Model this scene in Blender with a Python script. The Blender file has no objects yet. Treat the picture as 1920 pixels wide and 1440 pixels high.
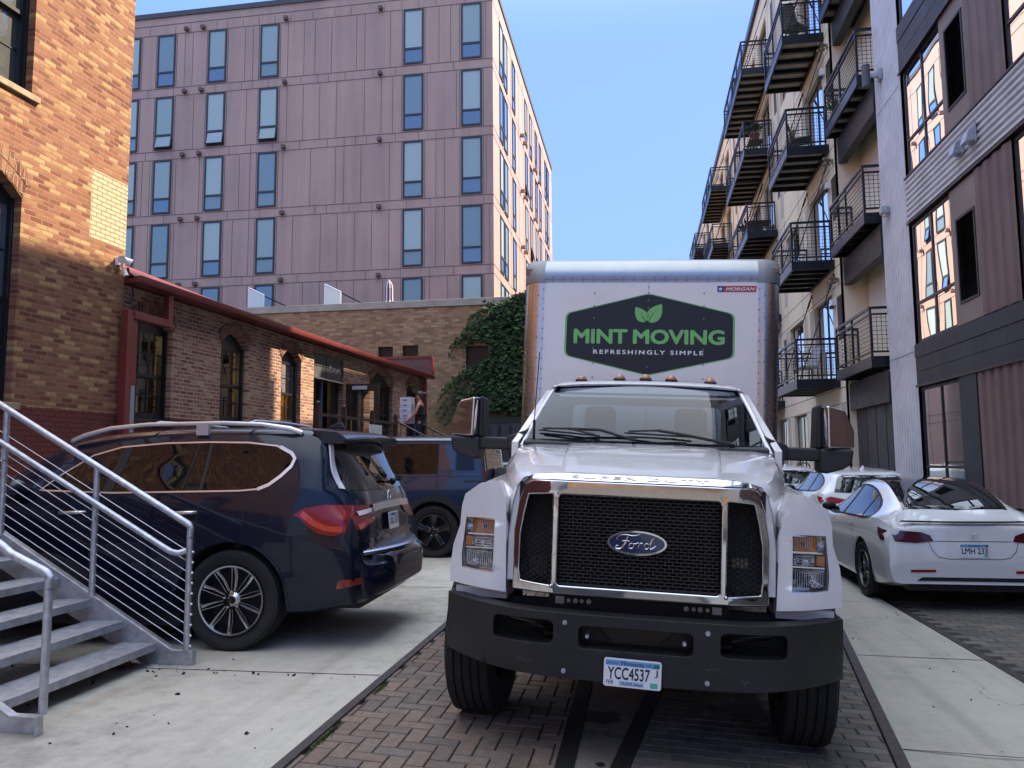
import bpy, bmesh, math, random
from math import radians, sin, cos, pi, sqrt, atan2
from mathutils import Vector, Matrix, Euler
from mathutils.bvhtree import BVHTree
from mathutils.geometry import tessellate_polygon, delaunay_2d_cdt

scene = bpy.context.scene
COL = scene.collection
rnd = random.Random(7)

# ------------------------------------------------------------------ camera, sky, sun, exposure
cam_d = bpy.data.cameras.new("camera")
cam_d.sensor_width = 36.0
cam_d.lens = 36.0 * 1450 / 1920
cam_d.clip_start = 0.05
cam_d.clip_end = 2000
cam = bpy.data.objects.new("camera", cam_d)
COL.objects.link(cam)
cam.matrix_world = Matrix.Translation((0, 0, 1.62)) @ Matrix.Rotation(radians(9.4), 4, 'Z') @ Matrix.Rotation(pi / 2 + radians(5.55), 4, 'X') @ Matrix.Rotation(radians(-0.45), 4, 'Z')
scene.camera = cam

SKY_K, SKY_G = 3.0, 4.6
SKY_LOW, SKY_TOP = (0.455, 0.45, 0.585), (3.58, 2.24, 1.28)   # low sky dimmed, unseen zenith brightened as added fill for the shade
SUN_AZ = radians(32.0)       # from +X (right of the street) towards +Y (along the street)
SUN_EL = radians(46.0)
world = bpy.data.worlds.new("World")
scene.world = world
world.use_nodes = True
wn = world.node_tree
wn.nodes.clear()
w_out = wn.nodes.new("ShaderNodeOutputWorld")
w_bg = wn.nodes.new("ShaderNodeBackground")
w_sky = wn.nodes.new("ShaderNodeTexSky")
w_sky.sky_type = 'NISHITA'
w_sky.sun_disc = False
w_sky.sun_elevation = SUN_EL
w_sky.sun_rotation = pi / 2 - SUN_AZ
w_sky.air_density = 1.0
w_sky.dust_density = 0.2
w_sky.ozone_density = 4.0
w_bg.inputs['Strength'].default_value = 0.15
# even the sky out a little (bright horizon held down), for every ray alike
w_lum = wn.nodes.new("ShaderNodeRGBToBW"); wn.links.new(w_sky.outputs[0], w_lum.inputs[0])
w_k = wn.nodes.new("ShaderNodeMath"); w_k.operation = 'MULTIPLY_ADD'; wn.links.new(w_lum.outputs[0], w_k.inputs[0]); w_k.inputs[1].default_value = SKY_K; w_k.inputs[2].default_value = 1.0
w_g = wn.nodes.new("ShaderNodeMath"); w_g.operation = 'DIVIDE'; w_g.inputs[0].default_value = SKY_G; wn.links.new(w_k.outputs[0], w_g.inputs[1])
w_m = wn.nodes.new("ShaderNodeVectorMath"); w_m.operation = 'SCALE'; wn.links.new(w_sky.outputs[0], w_m.inputs[0]); wn.links.new(w_g.outputs[0], w_m.inputs['Scale'])
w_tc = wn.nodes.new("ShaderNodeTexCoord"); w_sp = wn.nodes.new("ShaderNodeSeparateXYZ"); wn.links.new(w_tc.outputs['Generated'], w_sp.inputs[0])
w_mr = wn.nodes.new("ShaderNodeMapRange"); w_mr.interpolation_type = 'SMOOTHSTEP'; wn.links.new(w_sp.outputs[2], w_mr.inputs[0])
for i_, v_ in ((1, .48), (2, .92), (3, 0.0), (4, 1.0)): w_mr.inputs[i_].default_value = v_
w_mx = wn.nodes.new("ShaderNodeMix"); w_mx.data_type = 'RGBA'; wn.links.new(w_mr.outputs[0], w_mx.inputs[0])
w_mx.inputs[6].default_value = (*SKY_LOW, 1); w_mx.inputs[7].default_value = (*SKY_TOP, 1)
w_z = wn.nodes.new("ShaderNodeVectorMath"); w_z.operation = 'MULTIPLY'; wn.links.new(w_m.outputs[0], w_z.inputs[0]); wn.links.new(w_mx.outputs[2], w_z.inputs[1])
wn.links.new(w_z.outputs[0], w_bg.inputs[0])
wn.links.new(w_bg.outputs[0], w_out.inputs[0])
sun_d = bpy.data.lights.new("sun", 'SUN')
sun_d.energy = 2.15
sun_d.angle = radians(0.5)
sun_d.color = (1.0, 0.80, 0.58)
sun = bpy.data.objects.new("sun", sun_d)
COL.objects.link(sun)
sdir = Vector((cos(SUN_EL) * cos(SUN_AZ), cos(SUN_EL) * sin(SUN_AZ), sin(SUN_EL)))
sun.rotation_euler = sdir.to_track_quat('Z', 'Y').to_euler()
sun.location = sdir * 60
scene.view_settings.view_transform = 'Standard'
scene.view_settings.look = 'None'
scene.view_settings.exposure = 2.74
scene.view_settings.gamma = 1.0
scene.render.engine = 'CYCLES'
scene.cycles.max_bounces = 8
scene.cycles.transparent_max_bounces = 12
scene.cycles.caustics_reflective = False
scene.cycles.caustics_refractive = False
scene.cycles.use_denoising = True
scene.cycles.sample_clamp_indirect = 6.0

# ------------------------------------------------------------------ object helpers
def tag(o, label=None, cat=None, group=None, kind=None):
    if label: o["label"] = label
    if cat: o["category"] = cat
    if group: o["group"] = group
    if kind: o["kind"] = kind
    return o

def empty(name, loc=(0, 0, 0), rot=(0, 0, 0), parent=None):
    o = bpy.data.objects.new(name, None)
    o.empty_display_size = 0.2
    COL.objects.link(o)
    o.location = loc
    o.rotation_euler = rot
    if parent: o.parent = parent
    return o

def link_mesh(name, me, parent=None):
    o = bpy.data.objects.new(name, me)
    COL.objects.link(o)
    if parent: o.parent = parent
    return o

def copy_tree(o, parent=None):
    kids = list(o.children)
    c = o.copy()
    COL.objects.link(c)
    c.parent = parent
    for k in kids: copy_tree(k, c)
    return c

class MB:
    """collects shapes, then links them as one mesh object"""
    def __init__(s): s.v = []; s.f = []; s.mi = []; s.m = 0; s.xf = None
    def add(s, vs, fs):
        b = len(s.v)
        if s.xf is not None: vs = [tuple(s.xf @ Vector(p)) for p in vs]
        s.v += [tuple(p) for p in vs]
        for f in fs:
            s.f.append(tuple(i + b for i in f)); s.mi.append(s.m)
        return s
    def box(s, x0, x1, y0, y1, z0, z1):
        return s.add([(x0,y0,z0),(x1,y0,z0),(x1,y1,z0),(x0,y1,z0),(x0,y0,z1),(x1,y0,z1),(x1,y1,z1),(x0,y1,z1)],
                     [(0,3,2,1),(4,5,6,7),(0,1,5,4),(1,2,6,5),(2,3,7,6),(3,0,4,7)])
    def quad(s, a, b, c, d): return s.add([a,b,c,d], [(0,1,2,3)])
    def prism(s, poly, fn, d0, d1):
        n = len(poly)
        vs = [fn(u, v, d0) for u, v in poly] + [fn(u, v, d1) for u, v in poly]
        return s.add(vs, [tuple(range(n)), tuple(range(2*n-1, n-1, -1))] + [(i, (i+1) % n, n+(i+1) % n, n+i) for i in range(n)])
    def plate(s, outer, holes, d0, d1, fn):
        loops = [outer] + list(holes)
        flat = [p for l in loops for p in l]
        n = len(flat)
        tris = tessellate_polygon([[Vector((p[0], p[1], 0)) for p in l] for l in loops])
        vs = [fn(u, v, d0) for u, v in flat] + [fn(u, v, d1) for u, v in flat]
        fs = [tuple(t) for t in tris] + [tuple(i + n for i in reversed(t)) for t in tris]
        b = 0
        for l in loops:
            k = len(l)
            for i in range(k):
                a, c = b + i, b + (i + 1) % k
                fs.append((a, c, n + c, n + a))
            b += k
        return s.add(vs, fs)
    def cplate(s, outer, holes, d0, d1, fn, step=.05):
        """like plate, with an inner grid so that it can be bent smoothly"""
        def pip(p, poly):
            c = False; j = len(poly)-1
            for i in range(len(poly)):
                a, b = poly[i], poly[j]
                if (a[1] > p[1]) != (b[1] > p[1]) and p[0] < (b[0]-a[0])*(p[1]-a[1])/(b[1]-a[1])+a[0]: c = not c
                j = i
            return c
        loops = [outer]+list(holes); co = []; ed = []
        for l in loops:
            b = len(co); co += [Vector((p[0], p[1])) for p in l]; ed += [(b+i, b+(i+1) % len(l)) for i in range(len(l))]
        nb = len(co)
        us = [p[0] for p in outer]; vs = [p[1] for p in outer]
        u = min(us)+step*.53
        while u < max(us):
            v = min(vs)+step*.47
            while v < max(vs):
                if pip((u,v), outer) and not any(pip((u,v), h) for h in holes):
                    if min((Vector((u,v))-q).length for q in co[:nb]) > step*.45: co.append(Vector((u,v)))
                v += step
            u += step
        V, E, F, ov, oe, of = delaunay_2d_cdt(co, ed, [], 0, 1e-6)
        mp = {}
        for i, o in enumerate(ov):
            for k in o: mp[k] = i
        fs = []
        for f in F:
            c = sum((V[i] for i in f), Vector((0,0)))/len(f)
            if pip(c, outer) and not any(pip(c, h) for h in holes): fs.append(tuple(f))
        n = len(V)
        pts = [fn(p.x, p.y, d0) for p in V] + [fn(p.x, p.y, d1) for p in V]
        fs = fs + [tuple(i+n for i in reversed(f)) for f in fs]
        for a, b in ed: a, b = mp[a], mp[b]; fs.append((a, b, n+b, n+a))
        return s.add(pts, fs)
    def cyl(s, p0, p1, r, n=12, r1=None, caps=True):
        p0, p1 = Vector(p0), Vector(p1); r1 = r if r1 is None else r1
        ax = (p1 - p0)
        if ax.length < 1e-6: return s
        q = ax.to_track_quat('Z', 'Y')
        vs = []
        for p, rr in ((p0, r), (p1, r1)):
            for i in range(n):
                a = 2*pi*i/n
                vs.append(tuple(p + q @ Vector((rr*cos(a), rr*sin(a), 0))))
        fs = [(i, (i+1) % n, n+(i+1) % n, n+i) for i in range(n)]
        if caps: fs += [tuple(reversed(range(n))), tuple(range(n, 2*n))]
        return s.add(vs, fs)
    def tube(s, pts, r, n=10):
        pts = [Vector(p) for p in pts]; vs = []; K = len(pts)
        for k, p in enumerate(pts):
            t = (pts[min(k+1, K-1)] - pts[max(k-1, 0)]).normalized()
            q = t.to_track_quat('Z', 'Y')
            rr = r[k] if isinstance(r, (list, tuple)) else r
            for i in range(n):
                a = 2*pi*i/n
                vs.append(tuple(p + q @ Vector((rr*cos(a), rr*sin(a), 0))))
        fs = []
        for k in range(K-1):
            for i in range(n):
                fs.append((k*n+i, k*n+(i+1) % n, (k+1)*n+(i+1) % n, (k+1)*n+i))
        fs += [tuple(reversed(range(n))), tuple(range((K-1)*n, K*n))]
        return s.add(vs, fs)
    def lathe(s, prof, c, ax, n=48):
        """prof: (radius, offset along axis)"""
        q = Vector(ax).to_track_quat('Z', 'Y'); c = Vector(c); K = len(prof); vs = []
        for i in range(n):
            a = 2*pi*i/n
            for r, h in prof: vs.append(tuple(c + q @ Vector((r*cos(a), r*sin(a), h))))
        fs = []
        for i in range(n):
            j = (i+1) % n
            for k in range(K-1): fs.append((i*K+k, j*K+k, j*K+k+1, i*K+k+1))
        return s.add(vs, fs)
    def ball(s, c, r, n=10, m=6, sc=(1,1,1)):
        vs = []; fs = []
        for j in range(m+1):
            t = pi*j/m
            for i in range(n):
                a = 2*pi*i/n
                vs.append((c[0]+r*sc[0]*sin(t)*cos(a), c[1]+r*sc[1]*sin(t)*sin(a), c[2]+r*sc[2]*cos(t)))
        for j in range(m):
            for i in range(n): fs.append((j*n+i, (j+1)*n+i, (j+1)*n+(i+1) % n, j*n+(i+1) % n))
        return s.add(vs, fs)
    def mesh(s, name, mats, smooth=None, merge=0.0):
        me = bpy.data.meshes.new(name)
        bm = bmesh.new()
        bv = [bm.verts.new(p) for p in s.v]
        for f, k in zip(s.f, s.mi):
            try:
                fc = bm.faces.new([bv[i] for i in f]); fc.material_index = k
            except ValueError: pass
        if merge > 0: bmesh.ops.remove_doubles(bm, verts=bm.verts[:], dist=merge)
        bmesh.ops.recalc_face_normals(bm, faces=bm.faces[:])
        bm.to_mesh(me); bm.free()
        for m in (mats if isinstance(mats, (list, tuple)) else [mats]): me.materials.append(m)
        if smooth is not None:
            for p in me.polygons: p.use_smooth = True
            me.set_sharp_from_angle(angle=radians(smooth))
        return me
    def build(s, name, mats, parent=None, bevel=0, seg=2, smooth=None, merge=0.0, ang=35):
        if bevel and merge == 0: merge = 1e-5
        o = link_mesh(name, s.mesh(name, mats, smooth if smooth is not None else (ang if bevel else None), merge), parent)
        if bevel:
            b = o.modifiers.new("bevel", 'BEVEL')
            b.width = bevel; b.segments = seg; b.limit_method = 'ANGLE'; b.angle_limit = radians(ang); b.harden_normals = True
        return o

def arch(u0, u1, v0, v1, rise, n=10):
    """rectangle whose top is a shallow arch (v1 = crown)"""
    pts = [(u0, v0), (u1, v0)]
    for i in range(n+1):
        t = i/n
        u = u1 + (u0-u1)*t
        pts.append((u, v1 - rise*(2*t-1)**2))
    return pts
def rect(u0, u1, v0, v1): return [(u0, v0), (u1, v0), (u1, v1), (u0, v1)]
def rrect(u0, u1, v0, v1, r, n=4):
    pts = []
    for cx, cy, a0 in ((u1-r, v0+r, -pi/2), (u1-r, v1-r, 0), (u0+r, v1-r, pi/2), (u0+r, v0+r, pi)):
        for i in range(n+1):
            a = a0 + pi/2*i/n
            pts.append((cx+r*cos(a), cy+r*sin(a)))
    return pts

def text_part(name, s, mat, parent, fit, depth=0.003, bold=0.0, shear=0.0, space=1.0, fn=None, d=0.0):
    """lettering fitted to fit=(u0,u1,v0,v1) on a plane; fn(u,v,d) places it"""
    cu = bpy.data.curves.new("lettering", 'FONT')
    cu.body = s; cu.size = 1.0; cu.offset = 0; cu.shear = shear; cu.space_character = space; cu.resolution_u = 3
    ob = bpy.data.objects.new("lettering", cu)
    COL.objects.link(ob)
    dg = bpy.context.evaluated_depsgraph_get(); dg.update()
    me = bpy.data.meshes.new_from_object(ob.evaluated_get(dg))
    bpy.data.objects.remove(ob); bpy.data.curves.remove(cu)
    xs = [v.co.x for v in me.vertices]; ys = [v.co.y for v in me.vertices]
    x0, x1, y0, y1 = min(xs), max(xs), min(ys), max(ys)
    bm = bmesh.new(); bm.from_mesh(me)
    if bold > 0:
        g0 = bm.verts[:]+bm.edges[:]+bm.faces[:]
        for dx, dy in ((1,0),(-1,0),(0,1),(0,-1),(.7,.7),(-.7,.7),(.7,-.7),(-.7,-.7)):
            g = bmesh.ops.duplicate(bm, geom=g0)['geom']
            bmesh.ops.translate(bm, verts=[q for q in g if isinstance(q, bmesh.types.BMVert)], vec=(dx*bold, dy*bold, .0))
        xs = [v.co.x for v in bm.verts]; ys = [v.co.y for v in bm.verts]; x0, x1, y0, y1 = min(xs), max(xs), min(ys), max(ys)
        # each copy a hair deeper or shallower, so that no two faces share a plane
        lv_ = {}
        for isl, f in enumerate(bm.faces): f.index = isl
        nf = len(bm.faces)//9
        for k, f in enumerate(bm.faces):
            for v in f.verts: v.co.z = -.02*(k//nf)
    r = bmesh.ops.extrude_face_region(bm, geom=bm.faces[:])
    for g in r['geom']:
        if isinstance(g, bmesh.types.BMVert): g.co.z += 1.0
    for v in bm.verts:
        u = fit[0] + (v.co.x-x0)/(x1-x0)*(fit[1]-fit[0]); w = fit[2] + (v.co.y-y0)/(y1-y0)*(fit[3]-fit[2])
        v.co = Vector(fn(u, w, d + depth*(v.co.z if v.co.z > .5 else 0)))
    bmesh.ops.recalc_face_normals(bm, faces=bm.faces[:])
    bm.to_mesh(me); bm.free()
    me.materials.clear(); me.materials.append(mat)
    me.name = name
    return link_mesh(name, me, parent)

# ------------------------------------------------------------------ materials
class NT:
    def __init__(s, name):
        s.mat = bpy.data.materials.new(name); s.mat.use_nodes = True
        s.t = s.mat.node_tree; s.t.nodes.clear()
        s.out = s.n("ShaderNodeOutputMaterial")
        s.b = s.n("ShaderNodeBsdfPrincipled")
        s.l(s.b.outputs[0], s.out.inputs[0])
    def n(s, t, **k):
        nd = s.t.nodes.new(t)
        for a, v in k.items(): setattr(nd, a, v)
        return nd
    def l(s, a, b): s.t.links.new(a, b)
    def set(s, **k):
        for a, v in k.items(): s.b.inputs[a.replace('_', ' ')].default_value = v
    def coord(s): return s.n("ShaderNodeTexCoord").outputs['Object']
    def noise(s, scale, detail=4, rough=.55, vec=None):
        nd = s.n("ShaderNodeTexNoise"); nd.inputs['Scale'].default_value = scale; nd.inputs['Detail'].default_value = detail; nd.inputs['Roughness'].default_value = rough
        s.l(vec if vec is not None else s.coord(), nd.inputs['Vector']); return nd.outputs['Fac']
    def ramp(s, fac, stops):
        r = s.n("ShaderNodeValToRGB"); e = r.color_ramp.elements
        while len(e) < len(stops): e.new(.5)
        for x, (p, c) in zip(e, stops):
            x.position = p; x.color = (c[0], c[1], c[2], 1) if not isinstance(c, (int, float)) else (c, c, c, 1)
        s.l(fac, r.inputs[0]); return r.outputs[0]
    def mix(s, fac, a, b, mode='MIX'):
        m = s.n("ShaderNodeMix", data_type='RGBA', blend_type=mode)
        for i, v in ((0, fac), (6, a), (7, b)):
            if hasattr(v, 'links'): s.l(v, m.inputs[i])
            else: m.inputs[i].default_value = v if i == 0 else (v[0], v[1], v[2], 1)
        return m.outputs[2]
    def math(s, op, a, b=None, c=None):
        m = s.n("ShaderNodeMath", operation=op)
        for i, v in enumerate((a, b, c)):
            if v is None: continue
            if hasattr(v, 'links'): s.l(v, m.inputs[i])
            else: m.inputs[i].default_value = v
        return m.outputs[0]
    def bump(s, h, strength=.3, dist=.01, to=None):
        b = s.n("ShaderNodeBump"); b.inputs['Strength'].default_value = strength; b.inputs['Distance'].default_value = dist
        s.l(h, b.inputs['Height']); s.l(b.outputs[0], s.b.inputs['Normal']); return b

def M(name, col, rough=.6, metal=0.0, var=0.0, vscale=3.0, bump=0.0, bscale=60, coat=0.0, spec=.5, emit=None, rvar=0.0):
    t = NT(name)
    t.set(Roughness=rough, Metallic=metal)
    t.b.inputs['Specular IOR Level'].default_value = spec
    t.b.inputs['Coat Weight'].default_value = coat
    t.b.inputs['Coat Roughness'].default_value = .03
    if var:
        f = t.noise(vscale, 6, .6)
        c0 = [max(0, x*(1-var)) for x in col]; c1 = [min(1, x*(1+var)) for x in col]
        t.l(t.ramp(f, [(.3, c0), (.7, c1)]), t.b.inputs['Base Color'])
    else: t.b.inputs['Base Color'].default_value = (*col, 1)
    if rvar:
        f2 = t.noise(vscale*2.3, 5, .6)
        t.l(t.math('MULTIPLY_ADD', f2, rvar*2, rough-rvar), t.b.inputs['Roughness'])
    if bump: t.bump(t.noise(bscale, 3, .6), bump, .004)
    if emit:
        t.b.inputs['Emission Color'].default_value = (*emit[0], 1); t.b.inputs['Emission Strength'].default_value = emit[1]
    return t.mat

def thin_glass(name, tint=(.8, .88, .88), refl=1.0, ior=1.5):
    t = NT(name); t.t.nodes.remove(t.b)
    tr = t.n("ShaderNodeBsdfTransparent"); tr.inputs[0].default_value = (*tint, 1)
    gl = t.n("ShaderNodeBsdfGlossy"); gl.inputs['Roughness'].default_value = .0; gl.inputs[0].default_value = (1, 1, 1, 1)
    fr = t.n("ShaderNodeFresnel"); fr.inputs[0].default_value = ior
    f = t.math('MULTIPLY', fr.outputs[0], refl)
    mx = t.n("ShaderNodeMixShader"); t.l(f, mx.inputs[0]); t.l(tr.outputs[0], mx.inputs[1]); t.l(gl.outputs[0], mx.inputs[2])
    t.l(mx.outputs[0], t.out.inputs[0]); return t.mat

def mirror_glass(name, base, refl=.5, wave=.0, wscale=1.2, tint=(.9, .95, 1), graze=.35):
    """window glass: body colour under a strong clear reflection with slight waviness"""
    t = NT(name)
    t.set(Roughness=.35); t.b.inputs['Base Color'].default_value = (*base, 1)
    gl = t.n("ShaderNodeBsdfGlossy"); gl.inputs['Roughness'].default_value = .0; gl.inputs[0].default_value = (*tint, 1)
    mx = t.n("ShaderNodeMixShader")
    lw = t.n("ShaderNodeLayerWeight"); lw.inputs[0].default_value = graze
    f = t.math('MULTIPLY_ADD', lw.outputs['Fresnel'], 1-refl, refl)
    t.l(f, mx.inputs[0]); t.l(t.b.outputs[0], mx.inputs[1]); t.l(gl.outputs[0], mx.inputs[2]); t.l(mx.outputs[0], t.out.inputs[0])
    if wave:
        bp = t.n("ShaderNodeBump"); bp.inputs['Strength'].default_value = wave; bp.inputs['Distance'].default_value = .05
        t.l(t.noise(wscale, 1, .4), bp.inputs['Height']); t.l(bp.outputs[0], gl.inputs['Normal'])
    return t.mat

def brick_mat(name, axis, c1, c2, c3, mortar, bw=.205, bh=.072, mw=.010, patch=None, base=None, dirt=.35, bump=.6, soldier=None):
    """running-bond brick; axis picks the wall's horizontal object axis ('x' or 'y')"""
    t = NT(name)
    t.set(Roughness=.85); t.b.inputs['Specular IOR Level'].default_value = .25
    sep = t.n("ShaderNodeSeparateXYZ"); t.l(t.coord(), sep.inputs[0])
    u = sep.outputs[0 if axis == 'x' else 1]; v = sep.outputs[2]
    # slightly wavering courses
    nz = t.noise(.9, 2, .5)
    v2 = t.math('ADD', v, t.math('MULTIPLY', t.math('SUBTRACT', nz, .5), .035))
    wob = t.noise(9.0, 2, .5)
    v2 = t.math('ADD', v2, t.math('MULTIPLY', t.math('SUBTRACT', wob, .5), .012))
    cmb = t.n("ShaderNodeCombineXYZ"); t.l(u, cmb.inputs[0]); t.l(v2, cmb.inputs[1])
    bt = t.n("ShaderNodeTexBrick"); bt.offset = .5; bt.squash = 1
    bt.inputs['Scale'].default_value = 1; bt.inputs['Brick Width'].default_value = bw; bt.inputs['Row Height'].default_value = bh
    bt.inputs['Mortar Size'].default_value = mw; bt.inputs['Mortar Smooth'].default_value = .25; bt.inputs['Bias'].default_value = 0
    bt.inputs['Color1'].default_value = (0, 0, 0, 1); bt.inputs['Color2'].default_value = (1, 1, 1, 1); bt.inputs['Mortar'].default_value = (.5, .5, .5, 1)
    t.l(cmb.outputs[0], bt.inputs['Vector'])
    mort = bt.outputs['Fac']
    big = t.noise(.7, 5, .65); fine = t.noise(38, 4, .65)
    rv = t.math('MULTIPLY_ADD', t.math("SUBTRACT", big, .5), .75, bt.outputs['Color'])
    col = t.ramp(rv, [(.05, c1), (.42, c2), (.62, c2), (.95, c3)])
    col = t.mix(.55, col, t.ramp(fine, [(.3, .45), (.7, 1.0)]), 'MULTIPLY') if dirt else col
    mcol = t.mix(t.noise(6, 3), mortar, [x*.55 for x in mortar])
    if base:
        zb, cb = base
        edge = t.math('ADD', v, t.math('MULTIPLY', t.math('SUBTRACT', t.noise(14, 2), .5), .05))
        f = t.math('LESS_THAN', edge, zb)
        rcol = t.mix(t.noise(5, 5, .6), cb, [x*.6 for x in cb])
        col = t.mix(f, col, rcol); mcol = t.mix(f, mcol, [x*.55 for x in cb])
    if patch:
        (u0, u1, v0, v1), cp = patch
        f = t.math('MULTIPLY', t.math('MULTIPLY', t.math('GREATER_THAN', u, u0), t.math('LESS_THAN', u, u1)),
                   t.math('MULTIPLY', t.math('GREATER_THAN', v, v0), t.math('LESS_THAN', v, v1)))
        pc = t.mix(t.noise(12, 4), cp, [x*.8 for x in cp])
        col = t.mix(f, col, pc)
    fin = t.mix(mort, col, mcol)
    t.l(fin, t.b.inputs['Base Color'])
    h = t.math('SUBTRACT', t.math('MULTIPLY', fine, .35), mort)
    t.bump(h, bump, .012)
    return t.mat

def corr_mat(name, col, rough, metal=.6, var=.12):
    return M(name, col, rough, metal, var=var, vscale=1.5, rvar=.08)

# shared materials
m_black = M("black_paint", (.012, .013, .015), .45, var=.3, vscale=4)
m_blackmetal = M("black_metal", (.016, .017, .019), .38, .3, var=.25, vscale=2)
m_chrome = M("chrome", (.62, .62, .63), .04, 1.0)
m_galv = M("galvanised_steel", (.46, .48, .52), .42, .75, var=.22, vscale=18, rvar=.12)
m_alu = M("aluminium", (.55, .54, .53), .27, 1.0, var=.06, vscale=3, rvar=.08)
m_rubber = M("tyre_rubber", (.013, .013, .013), .82, var=.3, vscale=12, bump=.25, bscale=90)
m_white = M("white_paint", (.80, .80, .82), .25, 0, coat=1.0)
m_dark = M("dark_void", (.006, .006, .007), .8)
m_carglass = M("tinted_glass", (.006, .008, .010), .015, 0, spec=.9, coat=.6)
m_red = M("red_lens", (.26, .006, .007), .22, 0, coat=.25, spec=.4)
m_amber = M("amber_lens", (.75, .22, .02), .15, 0, coat=1.0)
m_clear = M("clear_lens", (.55, .57, .60), .08, .85)
m_plate = M("plate_white", (.78, .80, .82), .4)
m_plateblue = M("plate_blue", (.16, .36, .62), .4)
m_platetext = M("plate_text", (.02, .02, .04), .4)
# ------------------------------------------------------------------ ground, paving, rails
def gz(x):
    return 0.086 if x < -1.835 else (-0.047*x if x < 1.9 else -0.0893)
def ground_strip(name, x0, x1, y0, y1, m, dz=0.0, nx=1, thick=0.0, label=None):
    mb = MB(); xs = [x0 + (x1-x0)*i/nx for i in range(nx+1)]
    for a, b in zip(xs, xs[1:]): mb.quad((a,y0,gz(a)+dz), (b,y0,gz(b)+dz), (b,y1,gz(b)+dz), (a,y1,gz(a)+dz))
    o = mb.build(name, m); o["kind"] = "structure"
    return o
def switch_x(y):   # the diverging rail right of the truck
    return 0.68 + 0.1476*y if y < 9 else min(2.84, 2.008 + .11*(y-9))

def concrete(name, col, joints=(), stain=.25):
    t = NT(name); t.set(Roughness=.82); t.b.inputs['Specular IOR Level'].default_value = .3
    c = t.coord()
    f = t.math('MULTIPLY_ADD', t.noise(.55, 6, .65), .65, t.math('MULTIPLY', t.noise(7, 5, .7), .35))
    col1 = t.ramp(f, [(.37, [x*(1-stain) for x in col]), (.5, col), (.64, [min(1, x*(1+stain*.55)) for x in col])])
    sp = t.ramp(t.noise(95, 2, .7), [(.27, .55), (.36, 1.0)])
    col1 = t.mix(.5, col1, sp, 'MULTIPLY')
    # rusty streaks
    mp = t.n("ShaderNodeMapping"); mp.inputs['Scale'].default_value = (1.3, .25, 1); mp.inputs['Rotation'].default_value = (0, 0, .5); t.l(c, mp.inputs[0])
    rs = t.ramp(t.noise(2.1, 4, .6, mp.outputs[0]), [(.62, 0.0), (.78, .55)])
    col1 = t.mix(rs, col1, (col[0]*.85, col[1]*.68, col[2]*.5))
    m2 = t.n("ShaderNodeMapping"); m2.inputs['Scale'].default_value = (2.6, .10, 1); t.l(c, m2.inputs[0])
    col1 = t.mix(t.ramp(t.noise(1.0, 5, .65, m2.outputs[0]), [(.54, 0.0), (.72, .5)]), col1, [x*.55 for x in col])
    vo = t.n("ShaderNodeTexVoronoi", feature='DISTANCE_TO_EDGE'); vo.inputs['Scale'].default_value = .42; vo.inputs['Randomness'].default_value = 1.0
    wv = t.n("ShaderNodeVectorMath", operation='ADD'); t.l(c, wv.inputs[0]); nn = t.n("ShaderNodeTexNoise"); nn.inputs['Scale'].default_value = 3.0; t.l(c, nn.inputs[0]); t.l(nn.outputs['Color'], wv.inputs[1]); t.l(wv.outputs[0], vo.inputs['Vector'])
    crack = t.math('MULTIPLY', t.math('LESS_THAN', vo.outputs['Distance'], .0035), t.math('GREATER_THAN', t.noise(.35, 2), .53))
    col1 = t.mix(t.math('MULTIPLY', crack, .6), col1, [x*.25 for x in col])
    t.l(col1, t.b.inputs['Base Color'])
    t.bump(t.math('ADD', t.noise(60, 4, .7), t.math('MULTIPLY', t.noise(5, 3), .8)), .25, .006)
    return t.mat
m_conc = concrete("pale_concrete", (.46, .435, .37), stain=.38)
m_conc_r = concrete("speckled_concrete", (.45, .425, .365), stain=.2)
m_conc_c = concrete("worn_concrete", (.21, .19, .155), stain=.3)
m_asph = M("asphalt", (.055, .055, .055), .9, var=.3, vscale=6, bump=.3, bscale=120)
m_joint = M("joint_dirt", (.035, .032, .028), .95, var=.4, vscale=20)
m_rail = M("worn_rail_steel", (.085, .068, .066), .5, .45, var=.35, vscale=14, rvar=.15)
m_slot = M("flangeway_rubber", (.008, .0075, .007), .85, var=.5, vscale=25, bump=.5, bscale=60)

# one broad ground sheet reaching past everything
mb = MB()
xs = [-400, -60, -9.2, -1.835, 0, 1.9, 12, 60, 400]
for a, b in zip(xs, xs[1:]): mb.quad((a,-400,gz(a)-.03), (b,-400,gz(b)-.03), (b,400,gz(b)-.03), (a,400,gz(a)-.03))
tag(mb.build("ground", m_asph), kind="structure")
ground_strip("concrete_pavement", -9.4, -1.865, -14, 31, m_conc, 0.0, 1)
ground_strip("worn_concrete_strip", -.385, 1.0, -14, 30, m_conc_c, -.012, 4)
mb = MB()
ys = [-14] + [i for i in range(-13, 31)]
for a, b in zip(ys, ys[1:]):
    for k in range(3):
        def X(y, k): l = switch_x(y) + .035; return l + (2.80-l)*k/3 if l < 2.8 else 2.80
        mb.quad((X(a,k),a,gz(X(a,k))), (X(a,k+1),a,gz(X(a,k+1))), (X(b,k+1),b,gz(X(b,k+1))), (X(b,k),b,gz(X(b,k))))
tag(mb.build("concrete_walk", m_conc_r, merge=1e-4), kind="structure")
ground_strip("paver_bed", -1.835, 1.9, -14, 30, m_joint, -.020, 8)
ground_strip("parking_bed", 2.88, 5.3, -14, 60, m_joint, -.012, 1)

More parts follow.
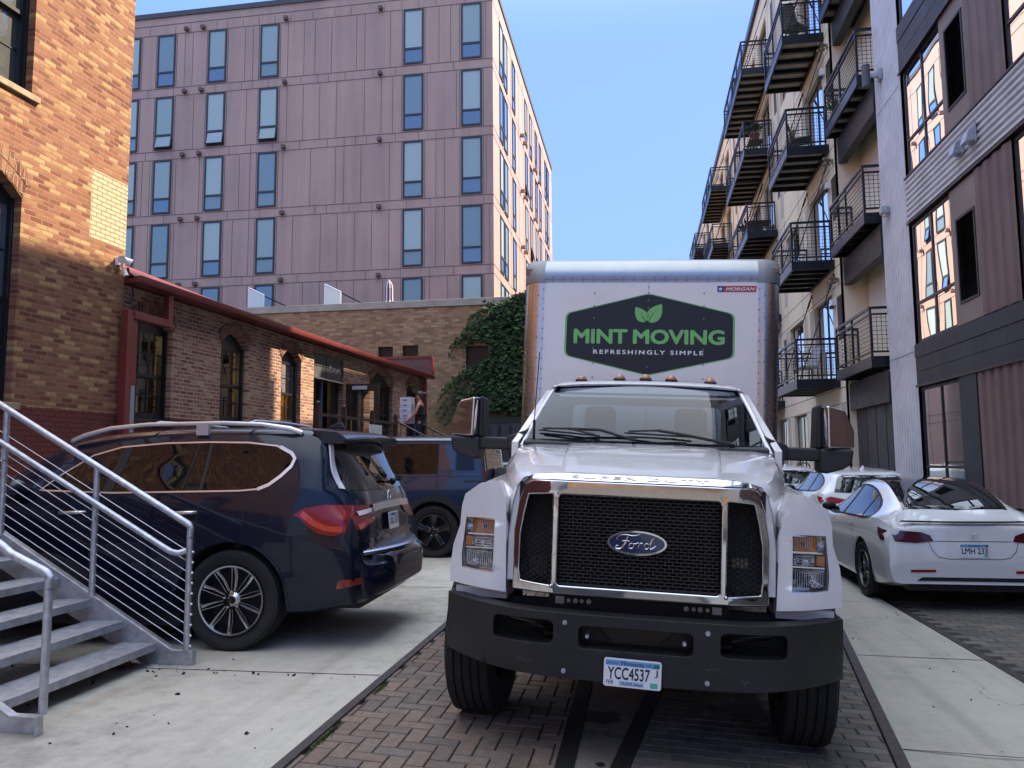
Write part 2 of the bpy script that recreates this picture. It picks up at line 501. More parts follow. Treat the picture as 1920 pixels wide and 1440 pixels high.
# joints cut across the slabs
mb = MB()
for y0, sl in ((-4.5, .0), (-1.2, .05), (3.3, -.02), (5.25, .03), (9.1, .02), (12.8, 0), (16, 0), (20, 0)):
    a, b = (-9.3, y0), (-1.88, y0 + sl*7.4)
    mb.quad((a[0],a[1],.0885), (b[0],b[1],.0885), (b[0],b[1]+.012,.0885), (a[0],a[1]+.012,.0885))
mb.quad((-5.3,-14,.0887), (-5.288,-14,.0887), (-5.288,5.3,.0887), (-5.3,5.3,.0887))
for y0 in (.9, 3.0, 4.95, 7.25, 9.9, 12.4, 15):
    l = switch_x(y0) + .04
    mb.quad((l,y0,gz(l)+.003), (2.79,y0-.03,gz(2.79)+.003), (2.79,y0-.018,gz(2.79)+.003), (l,y0+.012,gz(l)+.003))
tag(mb.build("slab_joints", m_joint), kind="structure")

# brick pavers laid as real bricks, each with a tint of its own
def paver_mat(name, stops):
    t = NT(name); t.set(Roughness=.86); t.b.inputs['Specular IOR Level'].default_value = .25
    at = t.n("ShaderNodeAttribute", attribute_name="tint")
    c = t.ramp(at.outputs['Fac'], stops)
    c = t.mix(.75, c, t.ramp(t.noise(22, 5, .7), [(.25, .5), (.65, 1.0)]), 'MULTIPLY')
    c = t.mix(t.ramp(t.noise(1.1, 4, .6), [(.5, 0.0), (.75, .55)]), c, (.035, .032, .03))
    t.l(c, t.b.inputs['Base Color']); t.bump(t.noise(70, 4, .7), .4, .004)
    return t.mat
m_pav = paver_mat("red_brown_pavers", [(0, (.17, .14, .12)), (.3, (.21, .155, .125)), (.55, (.245, .18, .14)), (.8, (.20, .165, .14)), (1, (.28, .20, .15))])
m_pav2 = paver_mat("grey_brown_pavers", [(0, (.12, .115, .105)), (.4, (.17, .155, .138)), (.75, (.19, .165, .14)), (1, (.22, .20, .175))])
def pavers(name, m, bricks, cuts, dz):
    bm = bmesh.new(); lay = bm.faces.layers.float.new("tint")
    r = random.Random(3)
    for (x, y, w, h) in bricks:
        tint = r.random(); g = .003; z = dz + r.uniform(-.0015, .0015); e = .004
        b = []
        for dx, dy, zz in ((g,g,z-.012),(w-g,g,z-.012),(w-g,h-g,z-.012),(g,h-g,z-.012),(g+e,g+e,z),(w-g-e,g+e,z),(w-g-e,h-g-e,z),(g+e,h-g-e,z)):
            b.append(bm.verts.new((x+dx, y+dy, gz(x+dx)+zz)))
        for f in ((4,5,6,7),(0,1,5,4),(1,2,6,5),(2,3,7,6),(3,0,4,7)):
            fc = bm.faces.new([b[i] for i in f]); fc[lay] = tint
    for co, no in cuts:
        bmesh.ops.bisect_plane(bm, geom=bm.verts[:]+bm.edges[:]+bm.faces[:], plane_co=co, plane_no=no, clear_outer=True)
    me = bpy.data.meshes.new(name); bm.to_mesh(me); bm.free(); me.materials.append(m)
    o = link_mesh(name, me); o["kind"] = "structure"; return o
def herring(x0, x1, y0, y1, s=.105):
    out = []
    nx = int((x1-x0)/s)+2; ny = int((y1-y0)/s)+2
    for j in range(-1, ny):
        for i in range(-2, nx):
            k = (i + j) % 4
            if k == 0: out.append((x0+i*s, y0+j*s, 2*s, s))
            elif k == 2: out.append((x0+i*s, y0+j*s, s, 2*s))
    return out
hb = []
s_ = .105
for j in range(0, int(13/s_)):          # herringbone at right angles to the lane
    for i in range(0, 16):
        k = (i - j) % 4
        if k == 0: hb.append((-1.88+i*s_, 1.6+j*s_, 2*s_, s_))
        if k == 2: hb.append((-1.88+i*s_, 1.6+j*s_ - s_, s_, 2*s_))
pavers("brick_lane", m_pav, hb, [((-1.808,0,0),(-1,0,0)), ((-.485,0,0),(1,0,0))], -.006)
rb = []
for j in range(0, 90):
    for i in range(-1, 12):
        rb.append((-.2+i*.21+(.105 if j % 2 else 0), 1.6+j*.105, .21, .105))
sd = Vector((.1476, 1, 0)).normalized(); sn = Vector((sd.y, -sd.x, 0))
pavers("paver_lane", m_pav2, rb, [((.041+.055,5.61,0), Vector((-.994,.141,0))), (Vector((.68-.045,0,0)), sn)], -.006)
pb = []
for j in range(0, 110):
    for i in range(0, 11):
        pb.append((2.88+i*.23+(.115 if j % 2 else 0), 3.5+j*.115, .23, .115))
pavers("paver_parking", m_pav2, pb, [((2.9,0,0),(-1,0,0)), ((5.0,0,0),(1,0,0))], -.006)
ground_strip("gutter_kerb", 5.0, 5.35, -4, 20.6, m_conc_r, .10, 1)

def bar(name, pts, w, m, label, dz=.004, h=.03):
    mb = MB()
    for (xa, ya), (xb, yb) in zip(pts, pts[1:]):
        vs = []
        for x, y in ((xa,ya),(xb,yb)):
            for dx in (-w/2, w/2):
                vs += [(x+dx, y, gz(x+dx)+dz-h), (x+dx, y, gz(x+dx)+dz)]
        mb.add(vs, [(1,3,7,5), (0,1,5,4), (2,6,7,3)])
    return tag(mb.build(name, m, merge=1e-4), label, "rail")
bar("steel_rail", [(-1.836,-14), (-1.836,30)], .058, m_rail, "long brown steel rail edging the pale concrete left of the truck", .008)
bar("steel_rail", [(switch_x(y), y) for y in (-14, 0, 3, 6, 9, 13, 16.5)], .07, m_rail, "slanting steel rail beside the truck's right front tyre", .008)
bar("steel_rail", [(2.84,-14), (2.84,40)], .075, M("dark_rail_steel", (.05,.042,.04), .6, .3, var=.4, vscale=15), "dark steel strip between right concrete walk and grey parking pavers", .005)
bar("rail_groove", [(-.435,-14), (-.435,30)], .10, m_slot, "straight black rail groove left of the licence plate, edging bricks", -.002)
bar("rail_groove", [(.041-.0142*100*.1476*0 + .142*(y-5.61), y) for y in (-6, 0, 3, 6, 9, 13)], .10, m_slot, "slanting black rail groove under the truck's licence plate", -.002)

# oil drips on the worn strip under the bumper, and a crack across it
mb = MB(); ro = random.Random(4)
for cx, cy, r0 in ((-.30,5.05,.11),(-.22,5.12,.05),(-.1,4.6,.03),(-.25,4.3,.025)):
    n = 20; mb.add([(cx+r0*(1+.25*ro.uniform(-1,1))*cos(2*pi*i/n), cy+r0*1.1*(1+.25*ro.uniform(-1,1))*sin(2*pi*i/n), gz(cx)-.006) for i in range(n)], [tuple(range(n))])
for y0 in (4.75, 5.5, 7.0):
    pts = [(-.385+.05*i, y0+ro.uniform(-.012,.012)) for i in range(9)]
    for (xa, ya), (xb, yb) in zip(pts, pts[1:]): mb.quad((xa,ya,gz(xa)-.0065),(xb,yb,gz(xb)-.0065),(xb,yb+.008,gz(xb)-.0065),(xa,ya+.008,gz(xa)-.0065))
tag(mb.build("pavement_stains", M("oil_stain", (.025,.022,.018), .6)), kind="structure")
# loose black bits lying on the concrete: too small and many to count
mb = MB()
for k in range(80):
    x = rnd.uniform(-5.2, -1.95); y = rnd.uniform(2.9, 5.9)
    if rnd.random() < .4: x = -5.2 + rnd.random()*3.2; y = 4.85 + .03*(x+9.3)+rnd.gauss(0, .05)+.35
    s = rnd.choice((.004,.005,.006,.007,.011))
    mb.xf = Matrix.Translation((x, y, .086+s*.4)) @ Euler((rnd.random(), rnd.random(), rnd.random()*6)).to_matrix().to_4x4()
    mb.box(-s*1.3, s*1.3, -s*.8, s*.8, -s*.5, s*.5)
for k in range(38):
    x = rnd.uniform(1.9, 2.75); y = rnd.uniform(4, 9.5); s = rnd.choice((.003,.0035,.004,.006))
    mb.xf = Matrix.Translation((x, y, -.089+s*.4)) @ Euler((rnd.random(), rnd.random(), rnd.random()*6)).to_matrix().to_4x4()
    mb.box(-s*1.3, s*1.3, -s*.8, s*.8, -s*.5, s*.5)
tag(mb.build("debris", M("debris_black", (.02,.02,.02), .9)), "small dark grit and leaf bits scattered on the pale concrete", "debris", kind="stuff")
# moss in the joint along the left rail
mb = MB()
for k in range(300):
    y = rnd.choice([4.2, 4.35, 5.2]) + rnd.gauss(0, .07); x = -1.79 + abs(rnd.gauss(0, .012)); s = rnd.uniform(.003, .009)
    mb.add([(x-s,y,gz(x)-.004),(x+s,y+s*.4,gz(x)-.004),(x+rnd.uniform(-s,s),y+rnd.uniform(-s,s),gz(x)+s*1.1)], [(0,1,2)])
tag(mb.build("moss", M("moss_green", (.06,.10,.02), .9, var=.4, vscale=30)), "short green moss growing along the left steel rail", "moss", kind="stuff")

# ------------------------------------------------------------------ brick buildings on the left (their own frame)
LROT = radians(-2.2)
LM = Matrix.Translation((-8.5, 12.6, 0)) @ Matrix.Rotation(LROT, 4, 'Z')
def lf(u, v, d): return (-d, u, v)
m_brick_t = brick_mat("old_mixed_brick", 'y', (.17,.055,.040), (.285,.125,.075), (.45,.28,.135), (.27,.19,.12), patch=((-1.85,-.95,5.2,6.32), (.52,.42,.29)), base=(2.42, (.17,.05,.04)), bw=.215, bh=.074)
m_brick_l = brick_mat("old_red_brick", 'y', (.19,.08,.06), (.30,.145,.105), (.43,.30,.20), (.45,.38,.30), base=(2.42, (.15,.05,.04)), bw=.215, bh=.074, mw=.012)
m_arch = brick_mat("arch_brick", 'y', (.12,.04,.028), (.23,.095,.055), (.34,.17,.09), (.3,.24,.18), bw=.075, bh=.21)
m_sillb = M("weathered_sill", (.30,.24,.15), .85, var=.35, vscale=8, bump=.4, bscale=40)
m_win_blk = M("black_window_frame", (.011,.013,.016), .4, var=.25, vscale=6)
m_winglass = thin_glass("window_glass", (.62,.70,.68), 1.6)
m_winglass_up = mirror_glass("old_sash_glass", (.045,.055,.055), .16, .04, 2.0)
m_redmetal = M("red_painted_metal", (.155,.024,.021), .42, .0, var=.15, vscale=3, coat=.25)
m_blind = M("cream_blind", (.42,.44,.40), .7, var=.1)

def sash_window(parent, u0, u1, v0, v1, rise, d=.16, cols=3, rt=2, rb=2, glass=None, fm=None, split=.52, name="window"):
    fm = fm or m_win_blk; glass = glass or m_winglass
    sp = v1 - rise; b = .075; mid = v0 + (sp - v0)*(1-split)
    mb = MB()
    up = rect(u0+b, u1-b, mid+.03, sp-.09); lo = rect(u0+b, u1-b, v0+.13, mid-.03)
    mb.plate(arch(u0, u1, v0, v1, rise), [up, lo], d, d+.10, lf)
    for (q, rows, dd) in ((up, rt, d+.03), (lo, rb, d+.06)):
        (a, c), (e, g) = (q[0][0], q[1][0]), (q[0][1], q[2][1])
        for i in range(1, cols):
            x = a + (c-a)*i/cols; mb.box(-dd-.03, -dd, x-.012, x+.012, e, g)
        for j in range(1, rows):
            z = e + (g-e)*j/rows; mb.box(-dd-.028, -dd-.002, a, c, z-.012, z+.012)
    # stepped jamb liners
    mb.box(-d, -d+.05, u0, u0+.03, v0, sp); mb.box(-d, -d+.05, u1-.03, u1, v0, sp); mb.box(-d, -d+.045, u0+.03, u1-.03, v0, v0+.05)
    w = mb.build(name, fm, parent)
    p = MB()
    for q, dd in ((up, d+.045), (lo, d+.075)): p.quad(lf(q[0][0],q[0][1],dd), lf(q[1][0],q[1][1],dd), lf(q[2][0],q[2][1],dd), lf(q[3][0],q[3][1],dd))
    p.build("pane", glass, w)
    return w
def arch_ring(mb, u0, u1, v1, rise, h=.24, proud=.006, n=14):
    """brick-on-edge arch lying over an opening; a slightly proud ring"""
    a = arch(u0-.02, u1+.02, 0, v1+.002, rise, n)[2:]; o = [(u, v+h) for u, v in arch(u0-.13, u1+.13, 0, v1+.01, rise, n)[2:]]
    for i in range(n):
        g = .08
        A, B, Cc, D = Vector(a[i]), Vector(a[i+1]), Vector(o[i+1]), Vector(o[i])
        c = (A+B+Cc+D)/4
        for t0, t1 in ((0, .48), (.52, 1)):
            q = [A.lerp(D, t0), B.lerp(Cc, t0), B.lerp(Cc, t1), A.lerp(D, t1)]
            cc = sum(q, Vector((0,0)))/4
            q = [cc + (p-cc)*.93 for p in q]
            mb.prism([(p.x, p.y) for p in q], lf, -proud, .02)

# tall building
tall = empty("brick_building", LM.translation, (0, 0, LROT))
tag(tall, "tall old brick building at left edge, sunlit orange above and shaded below", "building")
TW = [(-4.68, -3.17, 2.46, 5.74, .36), (-4.62, -3.1, 6.95, 9.75, .36), (-9.2,-7.7,2.46,5.74,.36), (-9.2,-7.7,6.95,9.75,.36), (-13.7,-12.2,2.46,5.74,.36), (-13.7,-12.2,6.95,9.75,.36), (-18.2,-16.7,2.46,5.74,.36), (-18.2,-16.7,6.95,9.75,.36)]
mb = MB(); mb.plate(rect(-26, -1.05, 0, 13.5), [arch(*w) for w in TW], 0, .4, lf)
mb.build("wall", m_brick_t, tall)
mb = MB(); mb.box(-14, -.41, -26, -1.06, 0, 13.4); mb.build("core", m_dark, tall)
mb = MB(); mb.box(-14, -.0, -1.049, -1.02, 0, 13.5); mb.build("end_wall", m_brick_t, tall)
mb = MB(); mb.box(-14.2, .14, -26.1, -.95, 13.5, 13.8); mb.build("cornice", m_sillb, tall, bevel=.02)
for w in TW:
    sash_window(tall, *w, d=.17, cols=2, rt=2, rb=2, glass=m_winglass_up, split=.5)
    mb = MB(); mb.box(-.16, .05, w[0]-.1, w[1]+.12, w[2]-.10, w[2]-.002); mb.build("sill", m_sillb, tall, bevel=.012)
    mb = MB(); arch_ring(mb, w[0], w[1], w[3], w[4], h=.34); mb.build("window_arch", m_arch, tall)
# low building
low = empty("brick_building", LM.translation, (0, 0, LROT))
tag(low, "long low brick building with red gutter and arched windows behind the parked cars", "building")
LW = [(-.66, .38, 2.36, 4.28, .26), (1.96, 3.0, 2.43, 4.32, .26), (4.48, 5.47, 2.49, 4.32, .26), (9.97, 11.96, 2.2, 4.40, .36), (13.33, 14.5, 2.3, 4.36, .34)]
mb = MB(); mb.plate(rect(-1.02, 15.45, 0, 4.62), [arch(*w) for w in LW] + [rect(6.18, 8.04, 1.62, 4.44)], .04, .40, lf)
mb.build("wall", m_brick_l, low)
for k, w in enumerate(LW):
    sash_window(low, *w, d=.20, cols=4 if k == 3 else 3, rt=2, rb=2, glass=m_winglass)
    mb = MB(); arch_ring(mb, w[0], w[1], w[3], w[4], h=.22, proud=-.034); mb.build("window_arch", m_arch, low)
    mb = MB(); mb.box(-.2, .01, w[0]-.04, w[1]+.04, w[2]-.09, w[2]-.002); mb.build("sill", m_win_blk, low, bevel=.008)
mb = MB(); mb.box(-12, .02, -1.0, 15.45, 4.72, 4.80); mb.build("roof", M("roof_membrane", (.12,.10,.10), .8), low)
mb = MB(); mb.box(-.36, .158, -1.0, 15.5, 4.64, 4.715); mb.build("soffit", m_redmetal, low)
mb = MB(); mb.xf = None
prof = [(.16, 4.635), (.29, 4.635), (.31, 4.69), (.31, 4.755), (.16, 4.755)]
mb.prism([(p[0], p[1]) for p in prof], lambda u, v, d: (u, d, v), -1.0, 15.55); mb.build("gutter", m_redmetal, low, bevel=.008)
mb = MB(); mb.add([(.155,-1,4.765),(.155,7,4.765),(-.2,-1,5.02),(-.2,7,4.80),(-.3,-1,4.7),(-.3,7,4.7)], [(0,1,3,2),(2,3,5,4),(0,2,4),(1,5,3),(0,4,5,1)]); mb.build("flashing", m_redmetal, low)
mb = MB(); mb.box(-6, .28, 15.2, 15.34, 4.80, 5.42); mb.build("parapet", M("brown_board", (.11,.05,.05), .7, var=.2), low)
mb = MB(); mb.box(-6.02, .30, 15.17, 15.36, 5.42, 5.50); mb.box(.282, .34, 15.17, 15.36, 4.77, 5.42); mb.build("parapet_cap", m_redmetal, low)
# downspouts
mb = MB()
mb.box(.10, .22, -.11, .01, 4.02, 4.60); mb.box(.10, .22, -1.0, -.112, 4.02, 4.15); mb.box(.06, .20, -1.14, -1.002, 1.0, 4.15); mb.box(.075, .185, -.99, -.87, 2.9, 4.018)
mb.build("downspout", m_redmetal, low, bevel=.008)
mb = MB(); mb.box(.08, .18, -.985, -.875, .2, 2.898); mb.build("downspout", M("grey_painted_duct", (.24,.28,.35), .5), low, bevel=.008)
mb = MB(); mb.box(.08, .2, 14.75, 14.9, .3, 4.6); mb.build("downspout", m_redmetal, low, bevel=.008)
# interior seen through the panes
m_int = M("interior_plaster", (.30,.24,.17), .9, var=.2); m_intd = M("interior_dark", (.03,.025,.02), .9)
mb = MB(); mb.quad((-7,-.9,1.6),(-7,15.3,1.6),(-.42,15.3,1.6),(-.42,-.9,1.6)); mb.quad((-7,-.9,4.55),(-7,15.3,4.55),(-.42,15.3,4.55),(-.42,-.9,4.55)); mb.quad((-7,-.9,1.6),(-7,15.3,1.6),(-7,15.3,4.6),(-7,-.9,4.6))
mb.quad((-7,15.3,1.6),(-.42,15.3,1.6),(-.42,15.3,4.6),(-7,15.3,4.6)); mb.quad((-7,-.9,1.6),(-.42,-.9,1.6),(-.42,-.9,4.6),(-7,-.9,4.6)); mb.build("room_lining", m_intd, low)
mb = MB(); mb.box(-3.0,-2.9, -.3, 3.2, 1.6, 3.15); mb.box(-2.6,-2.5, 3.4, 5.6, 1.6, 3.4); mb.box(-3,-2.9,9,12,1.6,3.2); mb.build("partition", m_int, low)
mb = MB(); mb.box(-1.6,-1.5, 6.95, 7.6, 1.6, 3.9); mb.build("partition", M("ochre_wall", (.55,.27,.04), .8), low)
m_bulb = M("lit_bulb", (1,.8,.5), .4, emit=((1,.66,.30), 55))
m_bulbw = M("lamp_cord", (.02,.02,.02), .6)
for k, (x, y, z) in enumerate([(-1.0,-.45,3.93), (-1.2,.35,3.9), (-2.2,.75,4.0), (-1.4,-.2,3.3), (-2.4,.6,3.35), (-1.2,2.1,3.6), (-1.6,3.1,3.85), (-1.3,2.0,3.25), (-.95,7.1,3.45)]):
    h = empty("pendant_lamp", LM @ Vector((x, y, z)))
    tag(h, "small warm pendant bulb glowing inside the low brick building's windows", "lamp", group="pendant bulbs inside the brick building")
    mb = MB(); mb.ball((0,0,0), .038, 8, 5, (1,1,.6)); mb.build("bulb", m_bulb, h, smooth=60)
    mb = MB(); mb.cyl((0,0,.03), (0,0,4.55-z), .005, 6); mb.cyl((0,0,.02), (0,0,.07), .03, 8, .012); mb.build("cord", m_bulbw, h)
# storefront: sign board, glazed door, open leaf
mb = MB(); mb.box(-.30,-.10, 6.19, 8.03, 3.80, 4.43); mb.build("sign_board", M("grey_board", (.075,.082,.088), .5, var=.15), low, bevel=.006)
mb = MB(); mb.box(-.098,-.088, 7.02, 7.035, 3.8, 4.43); mb.box(-.1,-.088, 6.2, 8.03, 4.12, 4.13); mb.build("board_seam", m_dark, low)
mb = MB(); mb.box(-.34,-.02, 6.18, 8.04, 3.755, 3.798); mb.build("door_lintel", m_alu, low)
mb = MB()
sq = [(.03, 6.98+.6*t, 4.06+.055*sin(t*16)*(1-.4*t)) for t in [i/40 for i in range(41)]]
mb.tube(sq, .012, 6); mb.tube([(.03,7.0,4.0),(.03,6.97,4.08),(.03,7.03,4.15),(.03,7.12,4.13)], .012, 6); mb.box(-.09,.02,7.2,7.22,4.0,4.02); mb.build("sign_script", M("pale_sign_metal", (.45,.47,.52), .3, .6), low)
mb = MB(); mb.plate(rect(6.20, 6.78, 1.66, 3.75), [rect(6.28, 6.70, 1.85, 3.62)], .22, .28, lf); mb.box(-.30,-.16, 6.80, 6.92, 1.66, 3.75); mb.box(-.30,-.2, 7.55, 8.03, 1.66, 3.75)
dfr = mb.build("door_frame", m_blackmetal, low)
mb = MB(); mb.quad(lf(6.28,1.85,.25), lf(6.70,1.85,.25), lf(6.70,3.62,.25), lf(6.28,3.62,.25)); mb.build("pane", m_winglass, dfr)
mb = MB(); mb.box(-.158,-.12, 6.81, 6.90, 1.66, 3.74); mb.build("post", M("blue_paint", (.02,.05,.13), .4), low)
leaf = MB(); leaf.plate(rect(.02, 1.02, 1.70, 3.76), [rect(.17, .86, 1.95, 3.55)], 0, .05, lambda u, v, d: (u, 8.06+d, v))
lfo = leaf.build("door", M("brown_black_door", (.022,.014,.012), .4), low)
mb = MB(); mb.quad((.17,8.08,1.95),(.86,8.08,1.95),(.86,8.08,3.55),(.17,8.08,3.55)); mb.build("pane", mirror_glass("door_glass", (.02,.02,.02), .35, .05, 3), lfo)
mb = MB(); mb.box(.22,.66, 8.035, 8.058, 3.60, 3.70); mb.build("closer_plate", M("pale_plate", (.5,.5,.55), .4), lfo)

# porch, railing and steps of the low building
m_brown = M("brown_railing_paint", (.035,.018,.015), .5, var=.3, vscale=6)
porch = empty("entrance_porch", LM.translation, (0, 0, LROT)); tag(porch, "raised entrance porch with brown iron railing and steps down to the alley", "porch")
mb = MB(); mb.box(.03, 1.7, 3.0, 10.6, .1, 1.80); mb.box(1.701, 2.15, 7.95, 10.05, .1, 1.80); mb.build("deck", M("porch_deck", (.10,.085,.075), .85, var=.25), porch)
for y in (3.05, 4.4, 6.12, 7.80, 10.15): mb = MB(); mb.box(1.55,1.65,y-.05,y+.05,1.801,2.80); mb.ball((1.6,y,2.84),.06,8,6); mb.build("post", m_brown, porch)
mb = MB(); mb.box(1.57,1.63,3.1,7.75,2.58,2.64); mb.box(1.58,1.62,3.1,7.75,1.75,1.79); mb.box(1.585,1.615,3.1,6.1,2.28,2.30); mb.box(1.585,1.615,3.1,6.1,2.1,2.12)
for k in range(9):
    y = 6.25+k*.17; mb.cyl((1.6,y,1.78),(1.6,y,2.58),.011,6)
    for zc in (2.0, 2.3): mb.tube([(1.6, y+.085+.07*cos(a), zc+.12*sin(a)) for a in [2*pi*i/12 for i in range(13)]], .009, 5)
mb.build("railing", m_brown, porch)
for yy in (7.85, 10.15):
    mb = MB(); mb.tube([(1.6,yy,2.69),(3.3,yy,1.80),(4.9,yy,.97)], .028, 8)
    for k in range(15):
        t = k/14; x = 1.72+t*3.0; zt = 2.69-(x-1.6)*.522; mb.cyl((x,yy,zt-.85),(x,yy,zt),.011,6)
    mb.tube([(1.6,yy,1.86),(4.75,yy,.22)], .018, 6)
    mb.build("handrail", m_brown, porch)
mb = MB()
for k in range(10): mb.box(2.151+k*.29, 2.15+(k+1)*.29, 7.95, 10.05, .08, 1.80-(k+1)*.155)
mb.build("steps", M("step_concrete", (.16,.14,.12), .85, var=.2), porch)
# white crates by the railing
for k in range(3):
    c = LM @ Vector((1.72, 5.78+.26*k, 0))
    o = MB().box(-.03,.03,-.105,.105,1.62,2.50)
    for j in range(1, 6): o.box(.03,.034,-.105,.105,1.62+j*.15,1.63+j*.15)
    ob = o.build("menu_panel", M("white_panel", (.62,.66,.68), .5), None, bevel=.004); ob.location = (c.x, c.y, 0); ob.rotation_euler = (0, 0, LROT)
    tag(ob, "narrow white panel leaning on the porch railing", "panel", group="white panels on the porch railing")
# corner flood lamp
fl = empty("security_lamp", LM @ Vector((.02, -1.2, 4.95))); tag(fl, "white security floodlight on the corner of the tall brick building", "wall lamp")
mb = MB(); mb.box(-.02,.05,-.06,.06,-.07,.07); mb.cyl((.03,0,-.02),(.1,.02,-.16),.018,8); mb.build("mount", m_white, fl, bevel=.006)
for s in (-1, 1):
    mb = MB(); mb.cyl((.06,s*.03,.06),(.15,s*.12,.0),.035,12,.065); mb.build("lamp_head", m_white, fl, smooth=40)
mb = MB(); mb.cyl((.1,.02,-.14),(.13,.03,-.24),.03,10,.045); mb.build("sensor", m_white, fl, smooth=40)
# black conduit down the corner
mb = MB(); mb.tube([(.04,-1.0,4.9),(.06,-.93,4.7),(.08,-.88,4.45),(.05,-1.0,4.3)], .02, 6); o = mb.build("drain_elbow", m_black); o.location = LM.translation; o.rotation_euler = (0,0,LROT); tag(o, "black pipe elbow at the corner where the gutter meets tall brick wall", "pipe")

# ------------------------------------------------------------------ brick building behind the camera (seen in reflections)
back = empty("brick_building", (10, -36, 0)); tag(back, "sunlit brick building behind the viewer, down the alley, mirrored in the chrome grille", "building")
m_brick_b = brick_mat("tan_red_brick", 'x', (.16,.07,.04), (.36,.20,.10), (.50,.33,.17), (.3,.24,.18))
BW = [rect(x, x+1.3, z, z+2.1) for x in (-12.5,-9.2,-5.9,-2.6,.7) for z in (1.8, 5.4, 9)]
mb = MB(); mb.plate(rect(-16, 4, 0, 12.5), BW, 0, .3, lambda u, v, d: (u, -d, v)); mb.build("wall", m_brick_b, back)
for w in BW:
    mb = MB(); mb.plate(w, [rect(w[0][0]+.08, w[1][0]-.08, w[0][1]+.08, w[2][1]-.08)], .12, .2, lambda u, v, d: (u, -d, v)); x = (w[0][0]+w[1][0])/2; mb.box(x-.02,x+.02,-.19,-.13,w[0][1],w[2][1]); z = (w[0][1]+w[2][1])/2; mb.box(w[0][0],w[1][0],-.19,-.13,z-.03,z+.03)
    f = mb.build("window", m_win_blk, back)
    mb = MB(); mb.quad((w[0][0],-.17,w[0][1]),(w[1][0],-.17,w[0][1]),(w[2][0],-.17,w[2][1]),(w[0][0],-.17,w[2][1])); mb.build("pane", m_winglass_up, f)
mb = MB(); mb.box(-16,4,-12,-.31,0,12.4); mb.build("core", m_dark, back)

# ------------------------------------------------------------------ tan brick building with ivy
m_brick_n = brick_mat("tan_brick", 'x', (.25,.145,.08), (.36,.22,.115), (.47,.32,.18), (.28,.20,.13), bw=.30, bh=.105, mw=.011, bump=.35)
tan = empty("brick_building", (0, 31, 0)); tag(tan, "tan brick building with grey coping below the pink block", "building")
tf = lambda u, v, d: (u, d, v)
NW = [rect(-9.78,-9.1,5.72,6.4), rect(-7.05,-6.1,4.85,6.3), rect(-10.85,-10.2,5.72,6.38), rect(-13.5,-12.8,5.72,6.4)]
mb = MB(); mb.plate(rect(-42, -3.2, 0, 8.0), NW, 0, .35, tf); mb.build("wall", m_brick_n, tan)
mb = MB(); mb.box(-42,-3.2,.36,4.9,0,7.4); mb.build("core", m_dark, tan)
mb = MB(); mb.box(-3.2,-3.0,0,4.9,0,8.0); mb.build("side_wall", m_brick_n, tan)
mb = MB(); mb.box(-42.05,-2.95,-.05,.40,8.0,8.30); mb.build("coping", M("coping_stone", (.33,.30,.25), .85, var=.2, vscale=1.5), tan, bevel=.015)
for w in NW:
    mb = MB(); mb.plate(w, [rect(w[0][0]+.05,w[1][0]-.05,w[0][1]+.05,w[2][1]-.05)], .10, .18, tf)
    n = int((w[2][1]-w[0][1])/.09)
    for k in range(1, n): z = w[0][1]+k*.09; mb.box(w[0][0]+.04,w[1][0]-.04,.13,.16,z-.02,z+.02)
    f = mb.build("window", m_blackmetal, tan); mb = MB(); mb.quad((w[0][0],.19,w[0][1]),(w[1][0],.19,w[0][1]),(w[2][0],.19,w[2][1]),(w[3][0],.19,w[3][1])); mb.build("pane", M("dim_pane", (.06,.045,.025), .3), f)
# terrace dividers and folded parasol on the tan roof
m_div = M("frosted_panel", (.62,.70,.68), .35)
for k, x in enumerate((-17.4, -13.75)):
    e = empty("terrace_divider", (x, 32.1, 0)); tag(e, ["white framed divider panel at the left end of the tan roof terrace", "second white divider panel on the tan roof, nearer the folded parasol"][k], "divider", group="divider panels on the roof terrace")
    mb = MB(); mb.prism([(0,7.5),(.72,7.5),(.72,9.08),(0,9.44)], tf, .02, .05); mb.build("panel", m_div, e)
    mb = MB()
    for a, b in (((0,7.5),(0,9.46)), ((0,9.46),(.74,9.09)), ((.74,9.09),(.74,7.5))): mb.cyl((a[0],.03,a[1]),(b[0],.03,b[1]),.035,6)
    mb.build("frame", m_white, e)
    mb = MB(); mb.cyl((.74,.03,9.05),(1.35,1.2,8.75),.025,6); mb.cyl((1.35,1.2,8.75),(1.35,1.2,7.5),.025,6); mb.build("rail", m_blackmetal, e)
um = empty("parasol", (-10.8, 32.2, 7.4)); tag(um, "folded purple and white parasol standing on the tan roof terrace", "parasol")
mb = MB()
for k in range(16):
    a0, a1 = 2*pi*k/16, 2*pi*(k+1)/16; mb.m = k % 2
    r0, r1, r2 = .05, .16+.02*(k % 3), .24+.05*(k % 2)
    pr = [(.03, 2.15), (.15, 1.95), (.19, 1.75), (.20, 1.2), (r2*1.3, .62+.1*(k % 2))]
    for (ra, za), (rb2, zb) in zip(pr, pr[1:]):
        mb.quad((ra*cos(a0),ra*sin(a0),za),(ra*cos(a1),ra*sin(a1),za),(rb2*cos(a1),rb2*sin(a1),zb),(rb2*cos(a0),rb2*sin(a0),zb))
mb.build("canopy", [M("purple_canvas", (.03,.018,.05), .9), M("white_canvas", (.55,.48,.55), .9)], um)
mb = MB(); mb.cyl((0,0,0),(0,0,2.15),.025,8); mb.build("pole", m_blackmetal, um)
